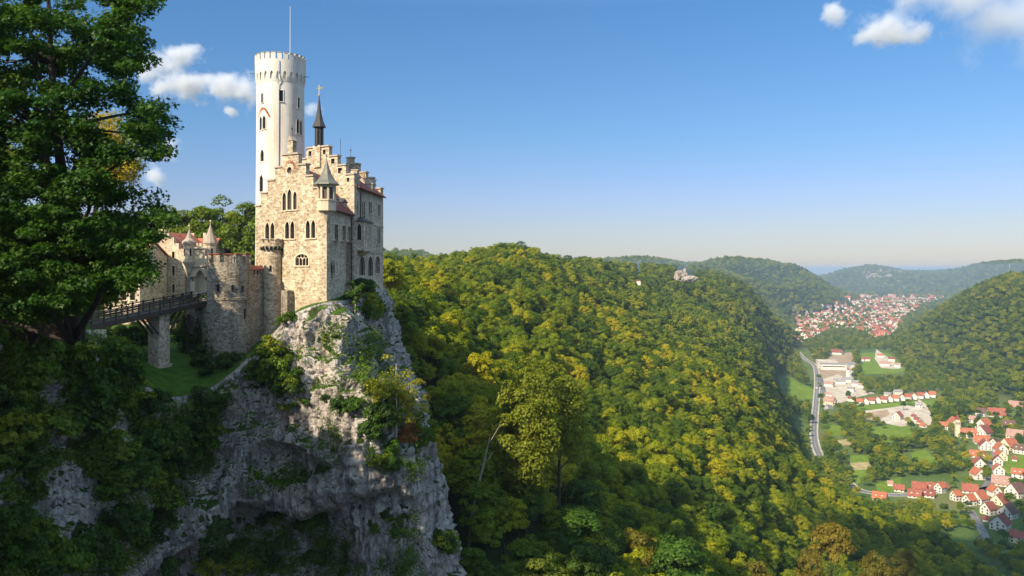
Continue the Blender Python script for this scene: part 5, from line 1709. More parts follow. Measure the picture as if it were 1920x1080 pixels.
sheet("meadow", [(1868,744),(1900,742),(1888,760),(1866,760)], M['meadow'], 0.05, "small lawn under the wooded hill")

def road(name, pts, w, label, line=True, dz=0.2, mat=None):
    q = np.array([tuple(fl(*p)) for p in pts])
    t = np.linspace(0, len(q) - 1, len(q) * 8)
    q = crom(q, t); q[:, 2] = FLOOR + dz
    d = np.gradient(q[:, :2], axis=0); d /= np.linalg.norm(d, axis=1, keepdims=True)
    n = np.stack([-d[:, 1], d[:, 0], 0 * d[:, 0]], -1)
    def strip(o0, o1, z):
        b = MB(); m = len(q)
        a = q + n * o0 + [0, 0, z]; c = q + n * o1 + [0, 0, z]
        b.add(np.concatenate([a, c]), [(i, i + 1, m + i + 1, m + i) for i in range(m - 1)])
        return b
    ro = strip(-w / 2, w / 2, 0).build(name, mat or M['asphalt'])
    tag(ro, label, None, None, "structure")
    if line:
        k = strip(-w / 2 - 1.3, -w / 2, -0.05); k2 = strip(w / 2, w / 2 + 1.3, -0.05)
        k.add(k2.v, k2.f)
        tag(k.build("road_verge", M['gravel']), "pale gravel edges of the " + name.replace("_", " "), None, None, "structure")
        b = MB(); m = len(q)
        for i in range(0, m - 1):
            a = q[i]; c = a + (q[i + 1] - a) * 0.5
            b.add([a + n[i] * 0.12 + [0, 0, .05], a - n[i] * 0.12 + [0, 0, .05], c - n[i] * 0.12 + [0, 0, .05], c + n[i] * 0.12 + [0, 0, .05]], [(0, 1, 2, 3)])
        for o_ in (-w / 2 + 0.35, w / 2 - 0.35):
            k = strip(o_ - 0.1, o_ + 0.1, 0.05); b.add(k.v, k.f)
        tag(b.build("road_marking", M['paint']), "white lines on the " + name.replace("_", " "), None, None, "structure")
road("main_road", [(1497,646),(1495,654),(1500,664),(1512,675),(1524,682),(1530,692),(1532,715),(1531,745),(1528,780),(1526,810),(1529,835),(1537,855)], 7.5, "pale grey main road running down the valley")
road("works_road", [(1536,702),(1542,720),(1546,740),(1552,755),(1560,768)], 7, "lane into the works yard", False)
road("lower_road", [(1590,905),(1606,917),(1626,923),(1655,927),(1690,928),(1720,926),(1760,922)], 8, "curving grey road at the foot of the shaded wood", True)
road("village_street", [(1862,842),(1865,850),(1862,862),(1858,880),(1856,898),(1848,914),(1840,920),(1836,930)], 7, "grey village street between the red roofed houses", False)
road("village_street", [(1836,918),(1865,913),(1900,912),(1935,908)], 7, "cross street in the village", False)
road("village_street", [(1812,950),(1826,966),(1838,988),(1850,1010),(1868,1030)], 6, "shaded lane leaving the village", False)
road("town_road", [(1605,634),(1612,640),(1626,642),(1640,638),(1655,632)], 8, "street at the town edge", False, mat=M['gravel'])
road("town_road", [(1520,600),(1528,612),(1540,628),(1542,640)], 9, "street through the far town", False, mat=M['gravel'])
road("town_road", [(1632,588),(1645,592),(1655,598),(1650,606)], 12, "street between the two quarters of the town", False, mat=M['gravel'])

# ------------------------------------------------------------------ houses
M['hw'] = m_plain("white_house_render", (0.62, 0.575, 0.50), 0.9, 0.15, 0.3)
M['hc'] = m_plain("cream_house_render", (0.72, 0.60, 0.40), 0.9, 0.08, 0.3)
M['hg'] = m_plain("grey_house_render", (0.48, 0.45, 0.42), 0.9, 0.1, 0.3)
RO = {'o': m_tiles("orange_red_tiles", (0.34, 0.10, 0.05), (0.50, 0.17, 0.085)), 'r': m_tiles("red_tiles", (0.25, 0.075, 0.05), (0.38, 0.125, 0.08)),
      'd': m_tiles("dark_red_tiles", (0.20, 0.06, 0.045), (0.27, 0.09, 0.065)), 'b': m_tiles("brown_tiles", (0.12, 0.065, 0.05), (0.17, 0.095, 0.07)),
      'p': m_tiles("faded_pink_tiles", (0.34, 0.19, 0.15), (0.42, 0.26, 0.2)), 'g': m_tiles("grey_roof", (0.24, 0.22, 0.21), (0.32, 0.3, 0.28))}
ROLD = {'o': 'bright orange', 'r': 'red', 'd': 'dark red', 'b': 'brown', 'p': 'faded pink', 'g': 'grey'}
WALLD = {'hw': 'white', 'hc': 'cream', 'hg': 'grey'}
hrng = random.Random(5)
def house(px, py, wpx, roof, wall='hw', face='e', label=None, ratio=0.8, storeys=2, rot=None, name="village_house", wins=True, pitch=0.62, cat="house", group=None, hmul=1.0):
    """house on the valley floor; wpx its width in the photograph, face 'e' eaves side or 'g' gable side towards the camera"""
    Y = -FLOOR * F / (py - HOR)
    w = wpx * 0.94 * Y / F
    x = (px - 960) / F * Y
    az = math.atan2(x, Y)
    rz = (-az if rot is None else R(rot) - az)
    L, D = (w, w * ratio) if face == 'e' else (w * ratio * 1.25, w)
    # length L along the ridge, depth D across it
    he = (storeys * 2.5) * hmul
    hr = he + D * 0.5 * pitch * 1.75
    o = empty(name, (x, Y + D * 0.3, FLOOR), label, cat, group, rz + (0 if face == 'e' else math.pi / 2))
    b = MB()
    l, d = L / 2, D / 2
    vs = [(-l, -d, 0), (l, -d, 0), (l, d, 0), (-l, d, 0), (-l, -d, he), (l, -d, he), (l, d, he), (-l, d, he), (-l, 0, hr), (l, 0, hr)]
    b.add(vs, [(0, 1, 5, 4), (2, 3, 7, 6), (1, 2, 6, 9, 5), (3, 0, 4, 8, 7)])
    def loc(bb, nm, mat, par=o):
        ob = bb.build(nm, mat)
        ob.parent = par
        return ob
    loc(b, "wall", M[wall])
    r = MB(); ov = 0.55
    sl = (hr - he) / d
    for s_ in (-1, 1):
        p = [Vector((-l - ov, s_ * (d + ov), he - ov * sl)), Vector((l + ov, s_ * (d + ov), he - ov * sl)), Vector((l + ov, 0, hr)), Vector((-l - ov, 0, hr))]
        nrm = Vector((0, s_ * sl, 1)).normalized()
        r.prism([q + nrm * 0.02 for q in p], nrm * 0.22)
    ro = loc(r, "roof", RO[roof])
    c = MB(); c.box((l * hrng.uniform(-0.5, 0.5), d * 0.25, hr - d * 0.25 * sl - 0.3), (0.8, 0.7, 2.0)); loc(c, "chimney", M['dirt'], ro)
    if wins:
        nw = max(2, int(L / 3.2)); ng = max(2, int(D / 3.4))
        for st_ in range(storeys):
            z = 0.8 + st_ * 2.45 * hmul
            for side in (-1,):
                for k in range(nw):
                    q = MB(); q.box((-l + L * (k + 0.5) / nw, side * (d + 0.02), z), (1.15, 0.1, 1.45)); loc(q, "window", M['glass'])
            for side in (-1, 1):
                if (side < 0) != (face == 'g') and face == 'e': pass
                for k in range(ng):
                    q = MB(); q.box((side * (l + 0.02), -d + D * (k + 0.5) / ng, z), (0.1, 1.15, 1.45)); loc(q, "window", M['glass'])
        for side in (-1, 1):
            q = MB(); q.box((side * (l + 0.02), 0, he + 0.5), (0.1, 1.2, 1.4)); loc(q, "window", M['glass'])
        if face == 'e' and L > 9 and hrng.random() < 0.6:
            for k in (-1, 1):
                q = MB(); q.box((k * l * 0.45, -d * 0.55, he + (hr - he) * 0.33), (1.5, 1.4, 1.35)); dm = loc(q, "dormer", M[wall], o)
                q = MB(); q.box((k * l * 0.45, -d * 0.55 - 0.1, he + (hr - he) * 0.33 + 1.36), (1.9, 1.9, 0.18)); loc(q, "dormer_roof", RO[roof], dm)
    return o
Z8 = lambda x, y: (1400 + x / 3.177, 740 + y / 3.177)
HOUSES = [ # enlarged-view x, y of the base, width, roof, wall, facing, turn, label
 (1178,208,48,'o','hw','e',0,"small white house with bright orange roof, left of the church tower"),
 (1246,190,58,'o','hw','g',25,"white orange roofed gable house just behind the church tower"),
 (1412,128,56,'b','hw','e',-35,"brown roofed house at the wood's edge above the church"),
 (1500,132,90,'r','hw','e',8,"long low red roofed house against the wood"),
 (1358,170,44,'p','hw','e',-20,"small house with faded roof behind the church nave"),
 (1425,205,66,'o','hw','g',-32,"white gabled house with bright orange roof behind the brown hipped one"),
 (1576,206,64,'b','hw','e',-22,"brown roofed white house alone among trees at the village's upper end"),
 (1424,248,72,'d','hw','g',-30,"white gabled house with dark red dormered roof beside the church"),
 (1410,294,82,'o','hw','e',14,"long white house with orange roof below the church"),
 (1482,312,46,'b','hw','g',-15,"narrow white house with dark steep gable by the street's top"),
 (1430,330,62,'d','hw','g',12,"white gable with dark red roof closing the top of the street"),
 (1576,330,76,'o','hc','g',-38,"cream gabled house with orange roof behind the street"),
 (1612,272,84,'p','hw','e',-10,"wide house with faded pink roof on the village's far edge"),
 (1636,352,60,'b','hw','e',-15,"balconied house with brown roof on the right edge of the village"),
 (1372,374,62,'o','hw','e',5,"white house with low orange roof left of the street's top"),
 (1412,376,40,'o','hc','g',-10,"cream gable joined to the low orange roofed house"),
 (1524,352,64,'o','hw','g',20,"tall white gable with orange roof, first on the street's right side"),
 (1522,392,56,'o','hc','g',22,"cream gable with orange roof, second on the street's right side"),
 (1394,442,66,'r','hw','g',15,"white gable with grey lean-to on the left of the street"),
 (1388,505,64,'o','hw','g',32,"white house with bright orange hipped roof halfway down the street"),
 (1510,476,58,'o','hw','g',10,"white gable with orange roof, third on the street's right side"),
 (1504,420,52,'d','hw','g',5,"dark red roof tucked behind the third gable of the street"),
 (1530,545,94,'p','hc','e',-4,"wide yellow house with faded roof at the street crossing"),
 (1622,500,60,'o','hw','e',0,"orange roof behind the big dark roofed house"),
 (1622,612,88,'b','hw','g',-35,"big white house with dark brown roof and balconies at the right edge"),
 (1342,588,82,'r','hw','e',0,"long low red roofed building left of the crossing"),
 (1486,608,58,'o','hw','g',32,"steep orange roofed house at the crossing"),
 (1518,655,76,'r','hc','g',-25,"cream house with red hipped roof below the crossing"),
 (1336,660,56,'o','hw','g',-40,"orange roofed house, left of a joined pair"),
 (1396,652,76,'o','hw','g',-30,"orange roofed house, right of a joined pair"),
 (1454,716,66,'d','hw','g',-38,"dark red roofed house at the start of the shade"),
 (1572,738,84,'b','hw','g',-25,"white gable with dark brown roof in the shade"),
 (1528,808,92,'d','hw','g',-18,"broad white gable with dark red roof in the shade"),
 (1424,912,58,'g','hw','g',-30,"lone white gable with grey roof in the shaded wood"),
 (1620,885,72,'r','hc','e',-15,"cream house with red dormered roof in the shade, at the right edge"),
 (914,578,54,'r','hw','e',0,"small white house with red roof, left of the row by the lower road"),
 (1038,574,76,'r','hw','e',-2,"tall white block with red roof above the lower road"),
 (1116,572,64,'r','hw','e',-2,"white house with bright red roof, middle of the row above the lower road"),
 (1176,568,56,'d','hw','e',0,"house with darker red roof ending the row above the lower road"),
 (1160,584,48,'o','hw','g',-30,"orange gable in front of the darker end house"),
 (1010,616,70,'r','hw','e',-6,"low red roofed house below the lower road"),
 (1090,612,66,'d','hw','e',-4,"low brown red roofed house beside the lower road"),
 (800,632,74,'o','hw','e',-10,"low orange roof half hidden by dark firs below the road bend"),
 (1254,632,46,'o','hw','g',-45,"narrow orange gabled house alone between the two clusters"),
 (858,543,28,'p','hw','e',0,"little garden hut with pale roof by the lawn"),
 (1430,758,34,'r','hw','e',0,"small red roofed shed in the shade"),
 (1600,396,26,'d','hw','e',0,"small red garden shed behind the street gables"),
 (908,150,46,'r','hw','g',-25,"white house with red roof standing by the gravel lot"),
 (1030,80,38,'g','hw','e',0,"white flat looking house at the end of the pale lane"),
 (1000,140,26,'d','hw','e',-40,"first small row house along the pale lane"),
 (1018,158,28,'d','hw','e',-40,"second small row house along the pale lane"),
 (1036,175,28,'r','hw','e',-40,"third small row house along the pale lane"),
 (1056,196,32,'o','hw','e',-40,"last small row house along the pale lane, orange roofed"),
 (1616,82,74,'p','hw','e',-6,"long faded pink roofed house below the wooded hill"),
 (502,58,60,'p','hc','e',-30,"long pale roofed building beside the main road"),
]
foot = []
for zx, zy, w, rfc, wl, fc, rot, lab in HOUSES:
    px, py = Z8(zx, zy)
    house(px, py, w / 3.177 * 1.06, rfc, wl, fc, lab, rot=rot, storeys=1 if w < 36 or 'low' in lab or 'hut' in lab or 'shed' in lab else 2, wins=w > 34, group="red roofed village houses")
# trees and hedges of the village gardens
VG = [(1740,945),(1785,915),(1790,860),(1768,800),(1790,770),(1850,760),(1935,770),(1950,1020),(1860,1030),(1820,975)]
VG2 = [(1600,770),(1780,740),(1800,860),(1790,905),(1640,895),(1600,850)]
hxy = [(o.location.x, o.location.y) for o in bpy.data.objects if o.get("category") in ("house",)]
gr = np.random.default_rng(44); vt_n = 0; vpos = []
road_px = [(1865,850),(1860,870),(1857,890),(1850,912),(1838,925),(1826,966),(1838,988),(1865,913),(1895,912)]
tries = 0
while vt_n < 250 and tries < 20000:
    tries += 1
    poly = VG if vt_n < 175 else VG2
    Y = gr.uniform(500, 1250); X = gr.uniform(300, 800)
    px = 960 + F * X / Y; py = HOR - F * FLOOR / Y
    if not inpoly([px], [py], poly)[0]: continue
    if any(inpoly([px], [py - 8], q)[0] or inpoly([px], [py - 2], q)[0] for q in T_FIELD[:16]): continue
    if any((X - a) ** 2 + (Y - b2) ** 2 < 9.0 ** 2 for a, b2 in hxy): continue
    # keep house fronts free: nothing tall right in front of a house
    if any(abs(X - a * Y / b2) < 8 and 0 < b2 - Y < 26 for a, b2 in hxy) and gr.random() < 0.8: continue
    if any(abs(px - a) < 5 and abs(py - b2) < 9 for a, b2 in road_px): continue
    if any((X - a) ** 2 + (Y - b2) ** 2 < 30 for a, b2 in vpos): continue
    vpos.append((X, Y)); vt_n += 1
    s_ = gr.uniform(0.45, 0.9)
    set_tree(X, Y, FLOOR, s_, HI[vt_n % 6], TRUNKS[vt_n % 3], "garden_tree", "small leafy tree between the gardens and houses of the village", "tree", "garden trees of the village", (s_ * 1.15, s_ * 1.15, s_ * 0.95), None, M['shrub'] if vt_n % 3 else M['forest'])
# rows of trees along the road and the field edges
for (x0, y0, x1, y1, nn) in [(1538,715,1545,790,9),(1520,760,1518,820,6),(1546,790,1560,850,8),(1600,775,1650,802,9),(1636,830,1700,838,9),(1702,800,1718,830,6),(1590,745,1612,770,5),(1584,800,1600,850,8),(1640,850,1690,880,10),(1660,660,1700,690,6),(1600,660,1610,700,5),(1700,760,1712,800,5),(1760,750,1790,775,6)]:
    for k in range(nn):
        t = (k + gr.uniform(-.3, .3)) / max(1, nn - 1)
        q = fl(x0 + (x1 - x0) * t, y0 + (y1 - y0) * t)
        X, Y = q.x + gr.normal() * 3, q.y + gr.normal() * 5
        if any((X - a) ** 2 + (Y - b2) ** 2 < 81 for a, b2 in hxy): continue
        s_ = gr.uniform(0.45, 0.95); vt_n += 1
        set_tree(X, Y, FLOOR, s_, HI[vt_n % 6], TRUNKS[vt_n % 3], "hedgerow_tree", "tree of the leafy rows along roads and fields on the valley floor", "tree", "trees along roads and fields", (s_ * 1.2, s_ * 1.2, s_), None, M['shrub'] if vt_n % 2 else M['forest'])
# church
px, py = Z8(1326, 258)
ch_ = house(px, py, 92 / 3.177, 'o', 'hw', 'e', "white village church with long orange roof and slim pale tower", ratio=0.5, storeys=2, rot=14, name="village_church", hmul=1.3, cat="church", wins=True)
q = MB()
wch = 92 / 3.177 * ch_.location.y / F
q.box((-wch / 2 - 2.4, -1, 0), (5, 5.2, 21), None, 0, 0.96)
tq = q.build("church_tower", M['trim']); tq.parent = ch_
q = MB(); q.lathe((-wch / 2 - 2.4, -1, 21), [(3.7, 0), (3.3, 0.6), (0.05, 6.5)], 4, 0, math.pi / 4); sq = q.build("tower_roof", RO['d']); sq.parent = tq
for side in (-1, 1):
    q = MB(); q.box((-wch / 2 - 2.4 + side * 1.1, -3.6, 15.5), (1.1, 0.15, 2.6)); wq = q.build("belfry_opening", M['glass']); wq.parent = tq
# row houses behind the lot (enlarged view of the upper valley)
Z7 = lambda x, y: (1400 + x / 3.177, 460 + y / 3.177)
RL = "red roofed row house in the terrace beyond the gravel lot"
for k in range(13):
    t = k / 12
    x, y = 676 + (1110 - 676) * t, 950 - 44 * t
    px, py = Z7(x, y)
    house(px, py, 36 / 3.177, 'r' if k % 3 else 'o', 'hw', 'g' if k % 2 else 'e', RL, rot=4, wins=False, name="row_house", group="terrace of row houses", ratio=0.9)
for x, y, w, rf_, lab in [(440,648,44,'d',"dark red roofed house left of the far factory"),(480,640,50,'r',"red roofed hall behind the far factory, left one"),(545,650,70,'d',"long dark red hall behind the far factory"),(410,656,36,'p',"pale roofed house near the road bend"),
   (688,690,36,'r',"red roofed house among trees right of the factory"),(716,690,38,'r',"second red roofed house with white wall right of the factory"),(830,718,58,'p',"white building with pink roof in the far works"),(800,668,36,'o',"orange container hut of the far works"),(868,690,40,'d',"dark red roofed hall of the far works"),(905,725,36,'p',"pale shed at the far works' end"),
   (497,842,54,'p',"white house with pale roof beside the works yard"),(560,826,60,'g',"grey works hall on the pale yard, left one"),(610,815,56,'g',"grey works hall behind the silos"),(662,838,62,'g',"grey works hall at the yard's right end"),(626,872,36,'g',"small grey shed in front of the works"),(690,850,40,'p',"pale shed right of the works halls"),
   (845,905,40,'g',"white flat house before the wood, left one"),(905,890,46,'g',"white flat house before the wood, right one"),(622,930,36,'d',"small dark roofed house left of the terrace"),(490,905,40,'p',"pale roofed house on the lane by the road"),(508,948,50,'p',"long pale shed on the lane by the road")]:
    px, py = Z7(x, y)
    house(px, py, w / 3.177, rf_, 'hw', 'e', lab, rot=hrng.uniform(-18, 18), wins=False, storeys=2, pitch=0.35, name="valley_building", cat="building", group="halls and houses up the valley")
# white factory with stepped grey halls
px, py = Z7(518, 742)
fy = -FLOOR * F / (py - HOR); fx = (px - 960) / F * fy
fac = empty("factory", (fx, fy, FLOOR), "large white factory hall with pale grey flat roofs beside the main road", "factory", None, -0.22)
def fbox(nm, c, s, mat, par=None):
    q = MB(); q.box(c, s); o = q.build(nm, mat); o.parent = par or fac; return o
sc7 = fy / F / 3.177
fbox("front_hall", (0, 10, 0), (140 * sc7, 26, 11), M['hw']); fbox("hall_roof", (0, 10, 11.002), (142 * sc7, 27, 0.8), RO['g'])
fbox("rear_hall", (-6, 44, 0), (110 * sc7, 40, 13), M['hw']); fbox("hall_roof", (-6, 44, 13.002), (112 * sc7, 41, 0.8), M['gravel'])
fbox("side_hall", (42, 40, 0), (46 * sc7, 46, 9), M['hg']); fbox("hall_roof", (42, 40, 9.002), (48 * sc7, 47, 0.7), RO['g'])
fbox("window_band", (0, -3.1, 6.2), (128 * sc7, 0.4, 1.6), M['glass'])
for k in range(6): fbox("gate", (-22 + k * 9, -3.15, 0), (4, 0.4, 4), M['hg'])
# silos
for x, lab in ((606, "white silo, taller left one of two, on the works yard"), (626, "white silo, right one of two, on the works yard")):
    px, py = Z7(x, 800); c = fl(px, py)
    so = empty("silo", tuple(c), lab, "silo", "silos")
    q = MB(); q.lathe((0, 0, 0), [(2.6, 0), (2.6, 3), (4.2, 5), (4.2, 15 if x < 610 else 13)], 16); w_ = q.build("silo_body", M['hw']); w_.parent = so
    q = MB(); q.lathe((0, 0, 15 if x < 610 else 13), [(4.3, 0), (4.3, 0.5), (1.0, 2.2), (0.2, 2.4)], 16); w_ = q.build("silo_cap", M['hg']); w_.parent = so

# ------------------------------------------------------------------ the far town: small houses
def small_house_mesh(seed, roofm, wallm):
    r = random.Random(seed)
    l, d, he = r.uniform(5.5, 8), r.uniform(4.5, 5.5), r.uniform(5.5, 8.5)
    hr = he + d * 0.95
    b = MB()
    b.add([(-l, -d, -1), (l, -d, -1), (l, d, -1), (-l, d, -1), (-l, -d, he), (l, -d, he), (l, d, he), (-l, d, he), (-l, 0, hr), (l, 0, hr)], [(0, 1, 5, 4), (2, 3, 7, 6), (1, 2, 6, 9, 5), (3, 0, 4, 8, 7)], 0)
    for s_ in (-1, 1):
        p = [Vector((-l - .5, s_ * (d + .6), he - .5)), Vector((l + .5, s_ * (d + .6), he - .5)), Vector((l + .5, 0, hr + .1)), Vector((-l - .5, 0, hr + .1))]
        b.prism(p, Vector((0, s_ * 0.2, 0.3)), 1)
    for k in range(3):
        for z in (1.0, 3.8):
            b.box((-l + (k + 0.5) * l * 0.66, -d - 0.05, z), (1.2, 0.1, 1.4), None, 2)
    o = b.build("town_house", [wallm, roofm, M['glass']]); me = o.data; bpy.data.objects.remove(o); return me
SH = [small_house_mesh(1, RO['r'], M['hw']), small_house_mesh(2, RO['o'], M['hw']), small_house_mesh(3, RO['d'], M['hw']), small_house_mesh(4, RO['p'], M['hc']), small_house_mesh(5, RO['r'], M['hw']), small_house_mesh(6, RO['d'], M['hw'])]
trg = np.random.default_rng(12)
pos_t = []
def fill(poly, n, sp):
    xs = [p[0] for p in poly]; ys = [p[1] for p in poly]; out = []; tries = 0
    y0, y1 = -FLOOR * F / (max(ys) - HOR), -FLOOR * F / (min(ys) - HOR)
    while len(out) < n and tries < 60000:
        tries += 1
        Y = trg.uniform(y0, y1); X = trg.uniform((min(xs) - 960) / F * Y, (max(xs) - 960) / F * Y)
        px = 960 + F * X / Y; py = HOR - F * FLOOR / Y
        if not inpoly([px], [py], poly)[0]: continue
        z = float(ground_z(X, Y)[0])
        if z > FLOOR + 45: continue
        if any((X - a) ** 2 + (Y - b) ** 2 < sp * sp for a, b, c in out): continue
        out.append((X, Y, z))
    return out
pos_t = fill(TOWN[0], 420, 24) + fill(TOWN[1], 340, 40)
for px_, py_, n_, s_ in [(1590, 535, 16, 260), (1645, 530, 26, 420), (1450, 585, 14, 130), (1700, 540, 10, 300), (1640, 527, 14, 300)]:
    h_ = hit(px_, py_, BVH_G)
    if h_:
        for _ in range(n_):
            X, Y = h_[0].x + trg.normal() * s_, h_[0].y + trg.normal() * s_ * 0.6
            pos_t.append((X, Y, float(ground_z(X, Y)[0])))
pos_t.sort(key=lambda q: q[1])
for k, (X, Y, z) in enumerate(pos_t[:215]):
    o = bpy.data.objects.new("town_house", SH[k % 6]); C.objects.link(o)
    s_ = (0.9 + 0.35 * trg.random())
    o.location = (X, Y, z); o.rotation_euler = (0, 0, trg.choice([0, 0, 1.57, 0.5, 2.0]) + trg.normal() * 0.2 - 0.4); o.scale = (s_, s_, s_)
    tag(o, "small pale house with red roof in the distant valley town", "house", "houses of the distant town")
b = MB()
for k, (X, Y, z) in enumerate(pos_t[215:]):
    l, d, he = trg.uniform(6, 10), trg.uniform(5, 7), trg.uniform(6, 11)
    if trg.random() < 0.06: l, d, he = l * 2.2, d * 1.5, he * 1.5
    a = trg.uniform(0, 3.14); e = Vector((math.cos(a), math.sin(a), 0)); n = Vector((-e.y, e.x, 0)); c = Vector((X, Y, z)); hr = he + d * 0.9
    v = [c + e * i * l + n * j * d + Vector((0, 0, zz)) for i, j, zz in ((-1, -1, -2), (1, -1, -2), (1, 1, -2), (-1, 1, -2), (-1, -1, he), (1, -1, he), (1, 1, he), (-1, 1, he), (-1, 0, hr), (1, 0, hr))]
    b.add(v, [(0, 1, 5, 4), (2, 3, 7, 6), (1, 2, 6, 9, 5), (3, 0, 4, 8, 7)], 0)
    m_ = 1 + int(trg.integers(0, 4))
    for s_ in (-1, 1):
        p = [c - e * l * 1.06 + n * s_ * d * 1.1 + Vector((0, 0, he - .4)), c + e * l * 1.06 + n * s_ * d * 1.1 + Vector((0, 0, he - .4)), c + e * l * 1.06 + Vector((0, 0, hr + .2)), c - e * l * 1.06 + Vector((0, 0, hr + .2))]
        b.prism(p, Vector((0, 0, 0.4)), m_)
tag(b.build("distant_town", [M['hw'], RO['r'], RO['o'], RO['d'], RO['p']]), "countless tiny pale houses with red roofs filling the far valley", None, None, "stuff")
# mast on the far ridge, ruin rocks and hut on the slope
h_ = hit(1893, 511, BVH_G)
if h_:
    mp = h_[0]; k_ = mp.y / F
    q = MB(); q.lathe(mp, [(2.2 * k_ * 0.3, -5), (0.9 * k_, 0), (0.7 * k_, 12 * k_), (0.2 * k_, 17 * k_)], 10)
    tag(q.build("transmitter_mast", M['steel']), "thin pale mast standing on the far right hilltop", "mast")
def rock_lump(c, sx, sy, sz, seed, label):
    me = bpy.data.meshes.new("rock_outcrop"); bm = bmesh.new()
    bmesh.ops.create_icosphere(bm, subdivisions=5, radius=1)
    v = np.array([q.co[:] for q in bm.verts])
    n = fbm(v * [1.6, 1.6, 0.8] + seed, 4, seed, True)
    v2 = v * (1 + 0.45 * n[:, None]) * [sx, sy, sz]
    for q, w_ in zip(bm.verts, v2): q.co = w_
    bm.to_mesh(me); bm.free(); me.materials.append(M['palerock'])
    o = bpy.data.objects.new("rock_outcrop", me); C.objects.link(o); o.location = c
    return tag(o, label, "rock")
g = NT("pale_rock"); ps = g.geo().outputs["Position"]
M['palerock'] = g.done(g.ramp(g.noise(g.map(ps, (0.3, 0.3, 0.07)), 1.0, 6, 0.65), [(0.35, (0.13, 0.11, 0.08)), (0.5, (0.30, 0.25, 0.2)), (0.68, (0.44, 0.385, 0.32))]), 0.95, None, 0.1)
for px_, py_, Y_, sx, sy, sz, lab in [(1276, 517, 1150, 8, 5, 6.5, "pale limestone crag on the wooded ridge"), (1293, 523, 1140, 9, 6, 4, "brownish rock slope right of the pale crag on the ridge"), (1284, 510, 1155, 2.2, 2.2, 4.5, "small ruined rock tooth above the pale crag")]:
    rock_lump(P(px_, py_, Y_), sx, sy, sz, 3 + px_, lab)
    zg_ = float(ground_z(P(px_, py_, Y_).x, Y_)[0]); print("crag", px_, P(px_, py_, Y_).z, zg_)
h_ = (Vector((P(1197, 505, 900).x, 900, float(ground_z(P(1197, 505, 900).x, 900)[0]) + 4.5)),)
if h_:
    q = MB(); q.box(h_[0] + Vector((0, 0, 5)), (4.2, 4.2, 7)); hu = q.build("wall", M['hw'])
    ho = empty("ridge_hut", tuple(h_[0]), "tiny white hut among trees on the ridge", "hut"); hu.parent = ho; hu.matrix_parent_inverse = Matrix.Translation(-ho.location)
    q = MB(); q.box(h_[0] + Vector((0, 0, 12.002)), (5, 5, 1.2), None, 0, 0.4); hu = q.build("roof", RO['d']); hu.parent = ho; hu.matrix_parent_inverse = Matrix.Translation(-ho.location)

# pale quarry faces high on the far mountain
b = MB(); qr = random.Random(8)
for k in range(70):
    if k < 40: px_, py_ = qr.uniform(1620, 1672), qr.uniform(520, 526)
    else: px_, py_ = qr.uniform(1620, 1700), qr.uniform(512, 517)
    h_ = hit(px_, py_, BVH_G)
    if h_ and h_[0].y > 6000:
        w_ = qr.uniform(10, 26)
        b.box(h_[0] + Vector((0, 0, -5)), (w_, 14, qr.uniform(36, 50)), (1, qr.uniform(-.3, .3)), 0, qr.uniform(0.5, 0.9))
tag(b.build("quarry_rock", M['palerock']), "rows of pale quarry rock across the far blue mountain", None, None, "stuff")

# a white van on the main road
vn = empty("delivery_van", tuple(fl(1530.5, 729, 0.3)), "white van driving on the pale main road", "van")
q = MB(); q.box((0, 0, 0.45), (2.1, 5.2, 1.0)); q.box((0, -0.4, 1.45), (2.0, 4.2, 1.0), None, 0, 0.9); o_ = q.build("body", M['hw']); o_.parent = vn
q = MB(); q.box((0, 0.0, 1.55), (2.06, 3.0, 0.55), None, 0, 0.95); o_ = q.build("window_band", M['glass']); o_.parent = vn
for sx_ in (-0.95, 0.95):
    for sy_ in (-1.6, 1.6):
        q = MB(); q.tube([(sx_ - 0.12, sy_, 0.4), (sx_ + 0.12, sy_, 0.4)], 0.4, 12); o_ = q.build("wheel", M['iron']); o_.parent = vn
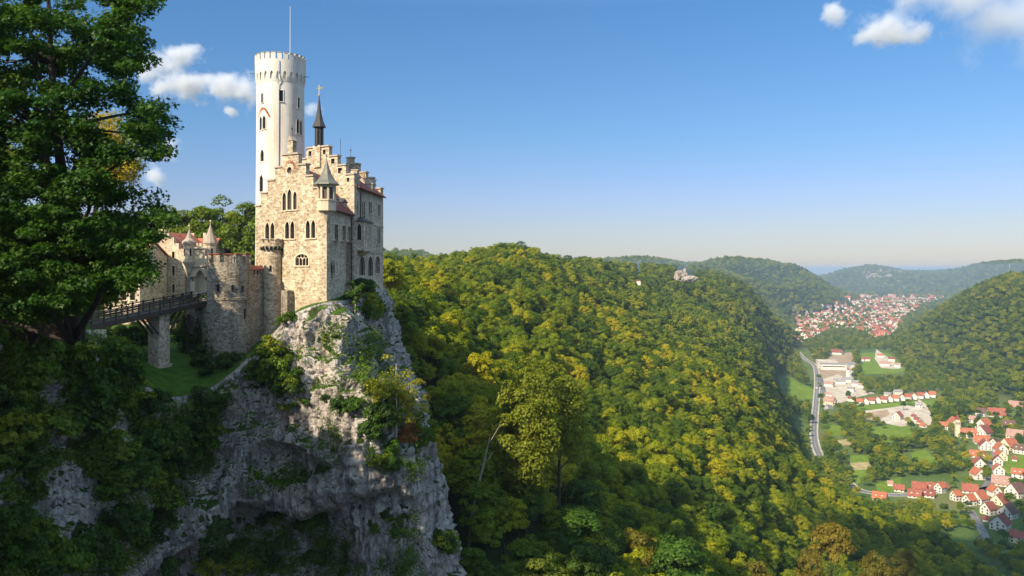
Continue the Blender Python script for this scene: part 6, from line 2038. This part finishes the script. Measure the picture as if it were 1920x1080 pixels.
# ------------------------------------------------------------------ shrubs and small trees on the cliffs
rng = np.random.default_rng(21)
SHR = []
for k in range(5):
    c, n = crown_points(rng, 1.5, 2.3, -0.7, 22, 80, (0.24, 0.42))
    SHR.append(leaf_mesh("shrub_leaves", c, n, 0.25, rng, M['shrub'], 'spray', jit=0.6))
CL = [ # px, py, spread x, spread y, how many, size, material, label
 (30,640,50,30,8,1.2,'shrub',0),(60,720,40,60,9,1.3,'shrub',0),(20,820,40,70,12,1.5,'shrub',0),(20,980,40,60,9,1.3,'shrub',0),(110,1050,60,25,8,1.2,'shrub',0),
 (150,690,30,50,8,1.4,'shrub',0),(160,790,40,60,11,1.5,'shrub',0),(215,690,20,50,8,1.4,'shrub',0),(235,880,40,60,9,1.4,'shrub',0),(290,850,50,50,13,1.5,'shrub',0),
 (350,830,30,50,10,1.4,'shrub',0),(300,950,40,50,9,1.3,'shrub',0),(230,1010,40,40,7,1.2,'shrub',0),(390,780,20,30,6,1.3,'shrub',0),(270,770,30,20,6,1.3,'shrub',0),
 (515,690,18,38,9,1.2,'shrub',1),(540,728,20,18,5,1.1,'shrub',1),(505,735,12,12,3,0.9,'shrub',1),
 (420,680,20,14,5,1.0,'shrub',2),(385,665,10,22,4,1.0,'shrub',2),(515,590,10,14,3,0.8,'shrub',3),(548,605,14,12,3,0.8,'shrub',3),
 (668,545,18,24,7,1.0,'shrub',4),(692,590,14,22,4,1.0,'shrub',4),(690,548,14,8,3,0.8,'yellow',5),
 (700,810,18,34,6,1.1,'shrub',6),(720,865,22,18,5,1.0,'shrub',6),(655,765,20,10,3,0.8,'shrub',6),(760,820,18,22,5,0.9,'rust',7),(745,770,15,30,4,1.1,'yellow',8),
 (460,1030,60,30,10,1.2,'shrub',9),(560,990,60,18,7,1.0,'shrub',9),(440,1075,60,10,5,1.1,'yellow',10),(600,1040,40,25,4,0.9,'shrub',9),
 (700,990,40,20,3,0.8,'shrub',9),(835,1030,15,30,5,1.0,'shrub',11),(590,880,20,10,2,0.6,'shrub',12),(620,640,15,20,3,0.5,'shrub',12),(570,760,40,12,4,0.6,'shrub',12),
 (95,605,25,8,4,1.0,'yellow',13),(130,600,15,10,3,0.9,'yellow',13),(60,612,30,6,3,0.9,'shrub',0)]
CLL = ["leafy green shrub growing on the shaded left cliff face", "shrub in the big green clump below the curtain wall", "ivy green bush at the foot of the gate bastion", "small bush at the foot of the castle terrace",
       "bush clinging to the rock below the castle's shaded flank", "yellow leaved twig bush at the castle rock's corner", "green bush on the right flank of the castle rock", "rusty brown bush on the right flank of the castle rock",
       "yellowing shrub on the right flank of the castle rock", "shrub in the dark hollow under the rock overhang", "yellowish shrub low under the rock overhang", "bush on the lower right edge of the castle rock", "tiny tuft of green on the bare grey rock", "sunlit yellowish bush on the rim of the left cliff"]
nsh = 0
BARE = [[(55,640),(85,630),(110,720),(100,800),(70,800)],[(70,890),(110,860),(185,890),(180,990),(120,1040),(80,980)],[(150,640),(200,640),(200,700),(160,720)],[(205,790),(245,780),(250,850),(215,880)],[(325,680),(365,700),(345,770),(325,740)],[(130,940),(190,920),(190,1010),(140,1020)],[(280,1000),(330,960),(330,1040),(280,1060)]]
def bare(px, py): return any(inpoly([px], [py], q)[0] for q in BARE)
sr = random.Random(9)
for px, py, sx, sy, n, s, mt, li in CL:
    for k in range(n):
        a, b_ = sr.gauss(0, 0.55), sr.gauss(0, 0.55)
        if bare(px + a * sx, py + b_ * sy): continue
        h_ = hit(px + a * sx, py + b_ * sy, BVH_C)
        if not h_: continue
        l, nn, t = h_
        if nn.dot(l) > 0: nn = -nn
        o = bpy.data.objects.new("cliff_shrub", SHR[nsh % 5]); C.objects.link(o)
        k_ = s * sr.uniform(0.65, 1.25)
        o.location = l + nn * 0.35 * k_
        o.rotation_euler = (sr.gauss(0, 0.25), sr.gauss(0, 0.25), sr.uniform(0, 6.28))
        o.scale = (k_ * sr.uniform(0.8, 1.2), k_ * sr.uniform(0.8, 1.2), k_ * sr.uniform(0.7, 1.25))
        if mt != 'shrub':
            o.material_slots[0].link = 'OBJECT'; o.material_slots[0].material = M[mt]
        tag(o, CLL[li], "shrub", CLL[li].replace("shrub", "shrubs").split(" on ")[0] + " group")
        nsh += 1
# low plants clinging all over the ledges: one uncountable cover
cc, nn_ = [], []
def cover(poly, n, thr, seed):
    xs = [p[0] for p in poly]; ys = [p[1] for p in poly]; r = np.random.default_rng(seed); m = 0; tries = 0
    while m < n and tries < n * 12:
        tries += 1
        px, py = r.uniform(min(xs), max(xs)), r.uniform(min(ys), max(ys))
        if not inpoly([px], [py], poly)[0] or bare(px, py): continue
        h_ = hit(px, py, BVH_C)
        if not h_: continue
        l, q, t = h_
        if q.dot(l) > 0: q = -q
        w = vnoise(np.array([[l.x * .35, l.y * .35, l.z * .22]]), 3)[0] + 0.6 * vnoise(np.array([[l.x * 1.1, l.y * 1.1, l.z * .8]]), 4)[0] + 0.9 * q.z
        if w < thr: continue
        m += 1
        base = np.array(l) + np.array(q) * 0.05
        k = 26
        e = r.normal(size=(k, 3)) * np.array([0.45, 0.45, 0.4]) + base + np.array(q) * r.uniform(0, 0.55, k)[:, None]
        cc.append(e); nn_.append(np.tile(np.array(q) + [0, 0, 0.4], (k, 1)))
cover([(0,600),(240,640),(250,760),(400,745),(415,860),(330,960),(240,1080),(0,1080)], 1500, 0.1, 1)
cover([(660,600),(720,640),(800,860),(780,900),(690,880),(670,760)], 260, 0.35, 2)
cover([(380,1000),(640,970),(780,960),(800,1080),(300,1080)], 420, 0.05, 3)
cover([(440,700),(640,600),(700,900),(430,930)], 150, 0.8, 4)
cc = np.concatenate(cc); nn_ = np.concatenate(nn_)
o = bpy.data.objects.new("undergrowth", leaf_mesh("undergrowth", cc, nn_, 0.27, rng, M['shrub'], 'spray', jit=0.6)); C.objects.link(o)
tag(o, "ivy, grass tufts and low leafy undergrowth covering ledges of the cliffs", None, None, "stuff")
# ivy on the gate substructure and bastion foot
cc, nn_ = [], []
r = np.random.default_rng(4)
def ivy(p0, up, e, n, w, h, cnt):
    for k in range(cnt):
        u = r.normal() * w * 0.4; z = abs(r.normal()) * h * 0.5
        z = min(z, h * (1 - 0.5 * abs(u) / w))
        cc.append(np.array(p0 + e * u + n * r.uniform(0.02, 0.3) + Vector((0, 0, z)))); nn_.append(np.array(n) + r.normal(size=3) * 0.3)
ivy(GP.p(-2.2, -17, 0.75), 0, GP.e, GP.n, 1.2, 10.5, 1500)
ivy(GP.p(-0.2, -17, 0.1), 0, GP.e, GP.n, 1.5, 10, 1500)
ivy(GP.p(1.6, -17, 1.0), 0, GP.e, GP.n, 1.0, 6, 700)
for k in range(1500):
    a = r.uniform(-2.9, -1.0); n = Vector((math.cos(a), math.sin(a), 0)); z = -15 + abs(r.normal()) * 2.2 * (1.3 if a < -2 else 0.6)
    cc.append(np.array(bc + n * (br_ * 1.05 + 0.1) + Vector((0, 0, z)))); nn_.append(np.array(n) + r.normal(size=3) * 0.3)
o = bpy.data.objects.new("ivy", leaf_mesh("ivy", np.array(cc), np.array(nn_), 0.3, rng, M['shrub'], 'spray', jit=0.5)); C.objects.link(o)
tag(o, "dark ivy climbing the shaded walls under the castle gate", None, None, "stuff")

# garden bushes below the bridge
def ground_hit_z(x, y):
    best = -1e9
    for b in (BVH_C, BVH_G):
        l, n, i, t = b.ray_cast(Vector((x, y, 60)), Vector((0, 0, -1)))
        if l is not None: best = max(best, l.z)
    return best
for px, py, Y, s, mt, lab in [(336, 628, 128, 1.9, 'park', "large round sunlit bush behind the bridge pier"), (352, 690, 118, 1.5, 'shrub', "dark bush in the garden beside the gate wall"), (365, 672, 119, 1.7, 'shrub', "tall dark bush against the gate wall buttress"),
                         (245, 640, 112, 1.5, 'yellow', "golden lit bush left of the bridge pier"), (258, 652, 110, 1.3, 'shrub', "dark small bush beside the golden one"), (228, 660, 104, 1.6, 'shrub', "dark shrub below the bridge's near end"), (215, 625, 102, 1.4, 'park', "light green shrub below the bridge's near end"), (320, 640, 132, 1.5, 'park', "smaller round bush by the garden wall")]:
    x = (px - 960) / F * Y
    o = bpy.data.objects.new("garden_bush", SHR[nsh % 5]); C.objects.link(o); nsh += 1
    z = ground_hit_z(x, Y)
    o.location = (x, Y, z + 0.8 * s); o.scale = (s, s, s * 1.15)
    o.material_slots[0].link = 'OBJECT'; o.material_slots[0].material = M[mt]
    tag(o, lab, "bush")

# ------------------------------------------------------------------ single trees
def big_tree(name, label, x, y, zb, H, rad, ch, leaf, nb, npb, mat, seed, tr=0.4, trunk_mat='bark', group=None, br=(0.18, 0.34), low=-0.6, kind='spray', limbs=9, sx=1.0):
    r = np.random.default_rng(seed)
    c, n = crown_points(r, rad, ch, H - ch, nb, npb, br, 0.8, low)
    c[:, 0] *= sx
    t = empty(name, (x, y, zb), label, "tree", group)
    cr = bpy.data.objects.new("crown", leaf_mesh("crown", c, n, leaf, r, M[mat], kind, jit=0.6)); C.objects.link(cr); cr.parent = t
    tm = trunk_mesh("trunk", H * 0.9, tr, r, M[trunk_mat], limbs, 0.03, rad * 0.6)
    k = bpy.data.objects.new("trunk", tm); C.objects.link(k); k.parent = t
    return t
def at_px(px, Y): return (px - 960) / F * Y
# round trees behind the castle
for i, (px, ptop, Y, rad, lab) in enumerate([(352, 388, 182, 6.4, "rounded tree behind the gatehouse, left one of the row"), (398, 396, 200, 5.6, "rounded tree behind the gatehouse, middle of the row"), (452, 384, 178, 7.4, "large rounded tree directly left of the castle's gable"),
                                        (430, 405, 215, 6.5, "farther tree filling the gap beside the castle gable"), (318, 420, 190, 5.5, "low tree behind the courtyard house"), (270, 425, 185, 6.5, "tree behind the courtyard house's left end")]):
    zt_ = (HOR - ptop) / F * Y
    big_tree("park_tree", lab, at_px(px, Y), Y, -5, zt_ + 5, rad, zt_ + 3.5, 0.62, 130, 210, 'park', 30 + i, 0.45, group="trees behind the castle", low=-0.8)
# the tall tree in front of the slope, its pale dead stem beside it
M['bigtree'] = m_leaf("olive_foliage_with_rusty_patch", [(0.0, (0.085, 0.125, 0.010)), (1.0, (0.18, 0.20, 0.012))], 0.35, 0.22, (0.26, 0.11, 0.03), 0.6, 0.35)
Yb = 138.0
gz = float(ground_z(at_px(985, Yb), Yb)[0])
big_tree("tall_slope_tree", "tall olive green tree with a rusty patch standing out before the slope", at_px(985, Yb), Yb, gz - 1, (HOR - 680) / F * Yb - gz + 1, 6.6, 25, 0.46, 210, 210, 'bigtree', 77, 0.45, low=-0.9, limbs=12)
Yb = 150.0
gz = float(ground_z(at_px(1045, Yb), Yb)[0])
big_tree("tall_slope_tree", "olive tree half behind the tall rusty patched one", at_px(1045, Yb), Yb, gz - 1, (HOR - 700) / F * Yb - gz + 1, 5.5, 17, 0.46, 150, 190, 'bigtree', 78, 0.4, low=-0.9)
b = MB()
D = lambda px, py, Y=128.0: P(px, py, Y)
gzd = float(ground_z(at_px(880, 128.0), 128.0)[0])
b.tube([Vector((at_px(872, 128), 128, min(gzd - 1, -52))), D(884, 968), D(893, 925), D(903, 885), D(912, 848), D(918, 822)], [0.3, 0.26, 0.21, 0.17, 0.13, 0.05], 8)
b.tube([D(910, 866), D(918, 858), D(925, 846)], [0.11, 0.08, 0.03], 6)
b.tube([D(915, 835), D(930, 810), D(938, 795)], [0.1, 0.07, 0.03], 5)
M["deadwood"] = m_plain("weathered_deadwood", (0.25, 0.205, 0.15), 0.95, 0.35, 2.5, bump=0.4)
dt = b.build("dead_trunk", M["deadwood"], smooth=True)
tag(dt, "bare pale dead trunk leaning beside the tall olive tree", "dead tree")
# saplings on the rock's right flank
for i, (px, py, H, rad, mt, lab) in enumerate([(742, 838, 12.5, 2.9, 'yellow', "yellow green young tree rising from the castle rock's flank"), (772, 815, 8.0, 2.2, 'yellow', "smaller yellow green sapling right of the taller one"), (715, 800, 7.5, 2.0, 'park', "light green sapling left of the yellow young tree"),
                                          (795, 850, 6.0, 1.8, 'park', "thin green sapling at the rock's outer edge"), (665, 590, 5.0, 1.8, 'shrub', "dark small tree against the castle's shaded flank"), (700, 610, 5.5, 1.7, 'park', "small tree under the castle's far corner")]):
    h_ = hit(px, py, BVH_C)
    if not h_: continue
    l = h_[0]
    big_tree("cliff_sapling", lab, l.x, l.y, l.z - 0.4, H, rad, H * 0.86, 0.3, 46, 70, mt, 90 + i, 0.12, 'bark_pale', low=-0.9, limbs=8)
# darker and autumn trees low in the foreground
for i, (px, ptop, Y, s, mt, lab) in enumerate([(1010, 1046, 118, 1.0, 'yellow', "yellow green treetop at the bottom edge, before the dark hollow"), (1195, 992, 150, 0.95, 'amber', "amber treetop beside the shaded hollow"), (1265, 1000, 150, 1.25, 'shrub', "dark broad tree in the shade right of the amber treetop"),
                                          (1560, 985, 250, 1.2, 'amber', "brown autumn tree in the big shadow"), (1515, 1030, 240, 0.8, 'amber', "rusty autumn tree low in the big shadow"), (1640, 1035, 250, 0.9, 'amber', "second brown autumn tree in the big shadow"), (1700, 1030, 300, 1.0, 'amber', "brownish treetop right in the big shadow"), (1420, 1050, 200, 1.1, 'amber', "olive brown treetop at the shadow's lower edge"), (1110, 1010, 128, 0.9, 'shrub', "dark bluish tree in the shaded hollow"), (1080, 955, 140, 1.1, 'shrub', "dark tree in the hollow below the castle rock")]):
    x = at_px(px, Y); gz = float(ground_z(x, Y)[0]); zt_ = (HOR - ptop) / F * Y
    H = zt_ - gz
    s2 = max(0.7, H / 14.5) if H < 24 else 1.6
    t, cr = set_tree(x, Y, zt_ - 14.5 * s2 * 1.0, s2, HI[i % 6], TRUNKS[i % 3], "foreground_tree", lab, "tree", "trees low in the foreground", (s * 1.15, s * 1.15, s2), None, None if mt == 'forest' else M[mt])

# the big dark maple at the left edge, with real limbs
def maple(name, label, base, trunk_pts, outline, holes, y0, y1, nblob, nleaf, leaf, mat, seed, rpx=(16, 30), limbs=46):
    r = np.random.default_rng(seed)
    t = empty(name, base, label, "tree")
    xs = [p[0] for p in outline]; ys = [p[1] for p in outline]
    bl = []
    while len(bl) < nblob:
        px, py = r.uniform(min(xs), max(xs)), r.uniform(min(ys), max(ys))
        if not inpoly([px], [py], outline)[0]: continue
        if any(((px - h[0]) / h[2]) ** 2 + ((py - h[1]) / h[3]) ** 2 < 1 for h in holes): continue
        Y = r.uniform(y0, y1)
        bl.append((P(px, py, Y), r.uniform(*rpx) * Y / F))
    cs, ns = [], []
    for c, rad in bl:
        e = r.normal(size=(nleaf, 3)); e /= np.linalg.norm(e, axis=1, keepdims=True)
        rr = rad * r.random(nleaf) ** 0.45
        # leaves hang in flat layered sprays
        pts = np.array(c) + e * rr[:, None] * np.array([1.25, 1.25, 0.62])
        cs.append(pts); ns.append(e * 0.4 + np.array([0, -0.25, 0.8]))
    cs = np.concatenate(cs); ns = np.concatenate(ns)
    cr = bpy.data.objects.new("crown", leaf_mesh("crown", cs - np.array(base), ns, leaf, r, M[mat], 'maple', jit=0.55)); C.objects.link(cr); cr.parent = t
    b = MB()
    tp = [P(*q) for q in trunk_pts]
    rad0 = 0.42
    b.tube([p - Vector(base) for p in tp], [rad0 * (1 - 0.8 * i / (len(tp) - 1)) for i in range(len(tp))], 9)
    for k in range(limbs):
        c, rad = bl[int(r.integers(0, len(bl)))]
        # leave the trunk below the target
        j = min(range(len(tp)), key=lambda i: abs(tp[i].z - (c.z - (c - tp[i]).xy.length * 0.45)))
        p = tp[j]
        m1 = p.lerp(c, 0.35) + Vector((r.normal() * .25, r.normal() * .25, 0.35)); m2 = p.lerp(c, 0.7) + Vector((r.normal() * .2, r.normal() * .2, 0.2))
        L = (c - p).length
        w = 0.035 + 0.02 * L
        b.tube([p - Vector(base), m1 - Vector(base), m2 - Vector(base), c - Vector(base)], [min(w, 0.2), w * 0.6, w * 0.38, 0.015], 6)
        for q in range(3):
            e = c + Vector((r.normal(), r.normal(), r.normal() * 0.5)) * rad * 1.2
            b.tube([m2 - Vector(base), e - Vector(base)], [w * 0.3, 0.01], 4)
    tr = b.build("trunk", M['bark'], None, smooth=True); tr.parent = t
    return t
OUT1 = [(-160,-40),(296,-40),(292,5),(262,28),(264,62),(272,100),(276,120),(240,140),(236,180),(262,212),(300,192),(322,232),(320,280),(290,300),(262,318),(236,305),(215,320),(250,352),(300,375),(312,410),(290,440),(270,470),(280,505),(262,530),(240,545),(200,545),(165,556),(130,588),(60,592),(0,596),(-160,600)]
HOL1 = [(90,8,36,20),(168,14,34,26),(208,214,40,27),(165,130,24,22),(130,205,22,20),(60,60,20,18),(122,66,24,20),(40,215,24,20),(198,150,22,20),(228,262,26,18),(205,250,26,24),(238,322,30,26),(20,275,26,30),(80,150,20,18),(20,120,20,18),(110,300,20,18),(60,380,22,18),(180,400,20,18)]
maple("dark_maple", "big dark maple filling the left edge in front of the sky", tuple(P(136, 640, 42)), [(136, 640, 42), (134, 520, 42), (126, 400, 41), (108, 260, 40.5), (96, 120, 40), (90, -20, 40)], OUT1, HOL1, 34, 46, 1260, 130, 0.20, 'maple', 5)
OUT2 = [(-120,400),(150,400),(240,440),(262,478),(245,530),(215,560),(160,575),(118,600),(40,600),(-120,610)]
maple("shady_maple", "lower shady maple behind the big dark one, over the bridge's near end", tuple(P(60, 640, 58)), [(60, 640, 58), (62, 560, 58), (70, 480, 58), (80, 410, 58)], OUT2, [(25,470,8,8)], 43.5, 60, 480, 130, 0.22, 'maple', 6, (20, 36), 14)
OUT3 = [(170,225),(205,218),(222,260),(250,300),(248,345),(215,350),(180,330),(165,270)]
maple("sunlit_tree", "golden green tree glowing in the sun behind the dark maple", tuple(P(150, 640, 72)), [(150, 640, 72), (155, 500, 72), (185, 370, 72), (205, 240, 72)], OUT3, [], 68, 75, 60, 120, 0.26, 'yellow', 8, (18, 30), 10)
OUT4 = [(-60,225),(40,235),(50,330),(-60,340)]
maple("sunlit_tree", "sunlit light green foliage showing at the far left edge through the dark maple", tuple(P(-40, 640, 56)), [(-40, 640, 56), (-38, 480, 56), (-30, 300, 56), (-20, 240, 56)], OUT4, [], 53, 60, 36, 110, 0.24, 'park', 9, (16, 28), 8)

# ------------------------------------------------------------------ wood on the plateau left of the view: it shades the gorge
b = MB()
pl = [(-48, -90), (-48, 20), (-50, 40), (-56, 56), (-64, 72), (-66, 94), (-190, 94), (-190, -90)]
b.prism([Vector((x, y, -60)) for x, y in pl], Vector((0, 0, 55)))
tag(b.build("plateau_ground", cliff.data.materials[0]), "grassy plateau beside the viewpoint", None, None, "structure")
sh = random.Random(31)
pts = []
for _ in range(4000):
    x, y = sh.uniform(-150, -55), sh.uniform(-70, 90)
    if x > (-62 - max(0, y) * 0.18 if y < 58 else -66): continue
    if all((x - a) ** 2 + (y - c) ** 2 > 110 for a, c in pts): pts.append((x, y))
for i, (x, y) in enumerate(pts[:120]):
    s = sh.uniform(2.2, 2.5)
    set_tree(x, y, -5.2, s, HI[i % 6], TRUNKS[i % 3], "plateau_tree", "tall beech of the wood on the plateau left of the viewpoint", "tree", "trees of the plateau wood", (s * 1.1, s * 1.1, s))
# ------------------------------------------------------------------ clouds
def cloud(name, blobs, Y, thick, dens, scale, label, seed, thr=0.05, edge=0.8):
    """blobs (px, py, rx, ry) in the photograph at distance Y; a billowing volume"""
    xs0 = min(b[0] - b[2] * 1.5 for b in blobs); xs1 = max(b[0] + b[2] * 1.5 for b in blobs)
    ys0 = min(b[1] - b[3] * 1.6 for b in blobs); ys1 = max(b[1] + b[3] * 1.6 for b in blobs)
    c = P((xs0 + xs1) / 2, (ys0 + ys1) / 2, Y)
    sx, sz = (xs1 - xs0) * Y / F, (ys1 - ys0) * Y / F
    b = MB(); b.box((0, 0, -sz / 2), (sx, thick * 2.4, sz))
    g = NT(name)
    obp = g.tc().outputs["Object"]
    wv = g.n("TexNoise", i_Vector=g.map(obp, (1, 1, 1), (seed * 37.0, 0, 0)), i_Scale=scale * 0.6, i_Detail=3.0).outputs["Color"]
    dv = g.n("VectorMath", operation='SUBTRACT', i_0=wv, i_1=(0.5, 0.5, 0.5)).outputs[0]
    ds = g.n("VectorMath", operation='SCALE', i_0=dv); ds.inputs["Scale"].default_value = 0.5 / scale
    pw = g.n("VectorMath", operation='ADD', i_0=obp, i_1=ds.outputs[0]).outputs[0]
    acc = None
    for px, py, rx, ry in blobs:
        q = P(px, py, Y) - c
        k = Y / F
        v = g.n("VectorMath", operation='SUBTRACT', i_0=pw, i_1=tuple(q)).outputs[0]
        v = g.n("VectorMath", operation='MULTIPLY', i_0=v, i_1=(1 / (rx * k), 1 / thick, 1 / (ry * k))).outputs[0]
        L = g.n("VectorMath", operation='LENGTH', i_0=v).outputs["Value"]
        f = g.math('SUBTRACT', 1.0, L)
        acc = f if acc is None else g.math('MAXIMUM', acc, f)
    nz = g.noise(g.map(obp, (1, 1, 1), (seed * 91.0, 5, 0)), scale, 6, 0.62)
    d = g.math('ADD', g.math('MULTIPLY', acc, 0.9), g.math('MULTIPLY', g.math('SUBTRACT', nz, 0.52), 3.2))
    mr = g.n("MapRange", i_Value=d, i_1=thr, i_2=thr + edge, i_3=0.0, i_4=dens)
    pv = g.n("VolumePrincipled", i_Color=(1, 1, 1, 1), i_Density=mr.outputs[0], i_Anisotropy=0.2)
    g.nt.links.new(pv.outputs[0], g.out.inputs["Volume"])
    o = b.build(name, g.m); o.location = c
    return tag(o, label, None, None, "stuff")
cloud("cloud", [(345, 108, 42, 28), (308, 122, 44, 24), (285, 136, 26, 16)], 3000, 60, 0.035, 0.013, "small ragged white cloud above the larger one left of the tower", 1)
cloud("cloud", [(352, 162, 62, 30), (420, 166, 60, 30), (462, 168, 46, 36), (305, 165, 24, 14), (434, 206, 14, 10)], 3000, 70, 0.035, 0.013, "white puffy cloud just left of the tower", 2)
cloud("cloud", [(318, 280, 26, 28), (290, 325, 28, 18)], 3200, 60, 0.03, 0.013, "small white cloud peeping out behind the dark maple", 3)
cloud("cloud", [(590, 202, 26, 13)], 3000, 40, 0.02, 0.016, "tiny wisp of cloud right of the tower", 4)
cloud("cloud", [(1568, 27, 30, 26), (1672, 46, 78, 42), (1615, 70, 28, 14), (1720, 60, 26, 22)], 2800, 60, 0.03, 0.012, "white cloud pair in the upper right sky", 5)
cloud("cloud", [(1800, -8, 110, 50), (1890, 35, 90, 58), (1960, 20, 110, 85)], 2600, 120, 0.012, 0.007, "broad greyish cloud in the top right corner", 6, -0.1, 1.2)
# unseen cloud added behind the viewpoint to throw shade over the valley's near end
rngc = np.random.default_rng(3)
bm = bmesh.new()
T = 1300
SH_ = [(170, 280, -105, 28), (230, 350, -135, 62), (290, 420, -155, 80), (330, 480, -175, 80), (390, 500, -180, 100), (470, 510, -192, 105), (590, 530, -195, 110), (500, 380, -150, 120), (650, 420, -170, 130)]
for x, y, z, r_ in SH_:
    c = Vector((x, y, z)) + SUNV * T
    for k in range(7):
        q = c + Vector((rngc.normal(), rngc.normal(), abs(rngc.normal()) * 0.5)) * r_ * (0.35 if k else 0.0)
        mtx = Matrix.Translation(q) @ Matrix.Diagonal((1, 1, 0.6, 1))
        bmesh.ops.create_icosphere(bm, subdivisions=3, radius=r_ * (0.55 if k else 0.85), matrix=mtx)
v = np.array([q.co[:] for q in bm.verts])
n = fbm(v * 0.02, 4, 8)
bm.normal_update()
for q, w_ in zip(bm.verts, n): q.co += q.normal * float(w_) * 22
me = bpy.data.meshes.new("cloud"); bm.to_mesh(me); bm.free()
me.materials.append(m_plain("cloud_white", (0.9, 0.9, 0.9), 1.0, 0.02, 0.01))
o = bpy.data.objects.new("cloud", me); C.objects.link(o)
tag(o, "white cumulus cloud drifting behind the viewpoint over the plateau", None, None, "stuff")

# ------------------------------------------------------------------ haze over the whole landscape
b = MB(); b.box((0, 12500, FLOOR - 9), (66000, 31000, 45 - FLOOR + 9))
g = NT("haze")
pv = g.n("VolumePrincipled", i_Color=(0.68, 0.82, 1.0, 1), i_Density=0.000085, i_Anisotropy=0.3)
g.nt.links.new(pv.outputs[0], g.out.inputs["Volume"])
hz = b.build("haze", g.m)
tag(hz, "thin blue haze in the valley air", None, None, "stuff")
